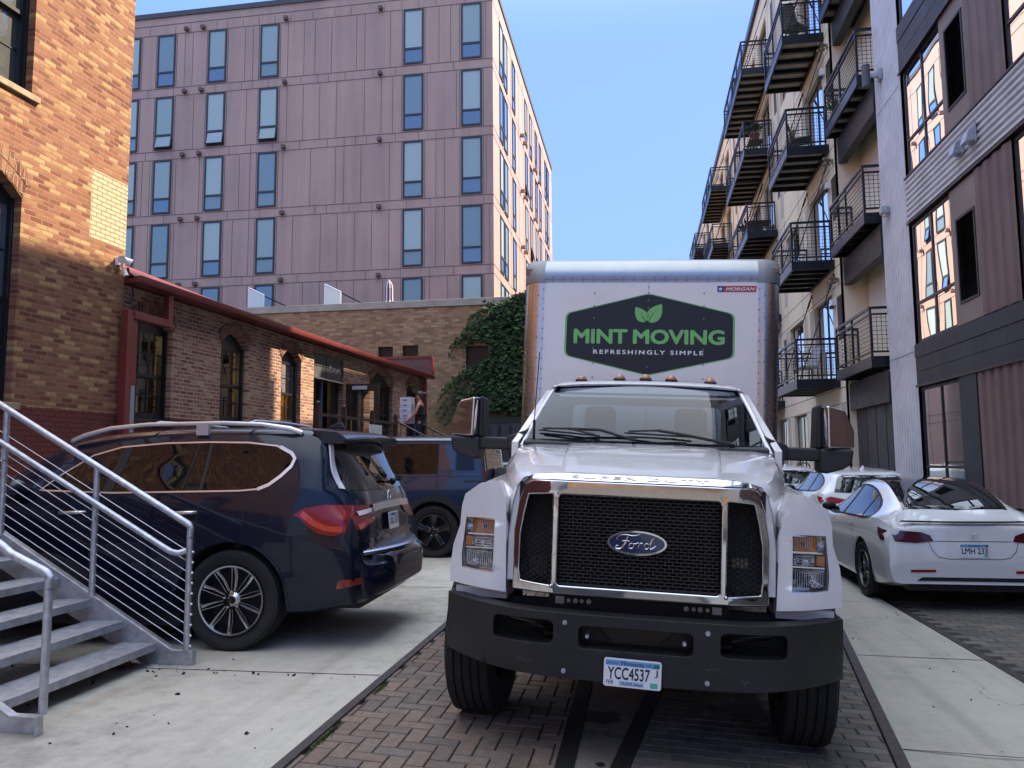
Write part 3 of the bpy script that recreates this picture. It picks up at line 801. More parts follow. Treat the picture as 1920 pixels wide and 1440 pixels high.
# ivy
mb = MB()
shape = [(-3.0,8.42),(-4.5,8.38),(-5.1,8.18),(-5.7,7.85),(-6.25,7.35),(-6.5,6.85),(-6.2,6.5),(-5.95,6.15),(-6.0,5.75),(-6.35,5.5),(-6.65,5.0),(-6.85,4.2),(-6.6,3.7),(-6.1,3.5),(-4.6,3.3),(-3.0,3.3)]
def inside(x, z):
    c = False; j = len(shape)-1
    for i in range(len(shape)):
        (xi, zi), (xj, zj) = shape[i], shape[j]
        if (zi > z) != (zj > z) and x < (xj-xi)*(z-zi)/(zj-zi)+xi: c = not c
        j = i
    return c
def ivyleaf(x, y, z, s, a, tilt):
    mb.xf = Matrix.Translation((x, y, z)) @ Matrix.Rotation(a, 4, 'Y') @ Matrix.Rotation(tilt, 4, 'X')
    mb.m = rnd.choice((0, 0, 1, 2))
    mb.add([(0,0,.02*s),(-.5*s,-.02,-.25*s),(-.3*s,.0,-.8*s),(0,-.04,-1.05*s),(.3*s,.0,-.8*s),(.5*s,-.02,-.25*s)], [(0,1,2,3),(0,3,4,5)])
n = 0
while n < 9000:
    x = rnd.uniform(-7.4,-3.0); z = rnd.uniform(3.2,8.45)
    if not inside(x, z): continue
    n += 1
    ivyleaf(x, -rnd.uniform(.05,.42)*(1 if x > -6 else .6), z+.1, rnd.uniform(.08,.18), rnd.gauss(.25,.5), rnd.gauss(-.5,.35))
for (x0, z0, x1, z1) in [(-6.3,7.6,-7.7,6.0),(-6.5,7.3,-7.75,5.75),(-6.1,7.1,-7.5,6.1),(-6.0,6.9,-7.2,6.05),(-6.0,6.7,-6.9,6.2),(-6.6,5.4,-8.0,4.3),(-6.8,5.0,-8.3,3.3),(-6.9,4.6,-8.15,3.0),(-6.8,4.3,-7.9,2.85),(-6.7,4.0,-7.5,2.75),(-6.5,3.8,-7.1,2.7),(-6.9,5.2,-8.2,3.9),(-6.3,3.7,-6.8,2.9),(-5.8,7.9,-6.9,7.2)]:
    for k in range(75):
        t = k/75; b = .5*sin(t*2.2)*.35
        x = x0+(x1-x0)*t + rnd.gauss(0,.10*(1.1-t)); z = z0+(z1-z0)*t + b + rnd.gauss(0,.10*(1.1-t))
        ivyleaf(x, -rnd.uniform(.05,.30), z, rnd.uniform(.08,.17)*(1.1-.5*t), atan2(x1-x0, z0-z1)*-1+rnd.gauss(0,.35), rnd.gauss(-.3,.3))
mb.xf = None
o = mb.build("ivy", [M("ivy_leaf", (.022,.055,.014), .75, var=.3, vscale=3), M("ivy_leaf_light", (.06,.11,.026), .75, var=.3, vscale=3), M("ivy_leaf_dark", (.012,.03,.010), .6)]); o.location = (0,31,0)
tag(o, "dark green ivy hanging over the right end of the tan brick wall", "ivy")
# dark bin enclosure below the ivy
e = empty("refuse_container", (-5.2, 28.6, 0)); tag(e, "dark grey refuse container with ribbed sides below the ivy", "container")
mb = MB(); mb.box(-.95,.95,0,1.3,.09,2.95); mb.build("body", M("dark_grey_steel", (.045,.05,.058), .5, .3, var=.35, vscale=4), e, bevel=.02)
mb = MB()
for k in range(5): mb.box(-.9+k*.42,-.84+k*.42,-.05,0,.2,2.9)
mb.box(-.95,.95,-.06,0,2.1,2.18); mb.box(-.95,.95,-.06,0,1.1,1.16); mb.build("rib", m_blackmetal, e)
mb = MB(); mb.add([(-.95,0,2.95),(.95,0,2.95),(.95,1.3,3.2),(-.95,1.3,3.2),(-.95,0,3.0),(.95,0,3.0),(.95,1.3,3.28),(-.95,1.3,3.28)], [(0,1,5,4),(4,5,6,7),(1,2,6,5),(3,0,4,7)]); mb.build("lid", m_blackmetal, e)

# ------------------------------------------------------------------ pink apartment block
m_pink = M("mauve_panel", (.43,.275,.245), .55, var=.10, vscale=.5, spec=.4)
def streaked(name, col, var):
    t = NT(name); t.set(Roughness=.55); c = t.coord()
    m1 = t.n("ShaderNodeMapping"); m1.inputs['Scale'].default_value = (1.6, 1.6, .09); t.l(c, m1.inputs[0])
    f = t.math('MULTIPLY_ADD', t.noise(1.0, 5, .65, m1.outputs[0]), .6, t.math('MULTIPLY', t.noise(.35, 4, .6), .4))
    k = t.ramp(f, [(.36, [x*(1-var) for x in col]), (.5, col), (.62, [x*(1+var*.6) for x in col])])
    # every cladding sheet a shade of its own
    br = t.n("ShaderNodeTexBrick"); br.inputs['Scale'].default_value = 1; br.inputs['Brick Width'].default_value = 1.45; br.inputs['Row Height'].default_value = 3.475; br.inputs['Mortar Size'].default_value = 0
    br.inputs['Color1'].default_value = (.93,.93,.94,1); br.inputs['Color2'].default_value = (1.05,1.04,1.03,1)
    sp = t.n("ShaderNodeSeparateXYZ"); t.l(c, sp.inputs[0]); cb = t.n("ShaderNodeCombineXYZ"); t.l(sp.outputs[0], cb.inputs[0]); t.l(sp.outputs[2], cb.inputs[1]); t.l(cb.outputs[0], br.inputs['Vector'])
    k = t.mix(1.0, k, br.outputs['Color'], 'MULTIPLY'); t.l(k, t.b.inputs['Base Color']); return t.mat
m_pink = streaked("mauve_cladding", (.41,.275,.228), .16)
m_pinkside = M("pink_panel", (.40,.285,.255), .55, var=.06, vscale=.5, spec=.4)
m_pjoint = M("panel_joint", (.13,.085,.085), .7)
m_pframe = M("slate_window_frame", (.022,.030,.038), .45)
def pane_mat(n, base, refl): return mirror_glass(n, base, refl, .02, .5, (.78,.90,.92), .12)
m_pp = [pane_mat("pane_blind", (.27,.36,.34), .05), pane_mat("pane_pale_blind", (.36,.44,.41), .05), pane_mat("pane_blue", (.04,.065,.085), .20), pane_mat("pane_teal", (.16,.23,.23), .09)]
pink = empty("apartment_block", (0, 36, 0)); tag(pink, "tall mauve pink apartment block with dark framed windows and sunlit right side", "building")
mb = MB(); mb.box(-34,-6.8,0,25.8,0,25.45)
mb.mi[-4:] = [0, 1, 0, 0]
pw = mb.build("wall", [m_pink, m_pinkside], pink)
mb = MB(); mb.box(-34.06,-6.74,-.06,25.9,25.45,25.72); mb.build("roof_edge", M("dark_flashing", (.05,.05,.055), .5), pink)
zt = [24.42-3.475*k for k in range(7)]
cols = [-26.62,-24.57,-21.62,-18.66,-10.87,-7.88]
mb = MB(); rj = random.Random(5)
for k, z in enumerate(zt):
    for zz in (z+.04, z-2.98):
        a = [-34] + sum([[c-.56, c+.56] for c in cols], []) + [-6.8]
        mb.box(-34,-6.8,-.012,0,zz-.012,zz+.012)
    if k == 0: mb.box(-34,-6.8,-.012,0,25.0,25.03)
    x = -34
    while x < -7.2:
        x += rj.choice([.45,.6,.9,.9,1.35,1.5])
        if all(abs(x-c) > .65 for c in cols) and x < -7: mb.box(x-.009,x+.009,-.011,0,z-2.96,z+.02)
    for c in cols:
        for s in (-.6,.6): mb.box(c+s-.012,c+s+.012,-.011,0,z-2.96,z+.02)
    x = -34
    while x < -7.2:
        x += rj.choice([.6,.9,1.2,1.5,1.8])
        if x < -7: mb.box(x-.009,x+.009,-.011,0,z+.06,z+.47)
for z in zt:
    for zz in (z+.04, z-2.98): mb.box(-6.8,-6.788,0,25.8,zz-.012,zz+.012)
for y in (1.8,5.3,8.2,10,12.5,14.9,17.2,20,22.6): mb.box(-6.8,-6.789,y-.012,y+.012,0,25)
mb.build("panel_joint", m_pjoint, pink)
def pink_win(fn, u, z, k, openv=False):
    w, h = .52, 2.9
    mb = MB(); b = .085
    mb.plate(rect(u-w,u+w,z-h,z), [rect(u-w+b,u+w-b,z-2.05,z-b), rect(u-w+b,u+w-b,z-h+b,z-2.16)], -.03, .10, fn)
    f = mb.build("window", m_pframe, pink)
    mats = [m_pp[k % 4], m_pp[(k*7+3) % 4]]
    q = MB(); q.quad(fn(u-w+b,z-2.05,.0),fn(u+w-b,z-2.05,.0),fn(u+w-b,z-b,.0),fn(u-w+b,z-b,.0)); q.build("pane", m_pp[rj.choice((0,1,1,0,1,3,2))], f)
    q = MB(); dd = -.13 if openv else 0
    q.quad(fn(u-w+b,z-h+b,dd),fn(u+w-b,z-h+b,dd),fn(u+w-b,z-2.16,.0),fn(u-w+b,z-2.16,.0)); q.build("lower_pane", m_pp[rj.choice((3,2,3))], f)
    if openv:
        q = MB(); q.cyl(fn(u-w+.05,z-h+.1,-.14),fn(u+w-.05,z-h+.1,-.14),.035,6); q.cyl(fn(u-w+.06,z-h+.1,-.13),fn(u-w+.06,z-2.16,-.02),.03,6); q.cyl(fn(u+w-.06,z-h+.1,-.13),fn(u+w-.06,z-2.16,-.02),.03,6); q.build("vent_sash", m_pframe, f)
pf = lambda u, v, d: (u, d-.02, v)
ps = lambda u, v, d: (-6.8-d+.02, u, v)
for k, z in enumerate(zt[:5]):
    for i, c in enumerate(cols): pink_win(pf, c, z, k*3+i*5, k == 1 and i in (1,2,3))
    for i, y in enumerate((2.3,3.6,6.3,11.2,13.4,16.0,18.2,21.5,23.0)): pink_win(ps, y, z, k+i*3, (k, i) in ((1,3),(2,4),(2,5),(3,3),(3,6)))
for k, z in enumerate(zt[:6]):
    for c in (-23.4,-22.45,-17.75,-12.6):
        mb = MB(); mb.box(c-.1,c+.1,-.22,-.012,z+.1,z+.30); mb.build("vent", m_pjoint, pink, bevel=.02)
    if k < 5:
        for y in (8.9,10.1,14.6,17.1): mb = MB(); mb.box(-6.79,-6.55,y-.1,y+.1,z-3.3,z-3.1); mb.build("vent", M("tan_vent", (.3,.2,.17), .6), pink, bevel=.02)
# ------------------------------------------------------------------ right side: dark clad wing nearest the camera
RX = 5.3
rf = lambda u, v, d: (RX + d, u, v)
m_corr = corr_mat("silver_corrugated", (.62,.61,.61), .45, .25)
m_clad_blk = M("black_cladding", (.026,.028,.032), .46, 0, var=.3, vscale=1.6, rvar=.12, spec=.4)
m_clad_brn = M("brown_cladding", (.15,.092,.075), .5, 0, var=.18, vscale=2.0, rvar=.08)
m_clad_tan = M("taupe_cladding", (.22,.165,.13), .5, 0, var=.15, vscale=2.0)
m_bronze = M("bronze_frame", (.055,.042,.038), .4, .3)
m_rglass = mirror_glass("reflective_glass", (.04,.04,.045), .52, .06, .7)
m_rglassd = mirror_glass("shop_glass", (.008,.014,.011), .03, .02, 1.0, (.9,.95,1), .06)
wing = empty("apartment_building", (RX, 17.4, 0)); wing["dummy"] = 0; del wing["dummy"]
wing.location = (0, 0, 0)
tag(wing, "dark clad apartment wing at right with silver corrugated column and reflective windows", "building")
mb = MB(); mb.box(RX+.25, 16, -2, 17.38, 0, 20.85); mb.build("core", m_dark, wing)
def corrugate(mb, u0, u1, v0, v1, pitch, depth, vertical=True, fn=rf, base=0.0):
    """trapezoid ribs as real folds"""
    a0, a1 = (u0, u1) if vertical else (v0, v1)
    n = max(1, int(round((a1-a0)/pitch))); p = (a1-a0)/n; line = []
    for i in range(n):
        s = a0 + i*p
        line += [(s, 0), (s+.30*p, 0), (s+.45*p, -depth), (s+.85*p, -depth)]
    line.append((a1, 0))
    vs = []
    for q, d in line:
        for w in ((v0, v1) if vertical else (u0, u1)): vs.append(fn(q, w, base+d) if vertical else fn(w, q, base+d))
    mb.add(vs, [(2*i, 2*i+1, 2*i+3, 2*i+2) for i in range(len(line)-1)])
mb = MB(); corrugate(mb, 15.93, 17.42, .2, 11.95, .145, .045); corrugate(mb, 15.93, 17.42, 11.96, 20.9, .145, .045)
mb.box(RX-.005, RX+.2, 17.36, 17.43, .2, 20.9); mb.build("corrugated_column", m_corr, wing)
mb = MB(); mb.box(RX-.049, RX-.046, 15.93, 17.42, 3.62, 3.635); mb.box(RX-.049,RX-.046,15.93,17.42,9.0,9.015); mb.build("column_joint", M("joint_line", (.2,.2,.21), .5), wing)
def rwin(u0, u1, v0, v1, glass, parent=wing, sp=None, low=None, d=.02, fn=rf, fm=None):
    b = .055; mb = MB(); holes = []
    sp = sp if sp is not None else (u0+u1)/2; low = low if low is not None else v0+(v1-v0)*.33
    for a, c in ((u0+b, sp-.025), (sp+.025, u1-b)):
        for e, g in ((v0+b, low-.025), (low+.025, v1-b)): holes.append(rect(a, c, e, g))
    mb.plate(rect(u0, u1, v0, v1), holes, d+.010, d+.08, fn)
    w = mb.build("window", fm or m_bronze, parent)
    q = MB()
    for h in holes: q.quad(*[fn(p[0], p[1], d+.03) for p in h])
    q.build("pane", glass, w); return w
FL = [(3.78, 6.10), (7.10, 9.20), (10.24, 12.4), (13.45, 15.6), (16.65, 18.7)]
bays = [15.85 - 6.15*i for i in range(3)]
for i, y1 in enumerate(bays):
    y0 = y1-6.15
    for k, (a, b) in enumerate(FL):
        rwin(y1-1.92, y1, a, b, m_rglass)
        mb = MB(); z0, z1 = a, b; lz0, lz1 = a+.36, a+1.76
        mb.plate(rect(y1-2.95, y1-1.925, z0, z1), [rect(y1-2.86, y1-2.16, lz0, lz1)], 0, .1, rf); mb.build("taupe_panel", m_clad_tan, wing)
        if k < 3:
            mb = MB()
            for j in range(28): z = lz0+.025+j*.05; mb.add([rf(y1-2.85,z,.0),rf(y1-2.17,z,.0),rf(y1-2.17,z+.03,.05),rf(y1-2.85,z+.03,.05)], [(0,1,2,3)])
            mb.plate(rect(y1-2.88,y1-2.14,lz0-.02,lz1+.02), [rect(y1-2.84,y1-2.18,lz0+.02,lz1-.02)], -.015, .03, rf); mb.box(RX+.06,RX+.07,y1-2.86,y1-2.16,lz0,lz1)
            mb.build("louver", m_black, wing)
        mb = MB(); corrugate(mb, y1-4.2, y1-2.955, a, b, .31, .02); mb.build("brown_siding", m_clad_brn, wing)
        rwin(y1-6.12, y1-4.205, a, b, m_rglass)
    # storefront level
    g = [(y1-1.92, y1)]
    for u0, u1 in g: rwin(u0, u1, .86, 2.92, m_rglassd, low=1.42, fm=m_blackmetal)
    mb = MB(); mb.box(RX-.03, RX+.1, y1-2.60, y1-1.93, .86, 2.93); mb.build("black_panel", m_clad_blk, wing)
    mb = MB(); corrugate(mb, y1-6.14, y1-2.61, .86, 2.93, .30, .025); mb.build("brown_siding", m_clad_brn, wing)
# bands
for z0, z1, kind in ((2.96,3.76,'b'), (6.13,7.07,'c'), (9.23,10.2,'b'), (12.43,13.4,'c'), (15.63,16.6,'b'), (18.73,20.9,'c')):
    mb = MB()
    if kind == 'c':
        corrugate(mb, -2.6, 15.92, z0+.03, z1-.03, .105, .035, False); mb.build("corrugated_band", m_corr, wing)
        mb = MB(); mb.box(RX-.05,RX+.1,-2.6,15.92,z0,z0+.03); mb.box(RX-.05,RX+.1,-2.6,15.92,z1-.03,z1); mb.build("band_trim", m_bronze, wing)
    else:
        h = (z1-z0)/3
        for j in range(3):
            mb.box(RX-.02-(.012 if j == 2 else 0), RX+.1, -2.6, 15.92, z0+j*h+.004, z0+(j+1)*h-.004)
        mb.build("black_band", m_clad_blk, wing)
        mb = MB(); mb.box(RX-.055,RX-.021,-2.6,15.92,z0-.03,z0+.012); mb.build("band_trim", m_bronze, wing)
mb = MB(); mb.box(RX-.14, RX+.24, -2.6, 15.9, .60, .84); mb.box(RX-.04,RX+.24,-2.6,17.4,-.1,.60); mb.build("plinth", m_alu, wing)
mb = MB(); mb.box(RX-.1, 16.2, -2.7, 17.45, 20.9, 21.7); mb.build("parapet", m_alu, wing)
# small wall fittings
def wall_lamp(x, y, z, label, group=None):
    e = empty("wall_lamp", (x, y, z)); tag(e, label, "wall lamp", group)
    mb = MB(); mb.cyl((-.12,0,-.24),(-.12,0,.24),.085,16); mb.build("lamp_body", M("grey_lamp", (.10,.10,.11), .5), e, smooth=40)
    mb = MB(); mb.box(-.05,.17,-.035,.035,-.04,.04); mb.box(.12,.18,-.09,.09,-.11,.11); mb.build("bracket", m_galv, e)
wall_lamp(5.08, 16.95, 9.75, "grey cylinder wall lamp on the silver corrugated column beside the top balconies")
wall_lamp(5.08, 16.95, 20.0-13.35, "grey box lamp low on the silver column beside the middle balcony") if False else None
e = empty("wall_box", (5.22, 16.9, 6.75)); tag(e, "small grey box on the silver corrugated column at the middle balcony's height", "wall box")
mb = MB(); mb.box(-.14,.02,-.08,.08,-.07,.10); mb.build("box", m_galv, e, bevel=.02)
mb = MB(); mb.cyl((-.06,0,-.07),(-.06,0,-.13),.05,10); mb.build("lens", m_alu, e)
for k, y in enumerate((13.25, 12.75)):
    e = empty("exhaust_hood", (5.255, y, 6.62-.0)); tag(e, ["pale exhaust hood on the corrugated band, farther of two", "pale exhaust hood on the corrugated band, nearer of two"][k], "vent", "exhaust hoods on the silver band")
    mb = MB(); mb.add([(-.0,-.11,-.1),(-.0,.11,-.1),(-.0,.11,.13),(-.0,-.11,.13),(-.16,-.11,-.12),(-.16,.11,-.12),(-.10,.11,.06),(-.10,-.11,.06)], [(0,1,2,3),(4,7,6,5),(0,4,5,1),(3,2,6,7),(1,5,6,2),(0,3,7,4)]); mb.build("hood", m_galv, e)
    mb = MB(); mb.box(-.02,.0,-.14,.14,-.14,.17); mb.build("flange", m_galv, e)

# ------------------------------------------------------------------ cream wing with balconies
CX = 5.2
cf = lambda u, v, d: (CX + d, u, v)
m_cream = M("cream_panel", (.86,.74,.54), .7, var=.07, vscale=.6)
m_cream_g = M("grey_beige_panel", (.52,.48,.42), .7, var=.06, vscale=1)
m_lou = M("dark_taupe_louver", (.075,.06,.05), .6)
cream = empty("apartment_building", (0, 0, 0)); tag(cream, "cream panelled apartment wing with rows of black steel balconies", "building")
lv = [3.65+3.2*k for k in range(5)]
holes = []; wins = []
for k, z in enumerate(lv):
    for u0, u1 in ((21.75,23.95),(30.0,32.0),(33.0,35.0),(43.0,45.0),(46.1,48.1),(56,58),(59,61)):
        holes.append(rect(u0,u1,z+.08,z+2.35)); wins.append((u0,u1,z+.08,z+2.35))
    for u0, u1 in ((25.6,27.8),(37.4,39.4),(50.4,52.4),(64,66)):
        holes.append(rect(u0,u1,z+.75,z+2.35)); wins.append((u0,u1,z+.75,z+2.35))
gw = [(25.65,27.7),(29.0,30.9),(33,35),(37.4,39.4),(43,45),(50,52)]
for u0, u1 in gw: holes.append(rect(u0,u1,.7,2.98))
mb = MB(); mb.plate([(20.55,0),(72,0),(72,20.15),(27.7,20.15),(27.7,19.1),(25.3,19.1),(25.3,20.15),(20.55,20.15)], [h for h in holes if not (h[0][0] == 25.6 and h[0][1] > 16)], 0, .25, cf); mb.box(CX,CX+.6,20.552,20.80,2.95,20.14); mb.box(CX,CX+.15,20.552,20.80,0,2.949)
mb.build("wall", m_cream, cream)
mb = MB(); mb.box(CX+.26, 16, 20.9, 25.25, 0, 20.0); mb.box(CX+.26, 16, 25.25, 27.75, 0, 19.05); mb.box(CX+.26, 16, 27.75, 71.9, 0, 20.0); mb.build("core", m_dark, cream)
m_cglass = mirror_glass("blue_glass", (.05,.06,.07), .70, .03, .6); m_cblind = mirror_glass("blind_glass", (.22,.20,.17), .2, .02, .6)
for u0, u1, v0, v1 in wins:
    if u0 == 25.6 and v0 > 16: continue
    rwin(u0,u1,v0,v1,m_cglass,cream,low=v0+(v1-v0)*(.30 if v1-v0 < 2 else .001)+.03,fn=cf,d=.10,fm=m_black)
for u0, u1 in gw:
    w = rwin(u0,u1,.7,2.98,m_rglassd,cream,low=.78,fn=cf,d=.10,fm=m_black)
    mb = MB(); mb.quad(cf(u0+.06,1.72,.125),cf(u1-.06,1.72,.125),cf(u1-.06,2.92,.125),cf(u0+.06,2.92,.125)); mb.build("blind", m_cblind, w)
mb = MB()
for k, z in enumerate(lv):
    for u in (24.15,24.95,28.05,36.4,36.9,40,41.8,53,54.8): mb = MB(); mb.box(CX-.006,CX+.01,u,u+.42,z+.06,z+2.36); mb.build('grey_panel', m_cream_g, cream)
for u in (20.85,22.6,24.6,28.3,31.3,36,40,41.5,46,48): mb = MB(); mb.box(CX-.006,CX+.01,u,u+.45,.3,3.0); mb.build('grey_panel', m_cream_g, cream)
mb = MB()
for z in [3.0] + [q-.25 for q in lv] + [q+2.45 for q in lv]: mb.box(CX-.004,CX+.01,20.56,72,z-.009,z+.009)
for k, z in enumerate([0]+lv):
    for u in (22.2,24.05,25.5,27.95,29.6,32.5,36,40,41.8,45.5,49,53,55): mb.box(CX-.0045,CX+.01,u-.007,u+.007,max(0,z-.25),z+3.0)
mb.build("panel_joint", M("dark_joint", (.12,.10,.08), .8), cream)  # dark seams between the cream panels
for k, z in enumerate(lv):
    mb = MB(); mb.box(CX-.012,CX+.01,20.78,21.22,z+1.0,z+2.15)
    for j in range(20): mb.box(CX-.022,CX-.012,20.8,21.2,z+1.03+j*.056,z+1.06+j*.056)
    mb.build("louver", m_lou, cream)
    for u in (28.5,40.5,53.45): mb = MB(); mb.box(CX-.012,CX+.01,u,u+.42,z+1.0,z+2.15); mb.build("louver", m_lou, cream)
mb = MB(); mb.box(CX-.12,CX+.3,27.75,71.95,20.15,20.48); mb.build("roof_edge", m_blackmetal, cream)
# unseen parapet, raised and notched to shape the sunlight on the left walls
mb = MB(); mb.box(CX-.02,CX+.3,17.46,25.1,20.16,21.62); mb.box(CX,16,17.46,20.54,19.6,20.15); mb.build("parapet", m_cream, cream)
# recess between the wings
mb = MB(); mb.box(5.78, 6.6, 17.44, 20.54, 2.95, 20.1); mb.box(5.776,5.79,19.0,19.012,2.95,20); mb.build("recess_wall", m_cream, cream)
mb = MB(); mb.box(5.36, 6.6, 17.44, 20.54, 0, 2.94)
for u in (18.2,18.95,19.7): mb.box(5.352,5.37,u,u+.02,.2,2.94)
mb.box(5.30,5.77,17.44,20.53,2.96,3.2); mb.build("black_panel", m_clad_blk, cream)
for k in range(5):
    z = 3.45+3.2*k
    mb = MB(); mb.box(5.22,5.42,17.44,20.54,z-.68,z-.02); mb.box(5.43,5.77,17.44,20.54,z-.2,z-.03); mb.build("slab_beam", m_clad_blk, cream)
    if k > 9:
        mb = MB(); mb.plate(rect(17.8,19.6,z+.1,z+2.3), [rect(17.86,18.68,z+.16,z+2.24), rect(18.72,19.54,z+.16,z+2.24)], -.02,.06, lambda u,v,d: (5.75+d,u,v)); f = mb.build("door", m_black, cream)
        q = MB(); q.quad((5.765,17.86,z+.16),(5.765,19.54,z+.16),(5.765,19.54,z+2.24),(5.765,17.86,z+2.24)); q.build("pane", m_rglassd, f)
m_balc = M("black_balcony_steel", (.016,.019,.024), .34, .35, var=.2, vscale=3)
m_pan = M("deck_pan", (.50,.47,.40), .5, .1, var=.15, vscale=4)
m_wire = M("mesh_wire", (.02,.02,.022), .4, .5)
def make_balcony(x0, length, rods=True, cable_front=True):
    """outer face at x0 (towards the street), wall at 0, from y=0 to length, deck top at z=.24"""
    mb = MB(); h = .24
    mb.box(x0, x0+.05, 0, length, 0, h); mb.box(x0+.051, 0, 0, .05, 0, h); mb.box(x0+.051, 0, length-.05, length, 0, h)
    mb.box(-.06,-.005,.051,length-.051,.02,h)
    n = 5
    for i in range(1, n): y = length*i/n; mb.box(x0+.051,-.061,y-.05,y+.05,.015,.14)
    b = mb.build("balcony", m_balc)
    mb = MB(); fn = lambda u, v, d: (v, u, .165+d)
    m2 = MB(); corrugate(m2, .06, length-.06, x0+.06, -.07, .15, .03, True, fn); m2.box(x0+.052,-.062,.052,length-.052,.19,.235)
    m2.build("deck_pan", m_pan, b)
    mb = MB(); t = .022
    def post(x, y): mb.box(x-t,x+t,y-t,y+t,h,h+1.06)
    xo = x0+.03
    for y in (.03, length*.5, length-.03): post(xo, y)
    for y in (.03, length-.03): post(-.08, y)
    for z0, w in ((1.06,.028), (.92,.02), (.10,.02)):
        z = h+z0
        mb.box(xo-w,xo+w,.03,length-.03,z-w,z+w*.9)
        for y in (.03, length-.03): mb.box(xo+w,-.06,y-w,y+w,z-w*.98,z+w*.88)
    mb.build("railing", m_balc, b)
    mb = MB(); r = .0045
    for y in (.03, length-.03):
        for i in range(int((-.1-xo)/.095)+1): x = xo+.03+i*.095; mb.box(x-r,x+r,y-r,y+r,h+.12,h+.90)
        for j in range(8): z = h+.18+j*.095; mb.box(xo,-.1,y-r,y+r,z-r,z+r)
    for j in range(8): z = h+.18+j*.095; mb.box(xo-r,xo+r,.05,length-.05,z-r,z+r)
    if not cable_front:
        for i in range(int(length/.095)): y = .05+i*.095; mb.box(xo-r,xo+r,y-r,y+r,h+.12,h+.90)
    mb.build("wire_mesh", m_wire, b)
    if rods:
        for y in (.12, length-.12):
            mb = MB(); mb.cyl((x0+.1,y,.2),(-.02,y,3.0),.016,6); mb.cyl((-.03,y,3.0),(.01,y,3.0),.06,8); mb.cyl((-.14,y,2.64),(-.05,y,2.9),.03,6); mb.build("support_rod", m_balc, b)
    return b
proto = make_balcony(-1.1, 3.0)
spots = [(21.3, k) for k in range(5)] + [(29.25, k) for k in range(5)] + [(32.35, k) for k in range(5)] + [(42.3, k) for k in (2,3,4)] + [(45.4, k) for k in (2,3,4)] + [(54.9, k) for k in (3,4)] + [(58, k) for k in (3,4)]
for i, (y, k) in enumerate(spots):
    b = proto if i == 0 else copy_tree(proto)
    b.parent = cream; b.location = (CX, y, 3.42+3.18*k)
rp = make_balcony(-.62, 3.0, rods=False)
for k in range(4):
    b = rp if k == 0 else copy_tree(rp)
    b.parent = cream; b.location = (5.56, 17.58, 3.53+3.17*k)
# lights and brackets on the cream wall
for k, z in enumerate(lv[:4]):
    e = empty("wall_light", (CX, 20.95, z+2.55)); tag(e, "small twin spotlight on the cream wall above balcony doors", "wall lamp", group="twin spotlights on the cream wall")
    mb = MB(); mb.box(-.05,0,-.05,.05,-.05,.05); mb.build("mount", m_sillb, e, bevel=.008)
    mb = MB(); mb.cyl((-.06,.0,.03),(-.26,-.05,.07),.045,10); mb.cyl((-.06,.1,-.03),(-.26,.06,-.07),.04,10); mb.build("lamp_head", m_clad_tan, e)
    e = empty("meter_box", (CX, 21.45, z+2.05)); tag(e, "white camera box on the cream wall beside a balcony door", "box", group="white boxes on the cream wall")
    mb = MB(); mb.box(-.13,0,-.10,.10,-.09,.09); mb.build("housing", m_white, e, bevel=.02); mb = MB(); mb.cyl((-.1,0,-.09),(-.1,0,-.16),.06,10); mb.build("dome", m_black, e)
# things left on the balconies
m_wick = M("woven_chair", (.12,.11,.09), .8); m_pot = M("terracotta", (.22,.09,.05), .8)
def chair(loc, rz, label, m=m_wick):
    e = empty("patio_chair", loc, (0,0,rz)); tag(e, label, "chair")
    mb = MB(); mb.box(-.26,.26,-.25,.25,.38,.43); mb.build("seat", m, e, bevel=.01)
    mb = MB(); mb.prism([(-.25,.43),(.25,.43),(.23,.95),(.15,1.0),(-.15,1.0),(-.23,.95)], lambda u,v,d: (u, .22+d+(v-.43)*.22, v), 0, .03); mb.build("backrest", m, e)
    for sx in (-1,1):
        for sy in (-1,1): mb = MB(); mb.cyl((sx*.24,sy*.22,0),(sx*.24,sy*.22,.38),.016,6); mb.build("leg", m_black, e)
        mb = MB(); mb.tube([(sx*.26,-.22,.38),(sx*.27,-.22,.62),(sx*.27,.22,.64)],.015,6); mb.build("armrest", m_black, e)
D = .245
chair((4.55, 21.75, 3.42+3.18*3+D), 2.3, "woven patio chair on the nearest cantilever balcony of the fourth level")
chair((4.65, 22.0, 3.42+3.18*2+D), 1.2, "dark patio chair on the nearest cantilever balcony of the third level", M("dark_sling", (.03,.03,.035), .7))
chair((4.55, 22.3, 3.42+3.18*0+D), -1.3, "pale patio chair on the lowest cantilever balcony beside the truck box", M("pale_sling", (.35,.36,.38), .7))
def table(loc, label, w=.5, col=(.04,.025,.02)):
    e = empty("side_table", loc); tag(e, label, "table")
    m = M("table_brown", col, .6); mb = MB(); mb.box(-w/2,w/2,-w/2,w/2,.40,.44); mb.build("table_top", m, e)
    for sx in (-1,1):
        for sy in (-1,1): mb = MB(); mb.box(sx*w*.46-.02,sx*w*.46+.02,sy*w*.46-.02,sy*w*.46+.02,0,.40); mb.build("leg", m, e)
table((4.6, 29.75, 3.42+3.18*3+D), "brown side table carrying a potted plant on a far upper balcony")
table((4.6, 29.8, 3.42+3.18*2+D), "dark brown bench table on the middle far balcony", .8)
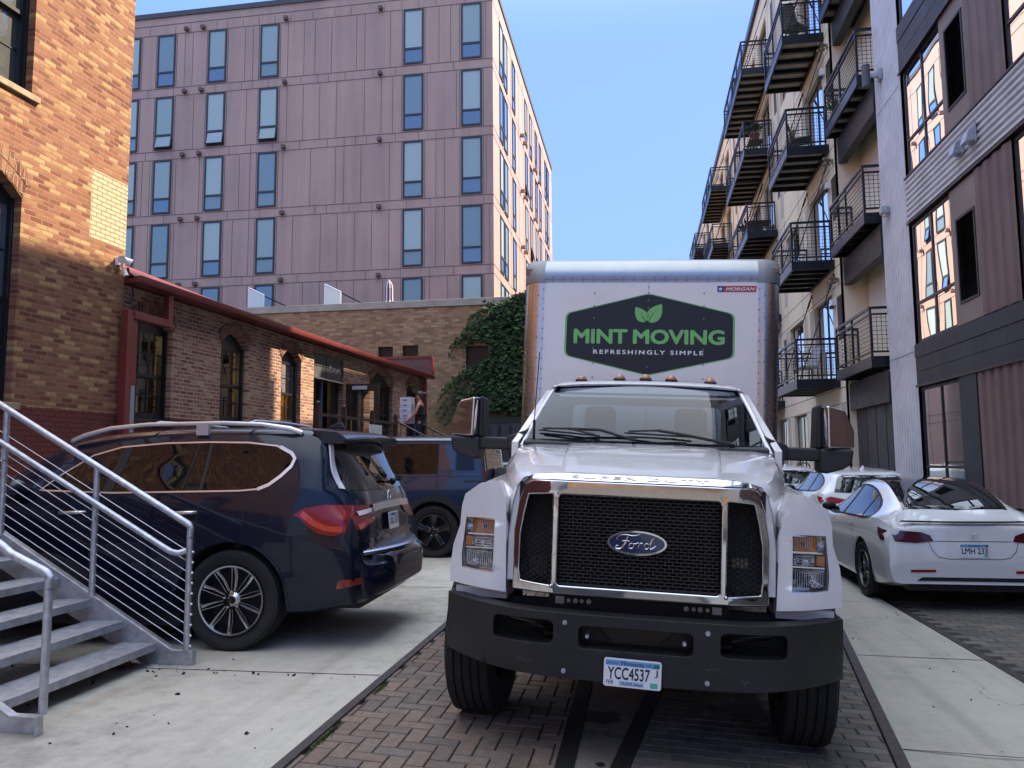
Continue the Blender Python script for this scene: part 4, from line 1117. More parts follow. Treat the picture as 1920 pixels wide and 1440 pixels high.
def pot(loc, label, s=1.0):
    e = empty("potted_plant", loc); tag(e, label, "plant"); r = random.Random(int(loc[1]*10))
    mb = MB(); mb.lathe([(.001,0),(.12*s,0),(.17*s,.26*s),(.19*s,.26*s),(.19*s,.30*s),(.15*s,.30*s),(.001,.27*s)], (0,0,0), (0,0,1), 16); mb.build("pot", m_pot, e, smooth=40)
    mb = MB()
    for k in range(90):
        a = r.random()*6.28; t = r.uniform(.2,1.2); L = r.uniform(.15,.42)*s
        dx, dy, dz = cos(a)*sin(t)*L, sin(a)*sin(t)*L, cos(t)*L
        c = Vector((dx,dy,.3*s+dz)); w = Vector((-sin(a),cos(a),0))*.035*s
        mb.add([tuple(c*.55+Vector((0,0,.14*s))), tuple(c+w), tuple(c*1.15), tuple(c-w)], [(0,1,2,3)])
    mb.build("foliage", M("pot_leaf", (.04,.085,.02), .6, var=.3, vscale=10), e)
pot((4.6, 29.75, 3.42+3.18*3+D+.44), "terracotta pot with leafy plant on the brown balcony table")
pot((4.4, 31.0, 3.42+3.18*2+D), "bushy potted plant at the end of the middle far balcony", 1.3)
pot((5.15, 20.1, 3.53+3.17*2+D), "trailing potted plant on the recessed balcony by the column", .8)

# ------------------------------------------------------------------ galvanised steps at the left
st = empty("metal_staircase", (-3.42, 4.85, .086)); tag(st, "galvanised steel steps with cable railing in the left foreground", "staircase")
# local: x grows towards the street, steps climb towards -x; near side y=-.75, far side y=.72
sl = .158/.285
for y0, nm in ((-.80, 'n'), (.69, 'f')):
    mb = MB()
    mb.prism([(.02,.0),(.02,.11),(-.14,.11),(-4.2,2.42),(-4.2,2.08),(-.38,.0)], lambda u,v,d: (u,d,v), y0, y0+.012)
    mb.prism([(.022,.10),(.022,.112),(-.14,.112),(-4.2,2.422),(-4.2,2.40),(-.138,.10)], lambda u,v,d: (u,d,v), y0-.045 if nm == 'n' else y0+.012, y0 if nm == 'n' else y0+.06)
    mb.box(.02,.032,y0-.045 if nm == 'n' else y0-.0, y0+.012 if nm == 'n' else y0+.06,0,.112)
    mb.build("stringer", m_galv, st, bevel=.003)
for k in range(13):
    x = -.285*(k+1)+.02; z = .158*(k+1)
    mb = MB(); mb.box(x-.29, x, -.787, .689, z-.012, z); mb.box(x-.004, x, -.787, .689, z-.055, z-.0121)
    mb.box(x-.29,x-.286,-.787,.689,z-.05,z-.0121)
    mb.build("tread", M("tread_plate", (.42,.44,.48), .5, .6, var=.25, vscale=14, bump=.2, bscale=120) if k == 0 else bpy.data.materials["tread_plate"], st, bevel=.003)
def rail(yc, posts, hand_y, first=0):
    for i, x in enumerate(posts):
        zb = max(.105, -x*sl+.03); zt = -x*sl+.88
        mb = MB(); mb.cyl((x,yc,zb),(x,yc,zt+.02),.024,14); mb.build("post", m_galv, st, smooth=40)
    mb = MB(); x0 = posts[0]; mb.tube([(x0,yc,.6-x0*sl+.28),(x0,yc,-x0*sl+.905),(x0-.01,yc,-x0*sl+.925),(x0-.04,yc,-(x0-.04)*sl+.94),(-4.2,yc,4.2*sl+.90)], .026, 14); mb.build("top_rail", m_galv, st, smooth=50)
posts_f = [-.02, -.84, -1.68, -2.5, -3.3]
for x in posts_f:
    zb = max(.10, -(x+.14)*sl*1.0+.10) if x < -.2 else .11
    zt = -x*.559+1.03
    mb = MB(); mb.cyl((x,.70,zb),(x,.70,zt),.024,14); mb.build("post", m_galv, st, smooth=40)
mb = MB(); mb.tube([(-.02,.70,.95),(-.02,.70,1.03),(-.035,.70,1.052),(-.06,.70,1.066),(-4.2,.70,3.38)], .026, 14); mb.build("top_rail", m_galv, st, smooth=50)
mb = MB(); mb.tube([(-.02,.655,.86),(-.07,.625,.842),(-.12,.615,.855),(-.18,.615,.885),(-4.2,.615,3.12)], .023, 14); mb.build("handrail", m_galv, st, smooth=50)
for x in posts_f[1:]: mb = MB(); mb.tube([(x,.70,-x*.559+.62),(x+.05,.615,-x*.559+.62),(x+.05,.615,-x*.559+.76)], .01, 6); mb.build("bracket", m_galv, st)
m_cable = M("stainless_cable", (.62,.60,.58), .3, .8)
for j in range(10):
    z = .14+j*.078
    mb = MB(); mb.cyl((-.02,.70,z),(-4.2,.70,z+4.18*.556),.0032,6); mb.ball((.008,.70,z),.011,8,5); mb.build("cable", m_cable, st)
mb = MB(); mb.cyl((-.0,-.76,.10),(-.0,-.76,.865),.024,14); mb.build("post", m_galv, st, smooth=40)
mb = MB(); mb.tube([(-.0,-.76,.80),(-.0,-.76,.87),(-.018,-.76,.893),(-.05,-.76,.91),(-.26,-.76,1.0),(-.33,-.76,1.05),(-4.2,-.76,3.19)], .026, 14); mb.build("top_rail", m_galv, st, smooth=50)
for x in (-1.2,-2.4): mb = MB(); mb.cyl((x,-.76,-x*sl),(x,-.76,-x*sl+.87),.024,14); mb.build("post", m_galv, st, smooth=40)
mb = MB(); mb.box(-.48,-.42,.55,.62,0,.10); mb.box(-.53,-.40,.50,.66,0,.012); mb.build("foot_bracket", M("rusty_steel", (.12,.05,.025), .85, var=.5, vscale=25), st)
mb = MB(); mb.box(-5.4,-4.2,-.8,.75,2.30,2.36); mb.build("landing", m_galv, st)
# ------------------------------------------------------------------ the moving truck (faces the camera; local y runs back from the bumper)
truck = empty("moving_truck", (-0.085, 4.17, 0.005), (0, radians(2.7), radians(-.8)))
tag(truck, "white box moving truck with chrome grille and green mint logo on its box, facing viewer", "truck")
m_twhite = M("truck_white", (.74,.725,.72), .22, 0, coat=1.0, var=.06, vscale=2.5, rvar=.06)
m_boxwhite = M("box_panel_white", (.76,.745,.74), .34, 0, coat=.5, var=.05, vscale=.8, rvar=.06)
m_bump = M("bumper_plastic", (.013,.013,.014), .52, var=.3, vscale=7, bump=.12, bscale=260, rvar=.1)
m_greycap = M("grey_cap", (.22,.22,.23), .45, .3, var=.15)
m_gap = M("black_gap", (.006,.006,.007), .6)
m_mesh = M("grille_black", (.016,.016,.016), .42)
def sym(pts): return pts + [(-u, v) for u, v in reversed(pts)]
def xs_(a, b, n): return [a+(b-a)*i/n for i in range(n+1)]
# bumper
def by(x): a = max(0, abs(x)-.5); return .30*(a/.585)**2
def bfn(u, v, d):
    return (u, by(u)+d, v)
top = [(x, .785+.018*(abs(x)/1.085)**2) for x in xs_(-1.085, 1.085, 36)]
bot = [(x, .447+.045*(abs(x)/1.085)**2) for x in xs_(1.085, -1.085, 36)]
def dense(poly, n=6):
    o = []
    for (a, b), (c, d) in zip(poly, poly[1:]+poly[:1]):
        L = sqrt((c-a)**2+(d-b)**2); k = max(1, int(L/.06))
        o += [(a+(c-a)*i/k, b+(d-b)*i/k) for i in range(k)]
    return o
mb = MB()
mb.cplate(bot + top, [dense(rrect(-.765,-.43,.622,.744,.03)), dense(rrect(-.295,.295,.612,.728,.03)), dense(rrect(.43,.765,.622,.744,.03))], 0, .12, bfn, .06)
bump = mb.build("bumper", m_bump, truck, bevel=.016, seg=3, ang=50)
mb = MB()
for s in (-1, 1): mb.box(*(sorted((s*1.0, s*1.083))), .33, .62, .50, .79)
mb.build("bumper_end", m_bump, truck, bevel=.03, seg=3)
mb = MB(); mb.box(-1.02,1.02,.42,.46,.48,.78); mb.box(-.8,-.42,.2,.42,.57,.60); mb.box(.42,.8,.2,.42,.57,.60); mb.build("bumper_backing", m_gap, truck)
for s in (-1, 1):
    mb = MB(); mb.tube([(s*.70,.24,.69),(s*.58,.16,.69),(s*.50,.13,.68),(s*.46,.17,.665)], [.012,.016,.02,.024], 8); mb.box(s*.47-.035,s*.47+.035,.19,.3,.625,.74); mb.build("tow_hook", m_blackmetal, truck, smooth=50)
mb = MB(); mb.box(-.50,-.455,.2,.21,.625,.745); mb.build("hook_plate", m_galv, truck)
mb = MB()
for k in range(60): x = -.2+k*.4/59; mb.box(x-.0018,x+.0018,.17,.19,.62,.715)
mb.box(-.21,.21,.195,.20,.61,.72); mb.build("oil_cooler", M("cooler_fins", (.10,.09,.08), .5, .5), truck)
mb = MB(); mb.cyl((-.2,.165,.718),(.21,.165,.718),.008,8); mb.build("cooler_pipe", M("brass_pipe", (.45,.35,.22), .35, .8), truck)
for s in (-1,1):
    mb = MB(); mb.prism([(s*.29,.72),(s*.21,.72),(s*.185,.67),(s*.12,.625),(s*.29,.62)], lambda u,v,d: (u,d,v), .15, .165)
    mb.build("cooler_bracket", m_blackmetal, truck)
for x in (-.368, .366):
    for z in (.738, .491):
        mb = MB(); mb.cyl((x,by(x)-.008,z),(x,.03,z),.013,10); mb.cyl((x,by(x)-.016,z),(x,by(x)-.008,z),.007,6); mb.build("bolt", m_galv, truck)
for x in (-.25,.25): mb = MB(); mb.cyl((x,-.006,.675),(x,.2,.675),.010,8); mb.build("bolt", m_galv, truck)
mb = MB(); rs = random.Random(9)
for cx, cz, w, h in ((.56,.515,.018,.016),(.41,.56,.05,.006),(-.55,.53,.03,.004),(-.60,.535,.012,.006),(.80,.66,.006,.006),(-.16,.60,.02,.003),(.25,.545,.03,.003),(-.9,.62,.02,.004)):
    for k in range(5):
        x = cx+rs.uniform(-w,w); z = cz+rs.uniform(-h,h); a = rs.uniform(.2,1)*w*.5; b = rs.uniform(.3,1)*h*.4
        mb.add([bfn(x-a,z,-.0012), bfn(x,z-b,-.0012), bfn(x+a,z+b*.3,-.0012), bfn(x,z+b,-.0012)], [(0,1,2,3)])
mb.build("bumper_scuffs", M("scuff_grey", (.12,.11,.10), .8), bump)
# licence plate
PR = radians(0.8)
def plate_set(parent, cx, cz, w, h, y, main, side=None, low=True, sticker=True, fn=None):
    fn = fn or (lambda u, v, d: (cx+u*cos(PR)+v*sin(PR), y-d, cz+v*cos(PR)-u*sin(PR)))
    mb = MB(); mb.prism(rrect(-w/2,w/2,-h/2,h/2,h*.09), fn, 0, .004); p = mb.build("licence_plate", m_plate, parent)
    mb = MB(); mb.prism(rect(-w*.47,w*.47,h*.25,h*.44), fn, .004, .005); mb.build("plate_band", m_plateblue, p)
    text_part("plate_state", "Minnesota", M("plate_navy", (.02,.05,.16), .4), p, (-w*.2,w*.2,h*.27,h*.42), .001, .01, fn=fn, d=.005)
    e = w*.47 if not side else w*.33
    text_part("plate_number", main, m_platetext, p, (-w*.43,e*.92,-h*.24,h*.20), .001, .018, fn=fn, d=.004)
    if side: text_part("plate_class", side, m_platetext, p, (w*.38,w*.44,-h*.06,h*.20), .001, .0, fn=fn, d=.004)
    if low:
        mb = MB(); mb.prism(rect(-w*.22,w*.2,-h*.45,-h*.28), fn, .004, .0045); mb.build("plate_lake", M("plate_pale_blue", (.42,.55,.72), .4), p)
        text_part("plate_motto", "10,000 lakes", bpy.data.materials["plate_navy"], p, (-w*.20,w*.18,-h*.43,-h*.31), .0008, .01, fn=fn, d=.0045)
        text_part("plate_month", "FEB", m_platetext, p, (-w*.45,-w*.33,-h*.41,-h*.28), .0008, 0, fn=fn, d=.004)
    if sticker:
        mb = MB(); mb.prism(rect(w*.31,w*.44,-h*.44,-h*.26), fn, .004, .005); mb.build("plate_sticker", M("green_sticker", (.10,.50,.36), .4), p)
        mb = MB(); mb.prism([(w*.36,h*.26),(w*.46,h*.26),(w*.46,h*.43),(w*.44,h*.36),(w*.42,h*.43),(w*.40,h*.35),(w*.38,h*.42),(w*.36,h*.34)], fn, .005, .006); mb.build("plate_pines", M("pine_green", (.03,.16,.13), .4), p)
    return p
pl = plate_set(truck, -.010, .512, .293, .142, -.024, "YCC4537", "J")
fnp = lambda u, v, d: (-.010+u, -.024-d, .512+v)
text_part("plate_small", "EXPLORE", bpy.data.materials["plate_navy"], pl, (-.132,-.075,.045,.053), .0005, 0, fn=fnp, d=.0052)
text_part("plate_small", ".com", bpy.data.materials["plate_navy"], pl, (.066,.098,.041,.053), .0005, 0, fn=fnp, d=.0052)
# grille surround
def gy(x): a = max(0, abs(x)-.44); return .10 + .75*a**1.6
gfn = lambda u, v, d: (u, gy(u)+d, v)
half = [(0,.85),(.43,.85),(.69,.85),(.692,1.19),(.665,1.36),(.628,1.455),(.59,1.478),(.44,1.48),(0,1.48)]
outer = dense(half[:-1] + [(-u, v) for u, v in reversed(half[1:])] , 6)
outer = dense([(.43,.862),(.69,.862),(.692,1.19),(.665,1.36),(.628,1.455),(.59,1.478),(.44,1.48),(-.44,1.48),(-.59,1.478),(-.628,1.455),(-.665,1.36),(-.692,1.19),(-.69,.862),(-.43,.862)])
hc = dense(rrect(-.432,.432,.912,1.400,.02))
hs = [(.466,.910),(.642,.920),(.651,1.0),(.649,1.17),(.631,1.28),(.606,1.390),(.470,1.400)]
mb = MB(); mb.cplate(outer, [hc, dense(hs), dense([(-u, v) for u, v in reversed(hs)])], 0, .11, gfn, .06)
mb.build("grille_surround", m_chrome, truck, bevel=.010, seg=4, ang=50)
mb = MB()
lip = [(-.665,1.466,.285),(-.59,1.506,gy(.59)+.05),(-.44,1.517,.155),(.44,1.517,.155),(.59,1.506,gy(.59)+.05),(.665,1.466,.285)]
fr = [(-.64,1.44,gy(.64)+.004),(-.59,1.482,gy(.59)),(-.44,1.484,.102),(.44,1.484,.102),(.59,1.482,gy(.59)),(.64,1.44,gy(.64)+.004)]
vs = [(x,y,z) for x,z,y in fr] + [(x,y,z) for x,z,y in lip]
mb.add(vs, [(i,i+1,i+7,i+6) for i in range(5)]); mb.add([(x,y,z-.03) for x,y,z in vs], [(i,i+1,i+7,i+6) for i in range(5)])
mb.build("grille_lip", m_chrome, truck)
sfn = lambda u, v, d: (u, .102+.053*v - d*.5, 1.484+.033*v+d*.85)
text_part("raised_lettering", "SUPER DUTY", M("dark_chrome", (.38,.41,.46), .12, 1.0), truck, (-.37,.37,.28,.74), .003, -.008, fn=sfn, space=1.12)
mb = MB(); mb.box(-.68,.68,.26,.28,.86,1.46); mb.build("grille_backing", m_gap, truck)
mb = MB()
for x in (-.362, .362): mb.box(x-.006,x+.006,.205,.22,.93,1.39)
for k in range(46): z = .93+k*.0102; mb.box(-.355,.355,.225,.245,z-.0018,z+.0018)
mb.build("radiator", M("radiator_fins", (.05,.05,.048), .5, .6), truck)
mb = MB(); rows = 26
for r in range(rows+1):
    z = .915+.482*r/rows; mb.box(-.43,.43,.165,.185,z-.0028,z+.0028)
    if r < rows:
        for c in range(21):
            x = -.42+c*.042+(.021 if r % 2 else 0)
            if abs(x) < .425: mb.box(x-.0028,x+.0028,.167,.183,z,z+.482/rows)
mb.build("grille_mesh", m_mesh, truck)
for s in (-1, 1):
    mb = MB(); n = 9
    for r in range(17):
        for c in range(8):
            x = .49+c*.0225*1; z = .93+r*.029+(.0145 if c % 2 else 0); x = s*(.487+c*.0215)
            if z > 1.38 - max(0, (abs(x)-.60))*3: continue
            R0 = .0135
            pts = [(x+R0*cos(pi/3*i), .185+.45*max(0,abs(x)-.44)**1.6, z+R0*sin(pi/3*i)) for i in range(7)]
            mb.tube(pts, .0024, 4)
    mb.build("side_grille_mesh", m_mesh, truck)
mb = MB(); mb.box(-.60,-.50,.21,.225,.95,1.05); mb.build("side_duct", m_blackmetal, truck, bevel=.01)
mb = MB(); mb.box(.50,.585,.21,.225,1.05,1.10); mb.build("side_duct", M("dull_gold", (.16,.13,.08), .6), truck)
for s in (-1,1): mb = MB(); mb.ball((s*.462,gy(.462)-.004,.905),.011,10,6); mb.build("screw", m_chrome, truck, smooth=60)
# blue oval badge with script
bc = (-.005, 1.157)
ofn = lambda u, v, d: (bc[0]+u, .158-d, bc[1]+v)
def oval(a, b, n=40): return [(a*cos(2*pi*i/n), b*sin(2*pi*i/n)) for i in range(n)]
mb = MB(); mb.plate(oval(.160,.066), [oval(.148,.056)], 0, .025, ofn); badge = mb.build("badge", m_chrome, truck, bevel=.004)
mb = MB(); mb.prism(oval(.149,.057), ofn, 0, .016); mb.build("badge_face", M("badge_blue", (.006,.018,.085), .12, 0, coat=1), badge)
mb = MB()
def stroke(pts, w0=.0045, w1=.0028):
    P = [Vector((x*.135, y*.098)) for x, y in pts]; Q = []
    for i in range(len(P)-1):
        p0, p1, p2, p3 = P[max(i-1,0)], P[i], P[i+1], P[min(i+2,len(P)-1)]
        for t in (0,.25,.5,.75): Q.append(.5*((2*p1)+(p2-p0)*t+(2*p0-5*p1+4*p2-p3)*t*t+(3*p1-p0-3*p2+p3)*t**3))
    Q.append(P[-1]); n = len(Q)
    mb.tube([ofn(q.x, q.y, .017) for q in Q], [w1+(w0-w1)*sin(pi*i/(n-1)) for i in range(n)], 6)
stroke([(-.80,.12),(-.78,.30),(-.62,.42),(-.40,.44),(-.20,.40),(-.02,.42),(.12,.50)], .006)
stroke([(-.34,.42),(-.42,.15),(-.52,-.15),(-.66,-.34),(-.82,-.34),(-.84,-.22),(-.74,-.18)], .007)
stroke([(-.60,.06),(-.45,.10),(-.28,.08)])
stroke([(-.18,-.02),(-.30,-.08),(-.32,-.24),(-.22,-.30),(-.12,-.20),(-.14,-.06),(-.06,-.04),(.04,.0)])
stroke([(.02,.02),(.08,-.02),(.06,-.16),(.03,-.30)]); stroke([(.07,-.10),(.14,.0),(.22,-.0),(.24,-.05)])
stroke([(.48,-.05),(.38,.0),(.30,-.12),(.32,-.27),(.42,-.27),(.50,-.12)]); stroke([(.66,.34),(.58,.16),(.50,-.12),(.52,-.28),(.62,-.24),(.76,-.10)], .006)
mb.build("badge_script", m_chrome, badge, smooth=60)
# fenders, headlights, hood
def ffy(x): return .235 + .55*max(0, abs(x)-.82)**1.5
flP = [(.735,.832),(.95,.85),(1.083,.862),(1.085,.935),(1.07,1.07),(1.03,1.19),(1.024,1.30),(1.005,1.37),(.905,1.440),(.80,1.455),(.752,1.34)]
hlP = [(.812,.932),(.92,.938),(1.006,.948),(1.012,1.03),(1.0,1.15),(.992,1.238),(.9,1.24),(.812,1.238)]
m_hlback = M("headlight_reflector", (.90,.91,.93), .14, .3, coat=.6)
m_lens = thin_glass("headlight_lens", (.97,.97,.98), .8)
for s in (1, -1):
    fn = lambda u, v, d, s=s: (s*u, ffy(u)+d, v)
    mb = MB(); mb.cplate(dense(flP), [dense(hlP)], 0, .13, fn, .05); fd = mb.build("fender", m_twhite, truck, bevel=.03, seg=5, ang=50)
    arc = [(.80+.58*cos(radians(a)), .50+.58*sin(radians(a))) for a in range(38, 143, 8)]
    side = [(.36,.862)] + [(.36,1.36),(.42,1.41),(.7,1.44),(1.1,1.47),(1.45,1.48),(1.46,.86)] + [p for p in arc]
    mb = MB(); mb.plate(side, [], .74, 1.05, lambda u, v, d, s=s: (s*(d-.10*max(0,(v-1.25))/.2 if d > .9 else d), u, v)); mb.build("fender_side", m_twhite, fd, bevel=.03, seg=3, ang=50)
    mb = MB(); mb.box(*sorted((s*.745,s*1.05)), .33, .60, .775, .838); mb.build("lower_skirt", m_twhite, fd, bevel=.008)
    # headlight
    mb = MB(); mb.prism(hlP, fn, .085, .10); hl = mb.build("headlight", m_hlback, truck)
    mb = MB(); mb.plate(hlP, [[(u+(.9-u)*.07, v+(1.09-v)*.05) for u, v in hlP]], .012, .085, fn); mb.build("bezel", m_chrome, hl)
    mb = MB(); mb.box(*sorted((s*.822,s*.985)), ffy(.9)+.055, ffy(.9)+.09, 1.136, 1.147); mb.box(*sorted((s*.822,s*.99)), ffy(.9)+.045, ffy(.9)+.09, 1.060, 1.068); mb.build("divider", m_chrome, hl)
    def flutes(u0, u1, v0, v1, n, m, nm, r=.004, y=.021):
        mb = MB()
        for k in range(n):
            u = u0+(u1-u0)*(k+.5)/n; w = (u1-u0)/n*.5
            mb.tube([fn(u,v0,y+.012), fn(u,v0+.008,y), fn(u,v1-.008,y), fn(u,v1,y+.012)], w*.98, 8)
        mb.build(nm, m, hl, smooth=70)
    def bowl(u0, u1, v0, v1, dep, m, nm):
        mb = MB(); n = 8
        vs = [fn(u0+(u1-u0)*i/n, v0+(v1-v0)*j/n, .022+dep*(1-max(abs(2*i/n-1)**2.2, abs(2*j/n-1)**2.2))) for j in range(n+1) for i in range(n+1)]
        mb.add(vs, [(j*(n+1)+i, j*(n+1)+i+1, (j+1)*(n+1)+i+1, (j+1)*(n+1)+i) for j in range(n) for i in range(n)]); mb.build(nm, m, hl, smooth=80)
    bowl(.822,.990,.962,1.056,.055,m_chrome,"main_reflector"); bowl(.826,.935,1.072,1.132,.04,m_chrome,"park_reflector"); bowl(.824,.945,1.150,1.234,.035,M("amber_reflector", (.95,.36,.03), .25, 0, coat=1) if s == 1 else bpy.data.materials["amber_reflector"],"turn_reflector"); bowl(.946,.988,1.152,1.232,.04,m_chrome,"clear_reflector")
    mb = MB()
    for k in range(13): u = .832+k*.0122; mb.cyl(fn(u,.968,.018), fn(u,1.050,.018), .0022, 5)
    for k in range(8): u = .835+k*.012; mb.cyl(fn(u,1.156,.018), fn(u,1.228,.018), .002, 5)
    for k in range(4): mb.cyl(fn(.83,1.08+k*.015,.018), fn(.93,1.08+k*.015,.018), .002, 5)
    mb.build("lens_ribs", m_hlback, hl)
    mb = MB(); mb.box(*sorted((s*.945,s*.992)), ffy(.97)+.02, ffy(.97)+.06, 1.074, 1.13); mb.build("side_marker", m_amber, hl, bevel=.004)
    mb = MB(); mb.ball(fn(.905,1.008,.045),.015,12,8); mb.ball(fn(.877,1.19,.04),.012,10,6); mb.build("bulb", m_gap, hl, smooth=60)
    mb = MB(); mb.prism(hlP, fn, .008, .011); mb.build("lens", m_lens, hl)
def loft_sections(secs, sub=6, mirror=True):
    """secs: list of (y, [(x,z)...]); Catmull-Rom along the length"""
    P = [[Vector((x, y, z)) for x, z in pts] for y, pts in secs]; K = len(P[0]); rows = []
    for i in range(len(P)-1):
        a, b, c, d = P[max(i-1,0)], P[i], P[i+1], P[min(i+2,len(P)-1)]
        for j in range(sub + (1 if i == len(P)-2 else 0)):
            t = j/sub
            rows.append([.5*((2*b[k])+(c[k]-a[k])*t+(2*a[k]-5*b[k]+4*c[k]-d[k])*t*t+(3*b[k]-a[k]-3*c[k]+d[k])*t**3) for k in range(K)])
    mb = MB()
    for s in ((1,-1) if mirror else (1,)):
        vs = [(s*p.x, p.y, p.z) for r in rows for p in r]
        mb.add(vs, [(i*K+k, i*K+k+1, (i+1)*K+k+1, (i+1)*K+k) for i in range(len(rows)-1) for k in range(K-1)])
    return mb
hf = [(.445,1.512),(.58,1.503),(.655,1.485),(.69,1.44),(.715,1.34),(.735,1.15),(.735,.9)]; hi = [(.40,1.47),(.55,1.455),(.60,1.40),(.63,1.2),(.63,.93)]
for s in (1,-1):
    mb = MB(); mb.plate([(s*u, v) for u, v in hf + [(.62,.9),(.63,1.2),(.60,1.40),(.55,1.46),(.44,1.49)]], [], .262, .27, lambda u, v, d: (u, d, v))
    mb.build("hood_flange", m_twhite, truck)
mb = MB(); mb.add([(-.44,.155,1.517),(.44,.155,1.517),(.44,.26,1.523),(-.44,.26,1.523),(-.59,gy(.59)+.05,1.506),(-.60,.27,1.505),(.59,gy(.59)+.05,1.506),(.60,.27,1.505)], [(0,1,2,3),(4,0,3,5),(1,6,7,2)]); mb.build("hood_lip", m_twhite, truck)
hood = [(.25, [(0,1.522),(.25,1.522),(.415,1.517),(.435,1.513),(.445,1.506),(.58,1.503),(.655,1.485),(.69,1.44),(.715,1.34),(.735,1.15),(.735,.9)]),
        (.42, [(0,1.568),(.26,1.568),(.43,1.561),(.45,1.557),(.46,1.548),(.65,1.545),(.735,1.525),(.775,1.46),(.775,1.36),(.765,1.15),(.75,.9)]),
        (.70, [(0,1.632),(.28,1.632),(.447,1.624),(.467,1.62),(.477,1.611),(.69,1.61),(.79,1.59),(.845,1.52),(.845,1.40),(.82,1.15),(.80,.9)]),
        (1.0, [(0,1.682),(.29,1.682),(.468,1.673),(.488,1.669),(.498,1.660),(.72,1.66),(.83,1.642),(.885,1.57),(.885,1.43),(.86,1.15),(.85,.9)]),
        (1.27, [(0,1.712),(.30,1.712),(.485,1.703),(.505,1.699),(.515,1.690),(.735,1.69),(.845,1.675),(.905,1.60),(.915,1.45),(.90,1.15),(.89,.9)])]
loft_sections(hood).build("hood", m_twhite, truck, smooth=40, merge=1e-4)
mb = MB(); mb.box(-.42,-.10,.50,.512,1.586,1.600); 
# cab
mb = MB(); mb.prism([(1.26,1.66),(1.26,1.706),(1.40,1.735),(1.46,1.735),(1.46,1.60)], lambda u, v, d: (d, u, v), -.84, .84); mb.build("cowl", M("cowl_plastic", (.02,.02,.022), .6), truck, bevel=.01)
def ws(s, t, off=0.0):
    w = .822+(.70-.822)*t; x = s*w; e = s*s
    y = 1.30+(1.955-1.30)*t - .10*(1-e)*(1-.4*t) + .06 + off*.8; z = 1.728+(2.163-1.728)*t + .022*(1-e)*t - off*.6 + .02*sin(pi*t)
    return (x, y, z)
def wsgrid(mb, s0, s1, t0, t1, n=16, m=8, off=0.0):
    vs = [ws(s0+(s1-s0)*i/n, t0+(t1-t0)*j/m, off) for j in range(m+1) for i in range(n+1)]
    mb.add(vs, [(j*(n+1)+i, j*(n+1)+i+1, (j+1)*(n+1)+i+1, (j+1)*(n+1)+i) for j in range(m) for i in range(n)])
mb = MB(); wsgrid(mb, -1, 1, 0, 1); mb.build("windshield", thin_glass("windshield_glass", (.40,.52,.62), .8), truck, smooth=80)
mb = MB()
wsgrid(mb,-1,-.955,0,1,2,8,.004); wsgrid(mb,.955,1,0,1,2,8,.004); wsgrid(mb,-.955,.955,.955,1,16,1,.004); wsgrid(mb,-.955,.955,0,.06,16,1,.004); mb.build("windshield_border", m_gap, truck)
for s in (-1, 1):
    mb = MB()
    pts = [Vector(ws(s, t)) + Vector((s*.014, .010, .0)) for t in [i/8 for i in range(-1, 9)]]
    mb.tube([tuple(p) for p in pts], .018, 8)
    mb.build("windshield_pillar", m_twhite, truck, smooth=60)
roof = [(1.95, [(0,2.192),(.3,2.189),(.55,2.180),(.68,2.168),(.735,2.145),(.755,2.11)]),
        (2.08, [(0,2.238),(.3,2.235),(.56,2.222),(.68,2.203),(.745,2.17),(.77,2.12)]),
        (2.4, [(0,2.262),(.3,2.258),(.56,2.243),(.69,2.22),(.755,2.18),(.785,2.12)]),
        (2.76, [(0,2.25),(.3,2.247),(.56,2.233),(.69,2.21),(.755,2.17),(.785,2.12)])]
loft_sections(roof).build("cab_roof", m_twhite, truck, smooth=50, merge=1e-4)
mb = MB(); mb.add([(-.75,1.97,2.12),(.75,1.97,2.12),(.76,2.75,2.16),(-.76,2.75,2.16)],[(0,1,2,3)]); mb.build("headliner", M("headliner_grey", (.18,.18,.18), .9), truck)
for s in (1, -1):
    def cfn(u, v, d, s=s): return (s*((.925 if v < 1.70 else .925-(v-1.70)*.34)-d), u, v)
    mb = MB(); mb.plate([(1.28,.75),(2.74,.75),(2.74,1.70),(2.74,2.13),(1.96,2.13),(1.36,1.74),(1.28,1.70)], [[(1.55,1.72),(2.45,1.72),(2.45,2.07),(1.98,2.07)]], 0, .05, cfn); mb.build("cab_door", m_twhite, truck, bevel=.008)
    mb = MB(); mb.add([cfn(1.55,1.72,.02),cfn(2.45,1.72,.02),cfn(2.45,2.07,.02),cfn(1.98,2.07,.02)],[(0,1,2,3)]); mb.build("door_glass", thin_glass("door_glass_clear", (.6,.68,.68), 1.4), truck)
mb = MB(); mb.plate(rect(-.88,.88,.75,2.14), [rrect(-.64,.64,1.72,2.07,.06)], 2.70, 2.74, lambda u, v, d: (u, d, v)); mb.build("cab_back", m_twhite, truck)
mb = MB(); mb.add([(-.64,2.72,1.72),(.64,2.72,1.72),(.64,2.72,2.07),(-.64,2.72,2.07)],[(0,1,2,3)]); mb.build("rear_glass", thin_glass("rear_glass", (.45,.58,.62), 1.0), truck)
m_seat = M("grey_seat_fabric", (.085,.09,.095), .9, var=.15, vscale=30)
mb = MB(); mb.box(-.86,.86,1.47,1.80,1.0,1.69); mb.box(-.8,.8,1.42,1.5,1.60,1.715); mb.build("dashboard", M("dash_black", (.02,.021,.022), .7), truck, bevel=.03)
mb = MB(); mb.box(-.86,.86,1.5,2.69,.78,1.05); mb.build("cab_floor", m_gap, truck)
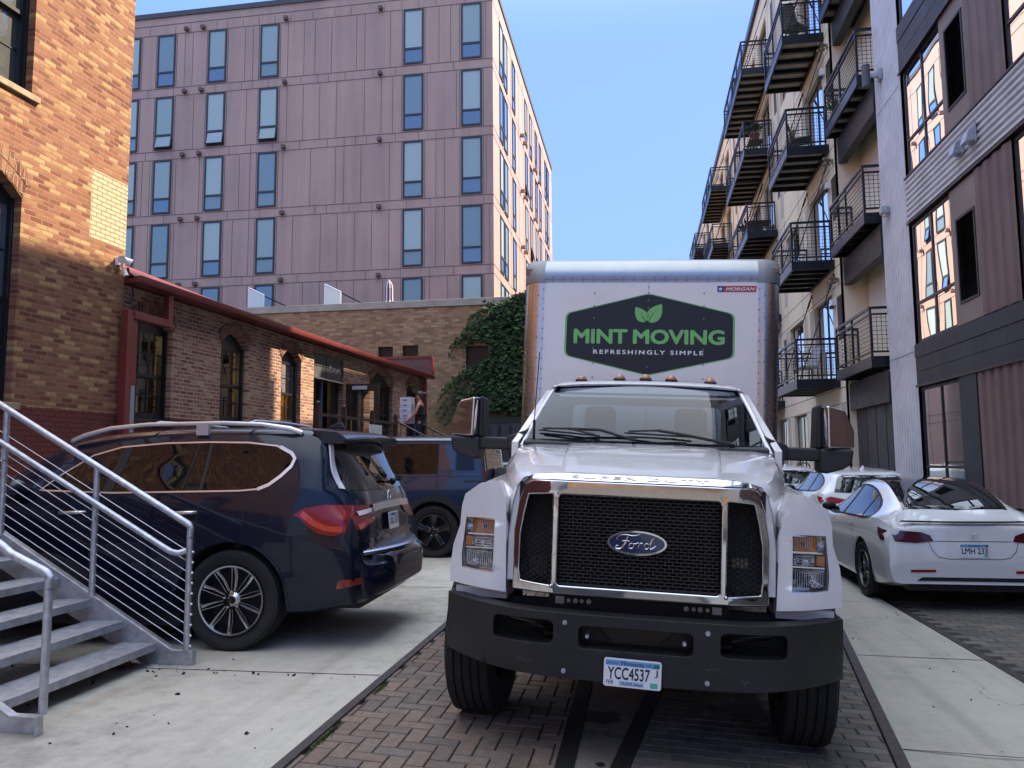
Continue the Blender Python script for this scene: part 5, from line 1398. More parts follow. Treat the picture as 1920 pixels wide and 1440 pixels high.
for x in (-.37, .37):
    mb = MB(); mb.box(x-.25,x+.25,2.28,2.42,1.15,1.78); mb.box(x-.25,x+.25,1.95,2.35,1.05,1.25); st_ = mb.build("seat", m_seat, truck, bevel=.05, seg=3)
    mb = MB(); mb.box(x-.13,x+.13,2.30,2.41,1.80,2.035); mb.build("headrest", m_seat, st_, bevel=.045, seg=3)
mb = MB(); mb.tube([(.38+.19*cos(a), 1.86+.07*sin(a), 1.68+.17*sin(a)) for a in [2*pi*i/24 for i in range(25)]], .016, 8); mb.box(.22,.54,1.85,1.87,1.66,1.70); mb.build("steering_wheel", m_gap, truck, smooth=60)
for x, z in ((-.51,2.226),(-.205,2.240),(0,2.244),(.20,2.240),(.50,2.226)):
    mb = MB(); mb.ball((x,2.08,z),.042,14,8,(1,1.1,1)); lamp = mb.build("roof_marker_lamp", M("marker_amber", (.50,.19,.05), .3, 0, coat=.6) if x < -.5 else bpy.data.materials["marker_amber"], truck, smooth=70)
    mb = MB(); mb.box(x-.048,x+.048,2.03,2.14,z-.02,z+.006); mb.build("lamp_base", m_gap, lamp, bevel=.008)
# wipers, antenna
for a, b, c, pv in (((-.745,1.792),(-.30,1.760),(-.40,1.806),(-.06,1.738)), ((-.13,1.788),(.33,1.775),(.20,1.785),(.60,1.732))):
    yw = lambda x, z: 1.30+(z-1.728)/(2.163-1.728)*.655-.10*(1-min(1,(x/.8)**2))+.02
    mb = MB()
    mb.cyl((a[0],yw(*a),a[1]),(b[0],yw(*b),b[1]),.007,6); mb.tube([(a[0]+.03,yw(*a)-.015,a[1]+.012),((a[0]+b[0])/2,yw(*c)-.03,(a[1]+b[1])/2+.03),(b[0]-.03,yw(*b)-.015,b[1]+.008)],.008,6)
    mb.tube([((a[0]+b[0])/2,yw(*c)-.035,(a[1]+b[1])/2+.03),(c[0]+.1,yw(*c)-.045,c[1]-.002),(pv[0],1.285,pv[1])],.010,8); mb.cyl((pv[0],1.30,pv[1]-.03),(pv[0],1.28,pv[1]+.01),.016,8); mb.build("wiper", m_gap, truck)
mb = MB(); mb.tube([(-.775,1.34,1.72),(-.775,1.34,1.86)], .010, 6); mb.tube([(-.775,1.34,1.86),(-.76,1.38,2.36)], .004, 5); mb.build("antenna", m_gap, truck)
for x in (-.345, .27): mb = MB(); mb.box(x-.012,x+.012,1.27,1.30,1.712,1.735); mb.build("washer_nozzle", m_gap, truck)
# mirrors
for s in (1, -1):
    X = lambda x: s*x
    mb = MB()
    mb.add([(X(.90),1.36,1.60),(X(.90),1.62,1.60),(X(.80),1.62,1.86),(X(.83),1.38,1.79),(X(.985),1.42,1.66),(X(.985),1.58,1.66),(X(.985),1.58,1.742),(X(.985),1.42,1.742)], [(0,1,2,3),(4,7,6,5),(0,4,5,1),(3,2,6,7),(0,3,7,4),(1,5,6,2)])
    mb.build("mirror_base", M("mirror_arm_plastic", (.016,.016,.017), .55, bump=.1, bscale=200) if s == 1 else bpy.data.materials["mirror_arm_plastic"], truck, bevel=.012)
    mp = bpy.data.materials["mirror_arm_plastic"]
    mb = MB(); mb.box(*sorted((X(.95),X(1.24))), 1.44,1.56,1.640,1.732); mb.build("mirror_arm", mp, truck, bevel=.018, seg=3)
    mb = MB(); mb.prism([(1.19,1.57),(1.24,1.56),(1.34,1.592),(1.395,1.63),(1.41,1.729),(1.19,1.729)], lambda u, v, d: (X(u), d, v), 1.40, 1.62); mb.build("mirror_foot", mp, truck, bevel=.02, seg=3)
    mb = MB(); 
    mb.add([(X(1.205),1.42,1.731),(X(1.235),1.36,1.731),(X(1.42),1.44,1.731),(X(1.42),1.60,1.731),(X(1.205),1.60,1.731),
            (X(1.205),1.42,2.01),(X(1.228),1.36,2.025),(X(1.355),1.44,2.0),(X(1.355),1.60,2.0),(X(1.205),1.60,2.03),
            (X(1.422),1.45,1.86),(X(1.422),1.60,1.86)],
           [(0,1,6,5),(1,2,10,7,6),(2,3,11,10),(10,11,8,7),(3,4,9,8,11),(4,0,5,9),(5,6,7,8,9),(0,4,3,2,1)])
    hd = mb.build("mirror_head", m_chrome, truck, bevel=.018, seg=3, ang=25)
    mb = MB(); mb.prism([(1.165,1.731),(1.204,1.731),(1.204,2.035),(1.175,2.02)], lambda u, v, d: (X(u), d, v), 1.43, 1.63); mb.build("mirror_housing", m_gap, hd, bevel=.01)
# wheels and running gear
m_steelwheel = M("steel_wheel", (.55,.55,.56), .4, .3)
def tyre_prof(R, W, rim):
    w = W/2; p = [(rim, -w*.72), (rim+.02, -w*.86), (R*.80+rim*.2, -w), (R-.05, -w*.985), (R-.018, -w*.93), (R-.003, -w*.86)]
    g = .009
    for c in (-.52, -.18, .18, .52):
        p += [(R, c*w-.006), (R-.014, c*w-.005), (R-.014, c*w+.005), (R, c*w+.006)]
    return p + [(R-.003, w*.86), (R-.018, w*.93), (R-.05, w*.985), (R*.80+rim*.2, w), (rim+.02, w*.86), (rim, w*.72)]
for s in (1, -1):
    e = empty("wheel", (s*.955,.82,.495), (0,0,radians(-2)), truck)
    mb = MB(); mb.lathe(tyre_prof(.50,.285,.29), (0,0,0), (1,0,0), 64); mb.build("tyre", m_rubber, e, smooth=35)
    mb = MB(); mb.lathe([(.29,.10),(.285,.12),(.26,.10),(.24,-.02),(.10,-.05),(.09,.04),(.001,.05)], (0,0,0), (s,0,0), 32); mb.build("rim", m_steelwheel, e, smooth=40)
    for k in range(2):
        e = empty("wheel", (s*(.98-.30*k),6.0,.495), (0,0,0), truck)
        mb = MB(); mb.lathe(tyre_prof(.50,.27,.29), (0,0,0), (1,0,0), 40); mb.build("tyre", m_rubber, e, smooth=35)
        mb = MB(); mb.lathe([(.29,-.02),(.24,-.06),(.001,-.06)], (0,0,0), (s,0,0), 24); mb.build("rim", m_steelwheel, e, smooth=40)
mb = MB(); mb.box(-.46,-.36,.32,8.2,.62,.86); mb.box(.36,.46,.32,8.2,.62,.86); mb.box(-.5,.5,.33,.40,.74,.845); mb.cyl((-.9,.82,.47),(.9,.82,.47),.06,10); mb.cyl((-.9,6,.49),(.9,6,.49),.1,10); mb.box(-.34,.34,.6,2.0,.50,1.2); mb.build("chassis", m_gap, truck)
for s in (-1,1):
    mb = MB()
    for k, x in enumerate((.27,.31,.345,.385)): mb.cyl((s*x,.318,.795),(s*x,.33,.795),.011 if k % 2 else .014,10)
    mb.box(*sorted((s*.41,s*.46)),.315,.33,.775,.815)
    mb.build("frame_bolt", m_galv, truck)
mb = MB()
for s in (-1,1): mb.lathe([(.30,0),(.31,.01),(.31,.02)], (s*.62,.36,.80), (0,-1,0), 20)
# box
BX, BYf, BYb, Z0, Z1 = 1.178, 3.0, 8.4, 1.12, 3.505
r_ = .172; rt_ = .245
mb = MB(); mb.box(-(BX-r_),BX-r_,BYf,BYf+.03,Z0,3.25); mb.build("box_front", m_boxwhite, truck)
mb = MB(); mb.box(-BX+.002,-BX+.03,BYf+r_,BYb,Z0,Z1-.1); mb.box(BX-.03,BX-.002,BYf+r_,BYb,Z0,Z1-.1); mb.box(-BX+.031,BX-.031,BYb-.03,BYb,Z0,Z1-.1); mb.build("box_side", m_boxwhite, truck)
mb = MB(); mb.box(-BX+.04,BX-.04,BYf+rt_,BYb,Z1-.03,Z1); mb.box(-BX,BX,BYf+rt_,BYb,Z1-.12,Z1-.031); mb.build("box_roof", m_alu, truck)
mb = MB(); mb.box(-BX+.03,BX-.03,BYf+.2,BYb-.04,Z0,Z0+.12); mb.build("box_floor", m_gap, truck)
for s in (1, -1):
    mb = MB(); n = 12
    pts = [(s*(BX-r_-.03), BYf-.003)] + [(s*(BX-r_+r_*sin(pi/2*i/n)), BYf-.003+r_*(1-cos(pi/2*i/n))) for i in range(n+1)] + [(s*BX, BYf+r_+.05)]
    vs = [(x,y,Z0) for x,y in pts]+[(x,y,3.246) for x,y in pts]; k = len(pts)
    mb.add(vs, [(i,i+1,k+i+1,k+i) for i in range(k-1)]); mb.build("corner_post", m_alu, truck, smooth=40)
    # moulded grey cap over the top corner
    mb = MB(); vs = []; N = 10; x_in = BX-r_-.045
    for j in range(N+1):
        ph = pi/2*j/N; yy = BYf-.008+rt_*(1-cos(ph)); zz = 3.24+.268*sin(ph)
        row = [(s*x_in, yy, zz)]
        for i in range(N+1):
            a = pi/2*i/N; row.append((s*(BX-r_+r_*sin(a)+.006), yy+(r_*(1-cos(a)))*(1-.55*sin(ph)), zz-.03*sin(ph)*(1-cos(a))))
        row.append((s*(BX+.006), BYf+r_+.22, zz-.03*sin(ph)))
        vs += row
    K = N+3; mb.add(vs, [(j*K+i, j*K+i+1, (j+1)*K+i+1, (j+1)*K+i) for j in range(N) for i in range(K-1)])
    cap = mb.build("corner_cap", m_greycap, truck, smooth=50)
    mb = MB(); mb.box(*sorted((s*(BX-.09),s*(BX-.01))), BYf+.05,BYf+.11,3.335,3.395); mb.build("clearance_lamp", M("smoked_amber", (.16,.10,.04), .3, coat=.5) if s == 1 else bpy.data.materials["smoked_amber"], cap, bevel=.012)
mb = MB(); n = 12; vs = []
xc = BX-r_-.03
prof = [(BYf-.004,3.246),(BYf-.004,3.305)] + [(BYf-.006+rt_*(1-cos(pi/2*i/n)), 3.300+(Z1-3.300)*sin(pi/2*i/n)) for i in range(n+1)] + [(BYf+rt_+.05,Z1+.001)]
k = len(prof); vs = [(-xc,y,z) for y,z in prof]+[(xc,y,z) for y,z in prof]; mb.add(vs, [(i,i+1,k+i+1,k+i) for i in range(k-1)]); mb.build("roof_radius", M("dull_aluminium", (.30,.31,.325), .36, 1.0, var=.06, vscale=3, rvar=.06), truck, smooth=50)
mb = MB(); mb.box(-xc,xc,BYf-.008,BYf-.005,3.27,3.276); mb.build("trim_seam", m_greycap, truck)
mb = MB(); R = .0075
bfz = lambda u, v, d: (u, BYf-d, v)
def rivet(u, v): mb.ball((u, BYf-.005, v), R, 6, 4, (1,.6,1))
for i in range(20):
    u = -.90+i*.0955; rivet(u,3.29); rivet(u,3.26)
for i in range(22):
    v = 3.18-i*.095
    for s in (-1,1): rivet(s*.985, v)
for i in range(11):
    for s in (-1,1): rivet(s*1.035, 3.12-i*.2)
for v in (3.20,3.14,3.07,3.0,2.93,2.45,2.38,2.30):
    rivet(0, v)
for s in (-1,1):
    for v in (3.14,3.02,2.90,2.78,2.62,2.48,2.35): rivet(s*.50, v)
mb.build("rivets", M("rivet_steel", (.22,.22,.23), .4, .5), truck, smooth=60)
mb = MB(); mb.box(-.0012,.0012,BYf-.001,BYf,Z0,3.25); mb.build("panel_seam", m_greycap, truck)
# vinyl sign on the box
m_vinyl = M("vinyl_black", (.017,.021,.026), .42, spec=.35, rvar=.05); m_vgreen = M("vinyl_green", (.16,.46,.14), .4, coat=.2); m_vwhite = M("vinyl_white", (.72,.73,.74), .4)
def rounded(poly, r, n=4):
    out = []; N = len(poly)
    for i in range(N):
        p0, p1, p2 = Vector(poly[i-1]), Vector(poly[i]), Vector(poly[(i+1) % N])
        a = p1+(p0-p1).normalized()*r; b = p1+(p2-p1).normalized()*r
        for k in range(n+1):
            t = k/n; q = a*(1-t)**2+p1*2*t*(1-t)+b*t*t; out.append((q.x, q.y))
    return out
hexa = [(0,3.132),(-.755,2.945),(-.757,2.55),(0,2.377),(.762,2.55),(.762,2.945)]
cxy = Vector((0,2.755))
mb = MB(); mb.prism(rounded([tuple(cxy+(Vector(p)-cxy)*1.018) for p in hexa], .05), bfz, .0, .0015); sign = mb.build("box_sign", m_vgreen, truck)
mb = MB(); mb.prism(rounded([tuple(cxy+(Vector(p)-cxy)*.995) for p in hexa], .05), bfz, .0015, .0025); mb.build("sign_field", m_vinyl, sign)
text_part("sign_lettering", "MINT", m_vgreen, sign, (-.685,-.185,2.662,2.800), .001, .036, fn=bfz, d=.0025)
text_part("sign_lettering", "MOVING", m_vgreen, sign, (-.135,.688,2.662,2.800), .001, .036, fn=bfz, d=.0025)
text_part("sign_lettering", "REFRESHINGLY SIMPLE", m_vwhite, sign, (-.498,.50,2.566,2.606), .001, .022, fn=bfz, d=.0025, space=1.35)
def leafshape(base, tip, w, n=14):
    b, t = Vector(base), Vector(tip); ax = t-b; nrm = Vector((-ax.y, ax.x)).normalized(); L = []; Rr = []
    for i in range(n+1):
        s = i/n; ww = w*(sin(pi*s**.75))**.8*(1+.05*(i % 2))
        c = b+ax*s; L.append(c+nrm*ww); Rr.append(c-nrm*ww)
    return [(p.x,p.y) for p in L]+[(p.x,p.y) for p in reversed(Rr[1:-1])]
for base, tip, w, vein in (((-.02,2.872),(-.118,3.008),.052,((-.02,2.872),(-.075,2.975))), ((0.004,2.868),(.122,3.036),.062,((.004,2.87),(.08,2.99)))):
    mb = MB(); mb.prism(leafshape(base, tip, w), bfz, .0025, .0035); lf_ = mb.build("sign_leaf", m_vgreen, sign)
    a, b = Vector(vein[0]), Vector(vein[1]); nn = Vector((-(b-a).y,(b-a).x)).normalized()*.0035; mid = (a+b)/2+nn*2.5
    mb = MB(); mb.prism([tuple(a+nn),tuple(mid+nn*.8),tuple(b),tuple(mid-nn*.8),tuple(a-nn)], bfz, .0035, .004); mb.build("leaf_vein", m_vinyl, lf_)
mb = MB(); mb.prism([(.616,3.150),(.955,3.150),(.964,3.207),(.616,3.207)], bfz, 0, .0015); lab = mb.build("maker_label", M("label_red", (.42,.03,.05), .4), truck)
mb = MB(); mb.prism(rect(.616,.672,3.150,3.207), bfz, .0015, .002); mb.build("label_blue", M("label_blue", (.03,.06,.26), .4), lab)
mb = MB(); mb.prism([(.644+.02*(1 if i % 2 == 0 else .42)*sin(2*pi*i/10), 3.178+.02*(1 if i % 2 == 0 else .42)*cos(2*pi*i/10)) for i in range(10)], bfz, .002, .0025); mb.build("label_star", m_vwhite, lab)
text_part("label_lettering", "MORGAN", m_vwhite, lab, (.690,.950,3.163,3.194), .001, .02, .3, fn=bfz, d=.0015)
# ------------------------------------------------------------------ cars
# local axes of a car: x runs towards its rear (0 = rear axle), y = 0 at the side nearest the viewer, z up
def catmull(P, sub):
    rows = []
    for i in range(len(P)-1):
        a, b, c, d = P[max(i-1,0)], P[i], P[i+1], P[min(i+2,len(P)-1)]
        n = sub[i] if isinstance(sub, (list, tuple)) else sub
        for j in range(n + (1 if i == len(P)-2 else 0)):
            t = j/n
            rows.append([.5*((2*q)+(r-p)*t+(2*p-5*q+4*r-s)*t*t+(3*q-p-3*r+s)*t**3) for p, q, r, s in zip(a, b, c, d)])
    return rows
def car_body(stations, W, sub=4):
    """stations: (x, ztop, wroof, zbelt, wbelt, wmax, zlow); returns closed MB"""
    S = []
    for x, zt, wr, zb, wb, wm, zl in stations:
        zb = min(zb, zt-.05); H = zb-zl; zm = min(.80, zl+.72*H); z9 = min(zm-.05, zm-.12 if H > .6 else zl+.48*H); z10 = min(zl+.14, zl+.26*H); z11 = min(zl+.03, zl+.07*H)
        S.append([(x,0,zt),(x,wr*.45,zt-.006),(x,wr*.80,zt-.022),(x,wr*.95,zt-.045),(x,wr+.02*(zt-zb > .2),zt-.085 if zt-zb > .2 else zt-.03),
                  (x,wr+(wb-wr)*.5,zb+(zt-zb)*.45),(x,wb-.004,zb+.03),(x,wb+.012,zb-.02),(x,wm-.01,(zb+zm)/2+.02*min(1,H)),(x,wm,zm),(x,wm-.005,z9),(x,wm-.02,z10),(x,wm-.045,z11),(x,wm-.12,zl),(x,0,zl)])
    flat = [[c for p in s for c in p] for s in S]
    rows = catmull(flat, sub)
    rows = [[Vector(r[i:i+3]) for i in range(0, len(r), 3)] for r in rows]
    K = len(rows[0]); mb = MB(); c = W/2; N = len(rows)
    ring = [[(p.x, c-p.y, p.z) for p in r] + [(p.x, c+p.y, p.z) for p in reversed(r[1:-1])] for r in rows]
    M_ = len(ring[0]); vs = [p for r in ring for p in r]
    fs = [(i*M_+k, i*M_+(k+1) % M_, (i+1)*M_+(k+1) % M_, (i+1)*M_+k) for i in range(N-1) for k in range(M_)]
    fs += [tuple(range(M_)), tuple(range((N-1)*M_, N*M_))]
    return mb.add(vs, fs)
def bool_cut(me, cutters, mat):
    """cuts wheel arches out of a closed body"""
    o = bpy.data.objects.new("tmp", me); COL.objects.link(o); cs = []
    for cm in cutters:
        c = bpy.data.objects.new("tmpc", cm); COL.objects.link(c); cs.append(c)
        m = o.modifiers.new("b", 'BOOLEAN'); m.operation = 'DIFFERENCE'; m.solver = 'EXACT'; m.object = c
    dg = bpy.context.evaluated_depsgraph_get(); dg.update()
    r = bpy.data.meshes.new_from_object(o.evaluated_get(dg))
    for c in cs: bpy.data.objects.remove(c)
    bpy.data.objects.remove(o)
    return r
class Skin:
    """lays panels, trims and seams onto a body by projecting them along an axis"""
    def __init__(s, me):
        bm = bmesh.new(); bm.from_mesh(me); s.t = BVHTree.FromBMesh(bm); bm.free()
    def hit(s, axis, u, v, off):
        if axis == 'side': o, d = Vector((u, -3, v)), Vector((0, 1, 0))
        elif axis == 'far': o, d = Vector((u, 6, v)), Vector((0, -1, 0))
        elif axis == 'rear': o, d = Vector((6, u, v)), Vector((-1, 0, 0))
        elif axis == 'front': o, d = Vector((-9, u, v)), Vector((1, 0, 0))
        else: o, d = Vector((u, v, 5)), Vector((0, 0, -1))
        h = s.t.ray_cast(o, d)
        if h[0] is None:
            h = s.t.find_nearest(Vector((o.x if axis in ('side','far','top') else 1.0, o.y if axis in ('rear','top','front') else 0, o.z if axis != 'top' else 1.5)))
        return h[0] - d*off
    def panel(s, mb, axis, poly, off=.004, step=.06, back=.02):
        fn = lambda u, v, d: tuple(s.hit(axis, u, v, off-d))
        mb.cplate(dense(poly), [], 0, back, fn, step); return mb
    def strip(s, mb, axis, path, w, off=.006, closed=False, sub=4, thick=.012):
        P = [Vector(p) for p in path]
        if closed: P = P+[P[0]]
        Q = []
        for a, b in zip(P, P[1:]):
            n = max(1, int((b-a).length/.06)); Q += [a+(b-a)*i/n for i in range(n)]
        if not closed: Q.append(P[-1])
        n = len(Q); rowA = []; 
        for i, q in enumerate(Q):
            a, b = (Q[i-1], Q[(i+1) % n]) if closed else (Q[max(i-1,0)], Q[min(i+1,n-1)])
            t = (b-a).normalized(); nr = Vector((-t.y, t.x))*w/2
            for e, o in ((nr, -thick), (nr, off), (-nr, off), (-nr, -thick)):
                p = q+e; rowA.append(tuple(s.hit(axis, p.x, p.y, o)))
        fs = []
        for i in range(n if closed else n-1):
            j = (i+1) % n
            for k in range(3): fs.append((i*4+k, i*4+k+1, j*4+k+1, j*4+k))
        mb.add(rowA, fs); return mb
def smooth_poly(pts, n=5):
    P = [Vector(p) for p in pts]; N = len(P); out = []
    for i in range(N):
        a, b, c, d = P[i-1], P[i], P[(i+1) % N], P[(i+2) % N]
        for j in range(n):
            t = j/n; q = .5*((2*b)+(c-a)*t+(2*a-5*b+4*c-d)*t*t+(3*b-a-3*c+d)*t**3); out.append((q.x, q.y))
    return out
m_navy = M("navy_paint", (.003,.006,.018), .25, .0, coat=.5, spec=.2)
m_slateblue = M("dark_blue_paint", (.016,.030,.062), .22, 0, coat=.7, spec=.3)
m_cwhite = M("pearl_white_paint", (.74,.735,.735), .2, 0, coat=1.0)
m_trimchrome = M("bright_trim", (.72,.71,.70), .28, .9)
m_silver = M("silver_trim", (.66,.66,.68), .28, .7)
m_rimgrey = M("machined_rim", (.50,.49,.48), .20, 1.0)
m_rimblk = M("black_rim", (.008,.008,.009), .25, .2, coat=.6)
m_archblk = M("arch_black", (.010,.010,.011), .7)
m_pglass = M("privacy_glass", (.004,.005,.006), .01, 0, spec=.32, coat=.08)

def spoke_wheel(parent, x, y, z, R, W, rim, outer_sign, style, mat, name="wheel"):
    """outer_sign -1: outer face towards -y"""
    e = empty(name, (x, y, z), (0, 0, 0), parent); s = outer_sign; yo = s*W/2
    mb = MB(); mb.lathe(tyre_prof(R, W, rim), (0,0,0), (0,1,0), 56); mb.build("tyre", m_rubber, e, smooth=35)
    mb = MB(); mb.lathe([(rim+.004,s*W*.36),(rim-.004,s*W*.47),(rim-.018,s*W*.46),(rim-.028,s*W*.30),(rim-.035,-s*W*.2),(rim-.04,-s*W*.35)], (0,0,0), (0,1,0), 56)
    r = mb.build("rim", mat, e, smooth=40)
    mb = MB(); mb.lathe([(rim-.03,-s*W*.05),(.06,-s*W*.06),(.001,-s*W*.06)], (0,0,0), (0,1,0), 40); mb.build("brake_disc", m_archblk, r)
    mb = MB()
    yf = s*W*.40; yh = s*W*.36
    def spoke(a0, a1, w0, w1, r0, r1, y0=yh, y1=yf):
        vs = []
        for rr, a, w, yy in ((r0,a0,w0,y0),((r0+r1)/2,(a0+a1)/2,(w0+w1)/2,(y0*.6+y1*.4)-s*.012),(r1,a1,w1,y1)):
            c, sn = cos(a), sin(a); tx, tz = -sn, c
            for dw, dy in ((-w,-s*.012),(-w*.35,0),(w*.35,0),(w,-s*.012),(w*.8,-s*.035),(-w*.8,-s*.035)):
                vs.append((rr*c+tx*dw, yy+dy, rr*sn+tz*dw))
        fs = []
        for k in range(2):
            for i in range(6): fs.append((k*6+i, k*6+(i+1) % 6, (k+1)*6+(i+1) % 6, (k+1)*6+i))
        mb.add(vs, fs)
    if style == 'fine':
        for k in range(10):
            a = 2*pi*k/10+.1
            spoke(a, a+.13, .008, .017, .075, rim-.012); spoke(a+.30, a+.22, .006, .007, .075, rim-.012)
    elif style == 'star':
        for k in range(5): a = 2*pi*k/5+.3; spoke(a, a, .035, .05, .05, rim-.02); 
        for k in range(5): a = 2*pi*k/5+.3; spoke(a-.1, a-.25, .012, .014, .09, rim-.02); spoke(a+.1, a+.25, .012, .014, .09, rim-.02)
    else:
        for k in range(10): a = 2*pi*k/10; spoke(a, a+.22, .02, .035, .06, rim-.02)
    mb.lathe([(.001,yh+s*.003),(.028,yh+s*.002),(.040,yh-s*.006),(.062,yh-s*.022),(.062,yh-s*.05)], (0,0,0), (0,1,0), 28)
    mb.build("spokes", mat, r, smooth=30)
    mb = MB(); mb.lathe([(.001,yh+s*.008),(.028,yh+s*.006),(.034,yh-s*.004)], (0,0,0), (0,1,0), 20); mb.build("hub_cap", m_rimblk, r, smooth=40)
    mb = MB()
    for k in range(5): a = 2*pi*k/5+.4; mb.cyl((.068*cos(a),yh-s*.01,.068*sin(a)),(.068*cos(a),yh+s*.006,.068*sin(a)),.009,8)
    mb.build("wheel_nut", m_silver, r)
    return e
def build_body(root, stations, W, axles, Ra, paint, zax, sub=4, name="body"):
    raw = car_body(stations, W, sub).mesh("body_raw", paint, None, 1e-5)
    cut = []
    for ax in axles:
        for s in (0, 1):
            y0, y1 = (-.1, .34) if s == 0 else (W-.34, W+.1)
            m = MB(); m.cyl((ax, y0, zax), (ax, y1, zax), Ra, 48); cut.append(m.mesh("cut", m_archblk))
    skin = Skin(raw)
    me = bool_cut(raw, cut, m_archblk)
    me.materials.clear(); me.materials.append(paint)
    for p in me.polygons: p.use_smooth = True
    me.set_sharp_from_angle(angle=radians(38)); me.name = name
    b = link_mesh(name, me, root)
    mb = MB()
    for ax in axles:
        for s in (0, 1):
            y0, y1 = (.02, .34) if s == 0 else (W-.34, W-.02)
            n = 24; vs = []
            for i in range(n+1):
                a = pi*i/n*1.16-.08*pi
                for y in (y0, y1): vs.append((ax+(Ra-.004)*cos(a), y, zax+(Ra-.004)*sin(a)))
            mb.add(vs, [(2*i,2*i+1,2*i+3,2*i+2) for i in range(n)])
    mb.box(min(axles)+Ra, max(axles)-Ra, .1, W-.1, .18, .32); mb.build("wheel_arch_liner", m_archblk, root)
    return b, skin

# --- dark navy SUV (left foreground, tail to the right)
suv = empty("parked_suv", (-3.33, 5.95, .086), (0, 0, radians(2.0)))
tag(suv, "dark navy SUV with bright window trim parked nose to the brick wall by the steps", "suv")
W = 2.03
ST = [(-4.12,.72,.62,.60,.70,.80,.34),(-4.08,.98,.70,.86,.80,.88,.26),(-3.9,1.10,.74,.98,.90,.97,.24),(-3.3,1.19,.78,1.08,.95,1.01,.26),(-2.62,1.26,.80,1.14,.97,1.015,.28),
      (-2.35,1.38,.74,1.20,.965,1.015,.28),(-1.85,1.66,.74,1.245,.96,1.015,.28),(-1.45,1.79,.75,1.26,.96,1.015,.28),(-.7,1.845,.77,1.275,.96,1.015,.28),(.1,1.845,.77,1.285,.96,1.015,.28),
      (.45,1.835,.765,1.29,.957,1.012,.29),(.62,1.815,.76,1.29,.953,1.005,.30),(.72,1.775,.72,1.27,.93,.99,.31),(.78,1.70,.64,1.27,.90,.98,.32),(.86,1.55,.60,1.26,.84,.965,.33),(.94,1.40,.56,1.24,.76,.945,.34),
      (1.0,1.275,.54,1.19,.68,.92,.35),(1.035,1.13,.54,1.06,.66,.88,.36),(1.05,.92,.54,.86,.64,.85,.38),(1.075,.80,.60,.74,.68,.84,.39),(1.14,.775,.64,.71,.68,.79,.41),(1.20,.76,.54,.70,.57,.65,.43),(1.23,.70,.44,.64,.46,.50,.45),(1.233,.55,.40,.51,.42,.45,.47)]
body, sk = build_body(suv, ST, W, (0, -3.075), .475, m_navy, .405, 4)
# side glass, trim
gl = [(-1.78,1.30),(-1.62,1.44),(-1.38,1.595),(-1.12,1.665),(-.7,1.695),(-.30,1.70),(.05,1.692),(.30,1.662),(.43,1.61),(.475,1.555),(.455,1.49),(.39,1.42),(.30,1.345),(.20,1.305),(.05,1.292),(-.3,1.287),(-1.1,1.277)]
mb = MB(); sk.panel(mb, 'side', gl, .003); mb.build("side_glass", m_pglass, suv, smooth=50)
mb = MB(); sk.panel(mb, 'far', gl, .003); mb.build("side_glass", m_pglass, suv, smooth=50)
mb = MB(); c = Vector((-.6,1.48)); sk.strip(mb, 'side', gl, .013, .008, True); mb.build("window_trim", m_trimchrome, suv, smooth=50)
mb = MB(); sk.strip(mb, 'side', [(.33,1.655),(.44,1.60),(.475,1.555),(.455,1.49),(.38,1.41),(.29,1.34),(.2,1.304)], .028, .010); mb.build("window_trim", m_trimchrome, suv, smooth=50)
for q, w_ in (([(-1.15,1.275),(-1.05,1.66)], .085), ([(-.30,1.285),(-.285,1.695)], .03), ([(-.47,1.285),(-.39,1.69)], .012)): mb = MB(); sk.strip(mb, 'side', q, w_, .007); mb.build("window_pillar", m_gap, suv, smooth=50)
mb = MB()
for p in ([(-.29,1.27),(-.31,1.0),(-.36,.80),(-.44,.62)], [(-1.22,1.27),(-1.25,.9),(-1.25,.36)], [(-2.3,1.2),(-2.38,.9),(-2.36,.4)], [(-.44,.62),(-.5,.50),(-.52,.36)], [(-2.36,.36),(-.52,.36)]): sk.strip(mb, 'side', p, .009, .0015, thick=.004)
sk.strip(mb, 'side', rrect(.10,.345,1.035,1.225,.03), .007, .0015, True, thick=.004)
mb.build("panel_gap", m_gap, suv)
for x in (-.43,-1.43):
    mb = MB(); p = sk.hit('side', x, 1.115, 0); mb.tube([(x-.12,p.y+.01,1.105),(x-.10,p.y-.03,1.112),(x+.02,p.y-.04,1.115),(x+.10,p.y-.034,1.117),(x+.115,p.y+.01,1.117)], [.012,.014,.016,.014,.012], 10); mb.build("door_handle", m_trimchrome, suv, smooth=60)
# roof rails
for ys in (.22, W-.22):
    mb = MB(); mb.tube([(-1.62,ys+.02,1.72),(-1.5,ys,1.765),(-1.25,ys,1.828),(-.9,ys,1.858),(-.2,ys,1.862),(.15,ys,1.845),(.40,ys,1.805),(.50,ys+.02,1.77)], [.024,.024,.021,.019,.019,.020,.024,.022], 10)
    mb.box(-.44,-.33,ys-.018,ys+.018,1.76,1.855); rr = mb.build("roof_rail", m_silver, suv, smooth=60)
for x in (-.9, .0): mb = MB(); mb.tube([(x,.24,1.85),(x,.4,1.885),(x,1.0,1.895),(x,1.6,1.885),(x,W-.24,1.85)], .014, 8); mb.build("roof_bar", m_silver, suv, smooth=60)
mb = MB(); mb.prism([(.42,0),(.60,0),(.57,.06),(.50,.045)], lambda u, v, d: (u, W/2+d, 1.835+v), -.02, .02); mb.build("roof_antenna", m_navy, suv, bevel=.01)
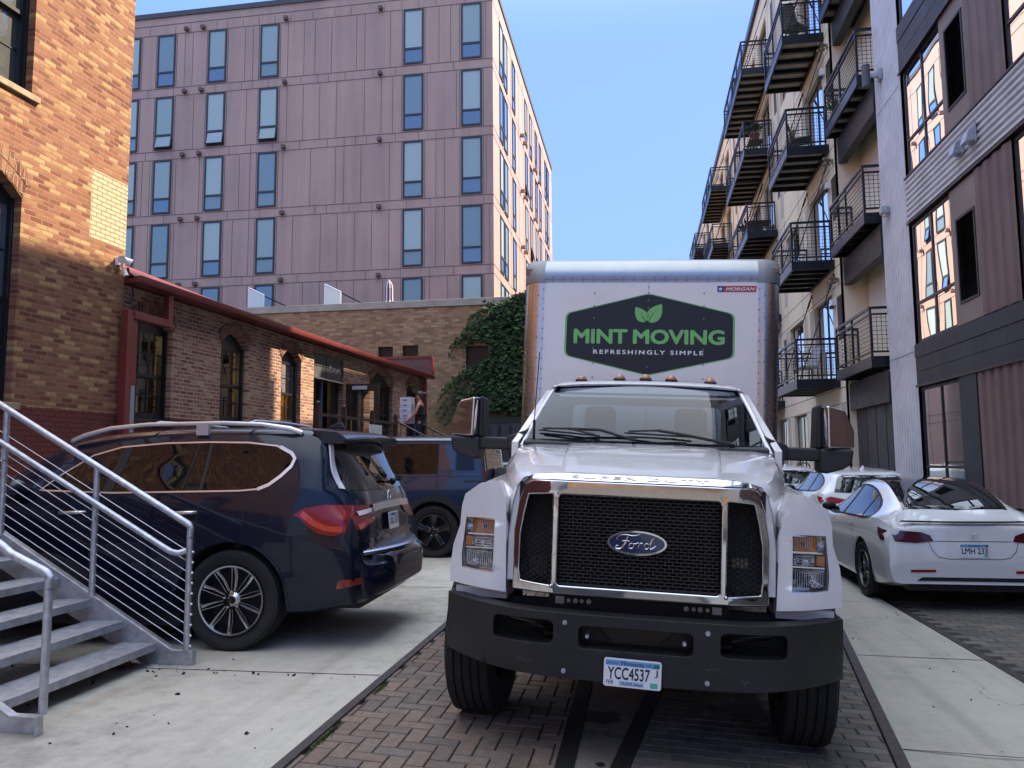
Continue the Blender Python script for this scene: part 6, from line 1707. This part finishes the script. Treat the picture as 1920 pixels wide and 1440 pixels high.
# tailgate: spoiler, glass, lamps, strip, plate, bumper
mb = MB(); vs = []
for j in range(13):
    y = .24+(W-.48)*j/12; e = abs(y-W/2)/(W/2-.24); xx = .99-.10*e**3
    vs += [(.58,y,1.812-.02*e**2),(.80,y,1.80-.025*e**2),(xx-.02,y,1.765-.03*e**2),(xx,y,1.745-.03*e**2),(xx-.02,y,1.722-.03*e**2),(.86,y,1.705-.03*e**2),(.68,y,1.70-.02*e**2)]
mb.add(vs, [(j*7+k, j*7+k+1, (j+1)*7+k+1, (j+1)*7+k) for j in range(12) for k in range(6)]+[tuple(range(7)),tuple(range(84,91))]); mb.build("spoiler", m_navy, suv, smooth=45)
rg = [(.23,1.31),(.27,1.285),(W/2,1.265),(W-.27,1.285),(W-.23,1.31),(W-.30,1.655),(W-.36,1.68),(.36,1.68),(.30,1.655)]
mb = MB(); sk.panel(mb, 'rear', rg, .006); mb.build("rear_glass", m_pglass, suv, smooth=50)
for q, w_ in (([(W-.20,1.30),(W-.285,1.67)], .035), ([(.20,1.30),(.285,1.67)], .03)): mb = MB(); sk.strip(mb, 'rear', q, w_, .014); mb.build("glass_trim", m_silver, suv)
tl = [(.53,1.095),(.58,1.075),(.66,1.0),(.74,.945),(.86,.925),(.95,.95),(.97,1.05),(.95,1.165),(.78,1.175),(.62,1.15)]
mb = MB(); sk.panel(mb, 'side', tl, .012); lamp = mb.build("tail_lamp", m_red, suv, smooth=50)
mb = MB(); sk.panel(mb, 'rear', [(.13,.965),(.50,1.02),(.60,1.075),(.60,1.13),(.45,1.155),(.13,1.165)], .014); mb.build("inner_lens", M("deep_red_lens", (.16,.005,.007), .2, coat=.3), lamp, smooth=50)
mb = MB(); sk.strip(mb, 'rear', [(.20,1.095),(.48,1.115)], .035, .020); mb.build("reverse_lens", m_hlback, lamp)
mb = MB(); sk.strip(mb, 'side', [(.60,1.11),(.70,1.03),(.80,.985),(.93,.975)], .045, .020); sk.strip(mb, 'rear', [(.14,.985),(.50,1.035)], .035, .021); mb.build("light_guide", M("bright_red_lens", (.55,.03,.02), .2, coat=1), lamp)
mb = MB(); sk.panel(mb, 'rear', [(W-.13,.965),(W-.50,1.02),(W-.60,1.075),(W-.60,1.13),(W-.45,1.155),(W-.13,1.165)], .014); mb.build("tail_lamp", m_red, suv, smooth=50)
mb = MB(); sk.strip(mb, 'rear', [(.46,1.125),(.75,1.135),(W-.75,1.135),(W-.46,1.125)], .062, .03); mb.build("tailgate_strip", m_chrome, suv, smooth=40)
mb = MB(); mb.tube([(1.035,W/2+.055*cos(a),1.215+.042*sin(a)) for a in [-.9+5.0*i/24 for i in range(25)]], .007, 6); mb.tube([(1.03,W/2-.02,1.185),(1.025,W/2,1.235),(1.03,W/2+.02,1.185)], .006, 6); mb.build("emblem", m_chrome, suv, smooth=60)
px_ = sk.hit('rear', W/2, .98, 0).x
plate_set(suv, 0, 0, .305, .152, 0, "XKU 335", fn=lambda u, v, d: (px_+.035+d-.10*v, W/2+u, .985+v), low=False, sticker=False)
mb = MB(); sk.strip(mb, 'rear', [(.25,.86),(W/2,.84),(W-.25,.86)], .03, .004); mb.build("tailgate_crease", m_navy, suv)
mb = MB(); vs = []
for j in range(17):
    y = .13+(W-.26)*j/16; e = abs(y-W/2)/(W/2-.13)
    xa, xb = 1.06-.12*e**3, 1.232-.225*e**2.2
    vs += [(xa,y,.792),(xb-.01,y,.785),(xb+.003,y,.775),(xb+.003,y,.75)]
mb.add(vs, [(j*4+k, j*4+k+1, (j+1)*4+k+1, (j+1)*4+k) for j in range(16) for k in range(3)])
for j in range(22): y = .25+(W-.5)*j/21; e = abs(y-W/2)/(W/2-.13); mb.box(1.09-.10*e,1.205-.225*e**2.2,y-.009,y+.009,.785,.797)
mb.build("bumper_step", M("brushed_steel", (.55,.55,.57), .22, 1.0), suv, smooth=40)
mb = MB(); sk.panel(mb, 'side', [(.88,.50),(1.06,.53),(1.06,.58),(.90,.57)], .008); mb.build("bumper_reflector", M("dull_red_lens", (.22,.03,.015), .15, coat=1), suv)
mb = MB(); mb.box(.55,1.02,.30,W-.30,.30,.42); mb.build("lower_valance", m_archblk, suv, bevel=.04)
mb = MB(); mb.tube([(px_-.03,1.45,1.36),(px_-.045,1.30,1.345),(px_-.045,1.22,1.345)], .012, 6); mb.box(px_-.07,px_-.02,1.42,1.52,1.33,1.38); mb.build("rear_wiper", m_gap, suv)
mb = MB(); p = sk.hit('side', -1.75, 1.35, 0); mb.ball((-1.95,p.y-.10,1.30),.13,12,8,(.6,.9,.75)); mb.build("wing_mirror", m_navy, suv, smooth=60)
for ax in (0, -3.075):
    spoke_wheel(suv, ax, .155, .405, .405, .275, .285, -1, 'fine', m_rimgrey)
    spoke_wheel(suv, ax, W-.155, .405, .405, .275, .285, 1, 'fine', m_rimgrey)
for ax in (0,-3.075):
    mb = MB()
    n = 20; path = [(ax+.483*cos(a), .405+.483*sin(a)) for a in [pi*(-.02+1.04*i/n) for i in range(n+1)]]
    sk.strip(mb, 'side', path, .02, .006)
    mb.build("arch_lip", m_navy, suv, smooth=40)

# --- boxy dark blue SUV behind it
W = 1.99
box = empty("boxy_suv", (-3.26, 11.95, .086), (0, 0, 0)); tag(box, "boxy dark blue SUV with black wheels parked behind the navy SUV", "suv")
ST = [(-3.95,.95,.80,.85,.86,.93,.30),(-3.85,1.15,.84,1.06,.93,.98,.26),(-3.2,1.22,.86,1.14,.95,.995,.28),(-2.5,1.27,.87,1.20,.95,.995,.28),(-2.32,1.34,.84,1.22,.95,.995,.28),(-1.95,1.78,.82,1.25,.945,.995,.28),(-1.75,1.88,.82,1.25,.945,.995,.28),(-1,1.93,.83,1.25,.945,.995,.28),
      (.2,1.925,.83,1.25,.945,.995,.28),(.66,1.90,.825,1.25,.94,.985,.30),(.76,1.80,.825,1.25,.935,.975,.32),(.80,1.5,.84,1.22,.93,.97,.34),(.84,1.2,.88,1.1,.92,.965,.36),(.87,.9,.88,.84,.91,.95,.40),(.92,.75,.86,.70,.88,.93,.44),(.93,.6,.84,.55,.86,.90,.48)]
body, sk = build_body(box, ST, W, (0, -3.02), .47, m_slateblue, .405, 4)
mb = MB(); sk.panel(mb, 'side', [(-1.72,1.31),(-1.5,1.74),(-1.35,1.79),(.05,1.79),(.05,1.31)], .004); sk.panel(mb, 'side', [(.36,1.36),(.36,1.76),(.60,1.74),(.66,1.36)], .004); mb.build("side_glass", m_pglass, box, smooth=50)
mb = MB(); sk.panel(mb, 'side', rrect(.08,.34,1.37,1.77,.01), .006); mb.build("quarter_panel", M("gloss_blue_panel", (.012,.022,.04), .06, coat=1), box, smooth=50)
mb = MB()
for p in ([(.06,1.80),(.06,1.05),(.0,.93)], [(-.9,1.80),(-.9,.4)], [(-1.8,1.3),(-1.85,.4)], [(-1.9,1.27),(.78,1.27)], [(-1.6,1.83),(.75,1.83)], [(-.3,1.86),(-.3,1.9)]): sk.strip(mb, 'side', p, .012, .002, thick=.004)
sk.strip(mb, 'side', [(.50,1.19),(.80,1.19)], .02, .004); mb.build("panel_gap", m_gap, box)
for ax in (0, -3.02):
    mb = MB(); n = 20; sk.strip(mb, 'side', [(ax+.53*cos(a), .405+.53*sin(a)) for a in [pi*(-.04+1.08*i/n) for i in range(n+1)]], .10, .012); mb.build("arch_flare", m_archblk, box, smooth=40)
mb = MB(); sk.panel(mb, 'side', rrect(.54,.60,.66,.82,.015), .016); mb.build("side_reflector", m_red, box)
mb = MB(); sk.panel(mb, 'rear', rect(.12,.24,1.0,1.12), .01); sk.panel(mb, 'rear', rect(.12,.24,1.25,1.36), .01); mb.build("tail_lamp", m_red, box)
mb = MB(); sk.panel(mb, 'rear', rrect(.3,W-.3,1.36,1.76,.03), .008); mb.build("rear_glass", m_pglass, box)
sp = empty("spare_wheel", (.97, W/2, 1.0), (0,0,pi/2), box)
mb = MB(); mb.lathe(tyre_prof(.40,.25,.27), (0,0,0), (0,1,0), 40); mb.build("tyre", m_rubber, sp, smooth=35)
mb = MB(); mb.lathe([(.27,-.10),(.25,-.02),(.001,-.02)], (0,0,0), (0,1,0), 30); mb.build("rim", m_rimblk, sp)
for ax in (0, -3.02):
    spoke_wheel(box, ax, .15, .405, .405, .27, .275, -1, 'star', m_rimblk); spoke_wheel(box, ax, W-.15, .405, .405, .27, .275, 1, 'star', m_rimblk)

# --- white cars along the right; x runs towards the rear, so they are turned to face away
def sedan(name, loc, rot, label, cat, ST, W, wb, Rw, paint, glass_side, rear_glass, top_glass, tails, style, rimmat, plate=None, extra=None):
    e = empty(name, loc, (0, 0, rot)); tag(e, label, cat)
    b, sk = build_body(e, ST, W, (0, -wb), Rw+.055, paint, Rw, 4)
    for ax_ in ('side', 'far'):
        mb = MB(); sk.panel(mb, ax_, glass_side, .004); mb.build("side_glass", m_pglass, e, smooth=50)
        mb = MB(); sk.strip(mb, ax_, glass_side, .02, .007, True); mb.build("window_trim", m_gap, e)
    mb = MB(); sk.panel(mb, *rear_glass); mb.build("rear_glass", m_carglass, e, smooth=60)
    if top_glass: mb = MB(); sk.panel(mb, *top_glass); mb.build("roof_glass", m_carglass, e, smooth=60)
    for ax_, poly, m in tails:
        mb = MB(); sk.panel(mb, ax_, poly, .008); mb.build("tail_lamp", m, e, smooth=50)
    for ax in (0, -wb):
        spoke_wheel(e, ax, .13, Rw, Rw, .235, Rw*.70, -1, style, rimmat); spoke_wheel(e, ax, W-.13, Rw, Rw, .235, Rw*.70, 1, style, rimmat)
    return e, sk
m_lampdk = M("smoked_red_lens", (.07,.005,.008), .12, coat=.25)
W = 1.85
ST = [(-3.68,.55,.55,.5,.62,.72,.30),(-3.62,.68,.66,.62,.74,.82,.22),(-3.3,.80,.72,.74,.84,.90,.18),(-2.6,.92,.74,.83,.88,.915,.18),(-2.15,.98,.72,.87,.885,.92,.18),(-1.85,1.10,.64,.89,.885,.925,.18),(-1.35,1.335,.58,.905,.885,.925,.18),(-.95,1.425,.57,.92,.885,.925,.18),(-.5,1.435,.57,.93,.885,.925,.18),(-.1,1.385,.57,.945,.885,.925,.18),
      (.3,1.235,.60,.955,.88,.922,.20),(.58,1.06,.66,.955,.87,.92,.22),(.74,.985,.70,.94,.86,.915,.25),(.86,.955,.72,.91,.84,.905,.27),(.93,.93,.74,.88,.81,.885,.29),(.955,.80,.74,.76,.80,.875,.30),(.985,.60,.72,.56,.80,.875,.30),(.985,.44,.68,.40,.77,.845,.31)]
tes, sk = sedan("white_sedan", (2.66, 10.33, -.089), -pi/2, "white fastback sedan with glass roof and dark tail lamps parked at right", "car", ST, W, 2.875, .335, m_cwhite,
    smooth_poly([(-2.02,.955),(-1.62,1.17),(-1.2,1.30),(-.75,1.335),(-.3,1.295),(.1,1.17),(.32,1.02),(.12,.975),(-.6,.955)],4),
    ('top', [(.50,.36),(.55,W/2),(.50,W-.36),(.2,W-.375),(-.3,W-.41),(-.6,W-.42),(-.62,W/2),(-.6,.42),(-.3,.41),(.2,.375)], .005, .07),
    ('top', [(-.64,.43),(-.64,W-.43),(-1.0,W-.43),(-1.35,W-.40),(-1.35,.40),(-1.0,.43)], .004, .08),
    [('rear', [(.085,.875),(.12,.76),(.34,.745),(.52,.765),(.49,.83),(.40,.862),(.2,.878)], m_lampdk), ('rear', [(W-.085,.875),(W-.12,.76),(W-.34,.745),(W-.52,.765),(W-.49,.83),(W-.40,.862),(W-.2,.878)], m_lampdk),
     ('side', [(.66,.90),(.87,.875),(.89,.765),(.80,.765),(.71,.83)], m_lampdk)], 'fine', m_rimblk)
mb = MB(); vs = []
for j in range(13):
    y = .24+(W-.48)*j/12; e = abs(y-W/2)/(W/2-.24); vs += [(.86-.10*e*e,y,.968),(.965-.12*e*e,y,.985),(.955-.12*e*e,y,.965)]
mb.add(vs, [(j*3+k,j*3+(k+1) % 3,(j+1)*3+(k+1) % 3,(j+1)*3+k) for j in range(12) for k in range(3)]); mb.build("lip_spoiler", m_gap, tes, smooth=40)
mb = MB()
sk.strip(mb, 'rear', [(.47,.752),(.50,.66),(.56,.595),(.66,.575),(W-.66,.575),(W-.56,.595),(W-.50,.66),(W-.47,.752)], .008, .002, thick=.004); sk.strip(mb, 'rear', [(.53,.765),(W-.53,.765)], .008, .002, thick=.004)
for p in ([(-.32,.96),(-.36,.55),(-.48,.30)], [(-1.32,.94),(-1.34,.30)], [(-2.15,.92),(-2.1,.6),(-2.12,.3)], [(-2.1,.27),(-.45,.27)]): sk.strip(mb, 'side', p, .008, .0015, thick=.004)
mb.build("panel_gap", M("grey_gap", (.12,.12,.125), .6), tes)
for q, w_ in (([(-.92,.955),(-.86,1.33)], .06), ([(-.02,.97),(-.10,1.24)], .03)): mb = MB(); sk.strip(mb, 'side', q, w_, .008); mb.build('window_pillar', m_gap, tes)
for x in (-.50,-1.48): mb = MB(); sk.strip(mb, 'side', [(x-.09,.845),(x+.12,.852)], .022, .004); mb.build("door_handle", m_silver, tes)
mb = MB(); sk.strip(mb, 'side', [(-2.0,.948),(-.6,.948),(.12,.968)], .016, .009); mb.build("belt_trim", m_gap, tes)
for y0 in (.26, W-.26-.26):
    mb = MB(); sk.strip(mb, 'rear', [(y0,.44),(y0+.26,.445)], .028, .006); mb.build("bumper_reflector", m_red, tes)
mb = MB(); sk.panel(mb, 'rear', [(.32,.335),(.38,.375),(W-.38,.375),(W-.32,.335)], .006); mb.box(.3,.93,.25,W-.25,.22,.30); mb.build("diffuser", m_gap, tes)
rx = sk.hit('rear', W/2, .67, 0).x
plate_set(tes, 0, 0, .305, .152, 0, "LMH 233", fn=lambda u, v, d: (rx+.012+d, W/2+u, .668+v), low=False)
mb = MB(); mb.tube([(rx+.012,W/2-.045,.845),(rx+.010,W/2,.853),(rx+.012,W/2+.045,.845)], .005, 6); mb.tube([(rx+.012,W/2,.838),(rx+.014,W/2,.79)], .0045, 6); mb.tube([(rx+.012,W/2-.04,.835),(rx+.012,W/2,.842),(rx+.012,W/2+.04,.835)], .004, 6); mb.build("emblem", m_silver, tes, smooth=60)
text_part("script_badge", "DUAL MOTOR", m_silver, tes, (0,.19,0,.016), .002, 0, fn=lambda u, v, d: (rx+.006+d, W/2+.42+u, .60+v))
mb = MB(); p = sk.hit('side', -1.72, 1.0, 0); mb.ball((-1.74,p.y-.11,1.0),.1,12,8,(.55,1.0,.62)); mb.build("wing_mirror", m_gap, tes, smooth=60)

W = 1.80
SH = [(-3.55,.6,.6,.55,.66,.76,.30),(-3.5,.80,.70,.74,.80,.86,.22),(-3.0,.95,.74,.88,.86,.89,.2),(-2.3,1.05,.76,.95,.865,.90,.2),(-2.0,1.14,.68,.98,.865,.90,.2),(-1.5,1.40,.60,1.0,.86,.90,.2),(-1.1,1.50,.59,1.01,.86,.90,.2),(-.4,1.51,.60,1.03,.86,.90,.2),(.2,1.47,.60,1.05,.855,.895,.22),(.50,1.41,.58,1.06,.84,.885,.24),(.62,1.28,.60,1.06,.82,.87,.26),(.74,1.08,.68,1.02,.80,.86,.28),(.80,.92,.70,.87,.78,.85,.30),(.84,.70,.70,.66,.76,.84,.32),(.85,.5,.68,.45,.74,.82,.33)]
def hatch(loc, label, cat, plate, name, tails=None):
    e, sk = sedan(name, loc, -pi/2, label, cat, SH, W, 2.6, .33, m_cwhite,
        smooth_poly([(-1.9,1.07),(-1.6,1.26),(-1.2,1.39),(-.6,1.42),(-.1,1.39),(.30,1.29),(.42,1.16),(.1,1.10),(-.8,1.075)],4),
        ('rear', [(.28,1.10),(W/2,1.07),(W-.28,1.10),(W-.38,1.36),(W-.5,1.39),(.5,1.39),(.38,1.36)], .006, .06), None,
        tails or [('rear', [(.10,1.0),(.14,.92),(.48,.91),(.50,.97),(.2,1.03)], m_red), ('rear', [(W-.10,1.0),(W-.14,.92),(W-.48,.91),(W-.50,.97),(W-.2,1.03)], m_red), ('side', [(.50,1.03),(.78,1.01),(.80,.93),(.66,.93)], m_red)], 'twist', m_rimblk)
    for q in ([(-.32,1.08),(-.30,1.40)], [(-1.25,1.07),(-1.15,1.39)]): mb = MB(); sk.strip(mb, 'side', q, .065, .008); mb.build("window_pillar", m_gap, e)
    mb = MB(); p = sk.hit('side', -1.6, 1.08, 0); mb.ball((-1.66,p.y-.12,1.08),.11,12,8,(.6,1.0,.7)); mb.build("wing_mirror", m_gap, e, smooth=60)
    mb = MB(); mb.prism([(.05,0),(.22,0),(.19,.07),(.13,.05)], lambda u, v, d: (u, W/2+d, 1.475+v), -.018, .018); mb.build("roof_antenna", m_cwhite, e)
    mb = MB()
    for q in ([(-.30,1.06),(-.34,.5),(-.45,.3)], [(-1.25,1.05),(-1.27,.3)]): sk.strip(mb, 'side', q, .008, .0015, thick=.004)
    mb.build("panel_gap", bpy.data.materials["grey_gap"], e)
    for x in (-.5,-1.45): mb = MB(); sk.strip(mb, 'side', [(x-.09,.93),(x+.1,.935)], .03, .012); mb.build("door_handle", m_cwhite, e)
    rx = sk.hit('rear', W/2, .74, 0).x
    plate_set(e, 0, 0, .305, .152, 0, plate, fn=lambda u, v, d: (rx+.012+d, W/2+u, .74+v), low=False, sticker=False)
    return e, sk
hatch((2.98, 14.85, -.089), "white hatchback with red tail lamps parked ahead of the white sedan", "car", "KTR 518", "white_hatchback")
e, sk = hatch((2.62, 20.3, -.089), "farthest white car with dark roof rails, seen beneath the truck's mirror arm", "car", "BNG 204", "white_crossover")
for y in (.35, W-.35): mb = MB(); mb.tube([(-1.2,y,1.48),(-1.0,y,1.55),(.1,y,1.55),(.3,y,1.47)], .02, 8); mb.build("roof_rail", m_gap, e)
# dark car whose grey roof shows between the boxy SUV and the truck
W = 1.80
e, sk = sedan("grey_car", (-2.35, 17.2, .086-.02), pi*.0, "dark grey car mostly hidden between the boxy SUV and the truck", "car", SH, W, 2.6, .33, M("grey_paint", (.05,.055,.065), .25, .4, coat=1),
    smooth_poly([(-1.9,1.07),(-1.6,1.26),(-1.2,1.39),(-.6,1.42),(-.1,1.39),(.30,1.29),(.42,1.16),(.1,1.10),(-.8,1.075)],4),
    ('rear', [(.28,1.10),(W/2,1.07),(W-.28,1.10),(W-.38,1.36),(W-.5,1.39),(.5,1.39),(.38,1.36)], .006, .06), None, [('rear', [(.10,1.0),(.14,.92),(.48,.91),(.50,.97),(.2,1.03)], m_red)], 'twist', m_rimblk)
# ------------------------------------------------------------------ person carrying boxes up to the porch (local: faces -x)
def skin_mesh(name, verts, edges, radii, mat, parent, root=0, sub=2):
    me = bpy.data.meshes.new(name); bm = bmesh.new(); lay = bm.verts.layers.skin.verify()
    bv = [bm.verts.new(v) for v in verts]
    for v, r in zip(bv, radii):
        v[lay].radius = (r, r) if not isinstance(r, tuple) else r
    bv[root][lay].use_root = True
    for a, b in edges: bm.edges.new((bv[a], bv[b]))
    bm.to_mesh(me); bm.free(); me.materials.append(mat)
    o = link_mesh(name, me, parent)
    m = o.modifiers.new("skin", 'SKIN'); m.use_smooth_shade = True
    s = o.modifiers.new("sub", 'SUBSURF'); s.levels = sub; s.render_levels = sub
    return o
pp = LM @ Vector((1.93, 8.95, 1.80))
per = empty("person", pp, (0, 0, LROT)); tag(per, "person with tied-up hair in sleeveless black top carrying a stack of white boxes", "person")
m_skin = M("skin", (.42,.22,.14), .5); m_hair = M("brown_hair", (.045,.022,.014), .6); m_cloth = M("black_cloth", (.010,.010,.013), .9); m_cloth2 = M("navy_cloth", (.010,.012,.026), .9)
V = [(0,0,.92),(.0,0,1.06),(-.01,0,1.22),(.0,0,1.40),(.0,0,1.50),(-.02,0,1.56),(-.03,0,1.63),(-.025,0,1.72)]; E = [(0,1),(1,2),(2,3),(3,4),(4,5),(5,6),(6,7)]; Rr = [.125,.105,.12,.105,.052,.06,.085,.07]
def add(parent, pts, rad):
    for p, r in zip(pts, rad):
        V.append(p); Rr.append(r); E.append((parent, len(V)-1)); parent = len(V)-1
    return parent
for s, dx in ((-1, .03), (1, -.05)):
    add(0, [(.0,s*.09,.84),(-.01+dx,s*.095,.50),(.02+dx,s*.095,.10),(-.02+dx,s*.095,.04),(-.12+dx,s*.10,.025)], [.088,.058,.038,.036,.026])
    w = add(3, [(.0,s*.17,1.385),(-.07,s*.215,1.14),(-.31,s*.19,.93)], [.050,.040,.028])
    h = add(w, [(-.37,s*.175,.90)], [.026])
    for k, (dy, L) in enumerate(((-.03,.070),(-.01,.080),(.01,.076),(.028,.06))): add(h, [(-.40,s*.16+dy,.885),(-.40-L*.5,s*.15+dy,.895)], [.009,.007])
    add(w, [(-.36,s*.15,.935),(-.40,s*.135,.945)], [.010,.008])
skin_mesh("body", V, E, Rr, m_skin, per)
mb = MB(); mb.ball((-.116,0,1.635),.016,8,6,(1.2,.8,1.3)); mb.ball((-.095,0,1.575),.022,8,6,(.8,1.1,.7)); mb.ball((-.02,.088,1.63),.022,8,6,(.8,.4,1.3)); mb.ball((-.02,-.088,1.63),.022,8,6,(.8,.4,1.3)); mb.build("face", m_skin, per, smooth=80)
mb = MB(); mb.ball((-.102,-.03,1.66),.011,8,6); mb.ball((-.102,.03,1.66),.011,8,6); mb.build("eye", m_gap, per, smooth=80)
mb = MB(); mb.ball((.012,0,1.685),.112,16,10,(1.0,.90,.92)); mb.ball((-.045,0,1.745),.07,12,8,(1,.95,.6)); mb.ball((.13,0,1.70),.065,12,8,(1.1,.9,.85)); mb.ball((.06,0,1.61),.075,12,8,(.9,.95,1)); mb.build("hair", m_hair, per, smooth=80)
skin_mesh("top", [(0,0,.80),(0,0,.95),(.0,0,1.08),(-.01,0,1.24),(0,0,1.38),(0,0,1.46),(0,.115,1.40),(0,-.115,1.40)], [(0,1),(1,2),(2,3),(3,4),(4,5),(4,6),(4,7)], [.15,.155,.135,.145,.115,.068,.068,.068], m_cloth, per, 1)
skin_mesh("shorts", [(0,0,.92),(0,.09,.80),(.02,.1,.48),(0,-.09,.80),(-.03,-.1,.48)], [(0,1),(1,2),(0,3),(3,4)], [.145,.115,.098,.115,.098], m_cloth2, per)
m_box = M("white_carton", (.60,.58,.66), .6, var=.08, vscale=6)
zz = .86
for k, (w, h) in enumerate(((.30,.15),(.34,.16),(.35,.15),(.33,.14),(.30,.16))):
    o = MB().box(-.17,.17,-w/2,w/2,0,h-.008); 
    ob = o.build("carton", m_box, None, bevel=.006)
    mb = MB(); mb.box(-.174,.174,-w/2-.004,w/2+.004,h-.05,h-.006); mb.build("lid", M("carton_lid", (.66,.64,.72), .55) if k == 0 else bpy.data.materials["carton_lid"], ob)
    mb = MB(); mb.box(-.08,.05,-w/2-.006,-w/2-.0005,h*.30,h*.55); mb.build("print", M("violet_print", (.20,.18,.36), .6) if k == 0 else bpy.data.materials["violet_print"], ob)
    p = LM @ Vector((1.93-.40+.01*(k % 2), 8.95, 1.80+zz)); ob.location = p; ob.rotation_euler = (0,0,LROT); zz += h
    tag(ob, "%s white box of the stack the person carries up the porch steps" % ["lowest", "second lowest", "middle", "second highest", "topmost"][k], "box", "stack of white boxes")
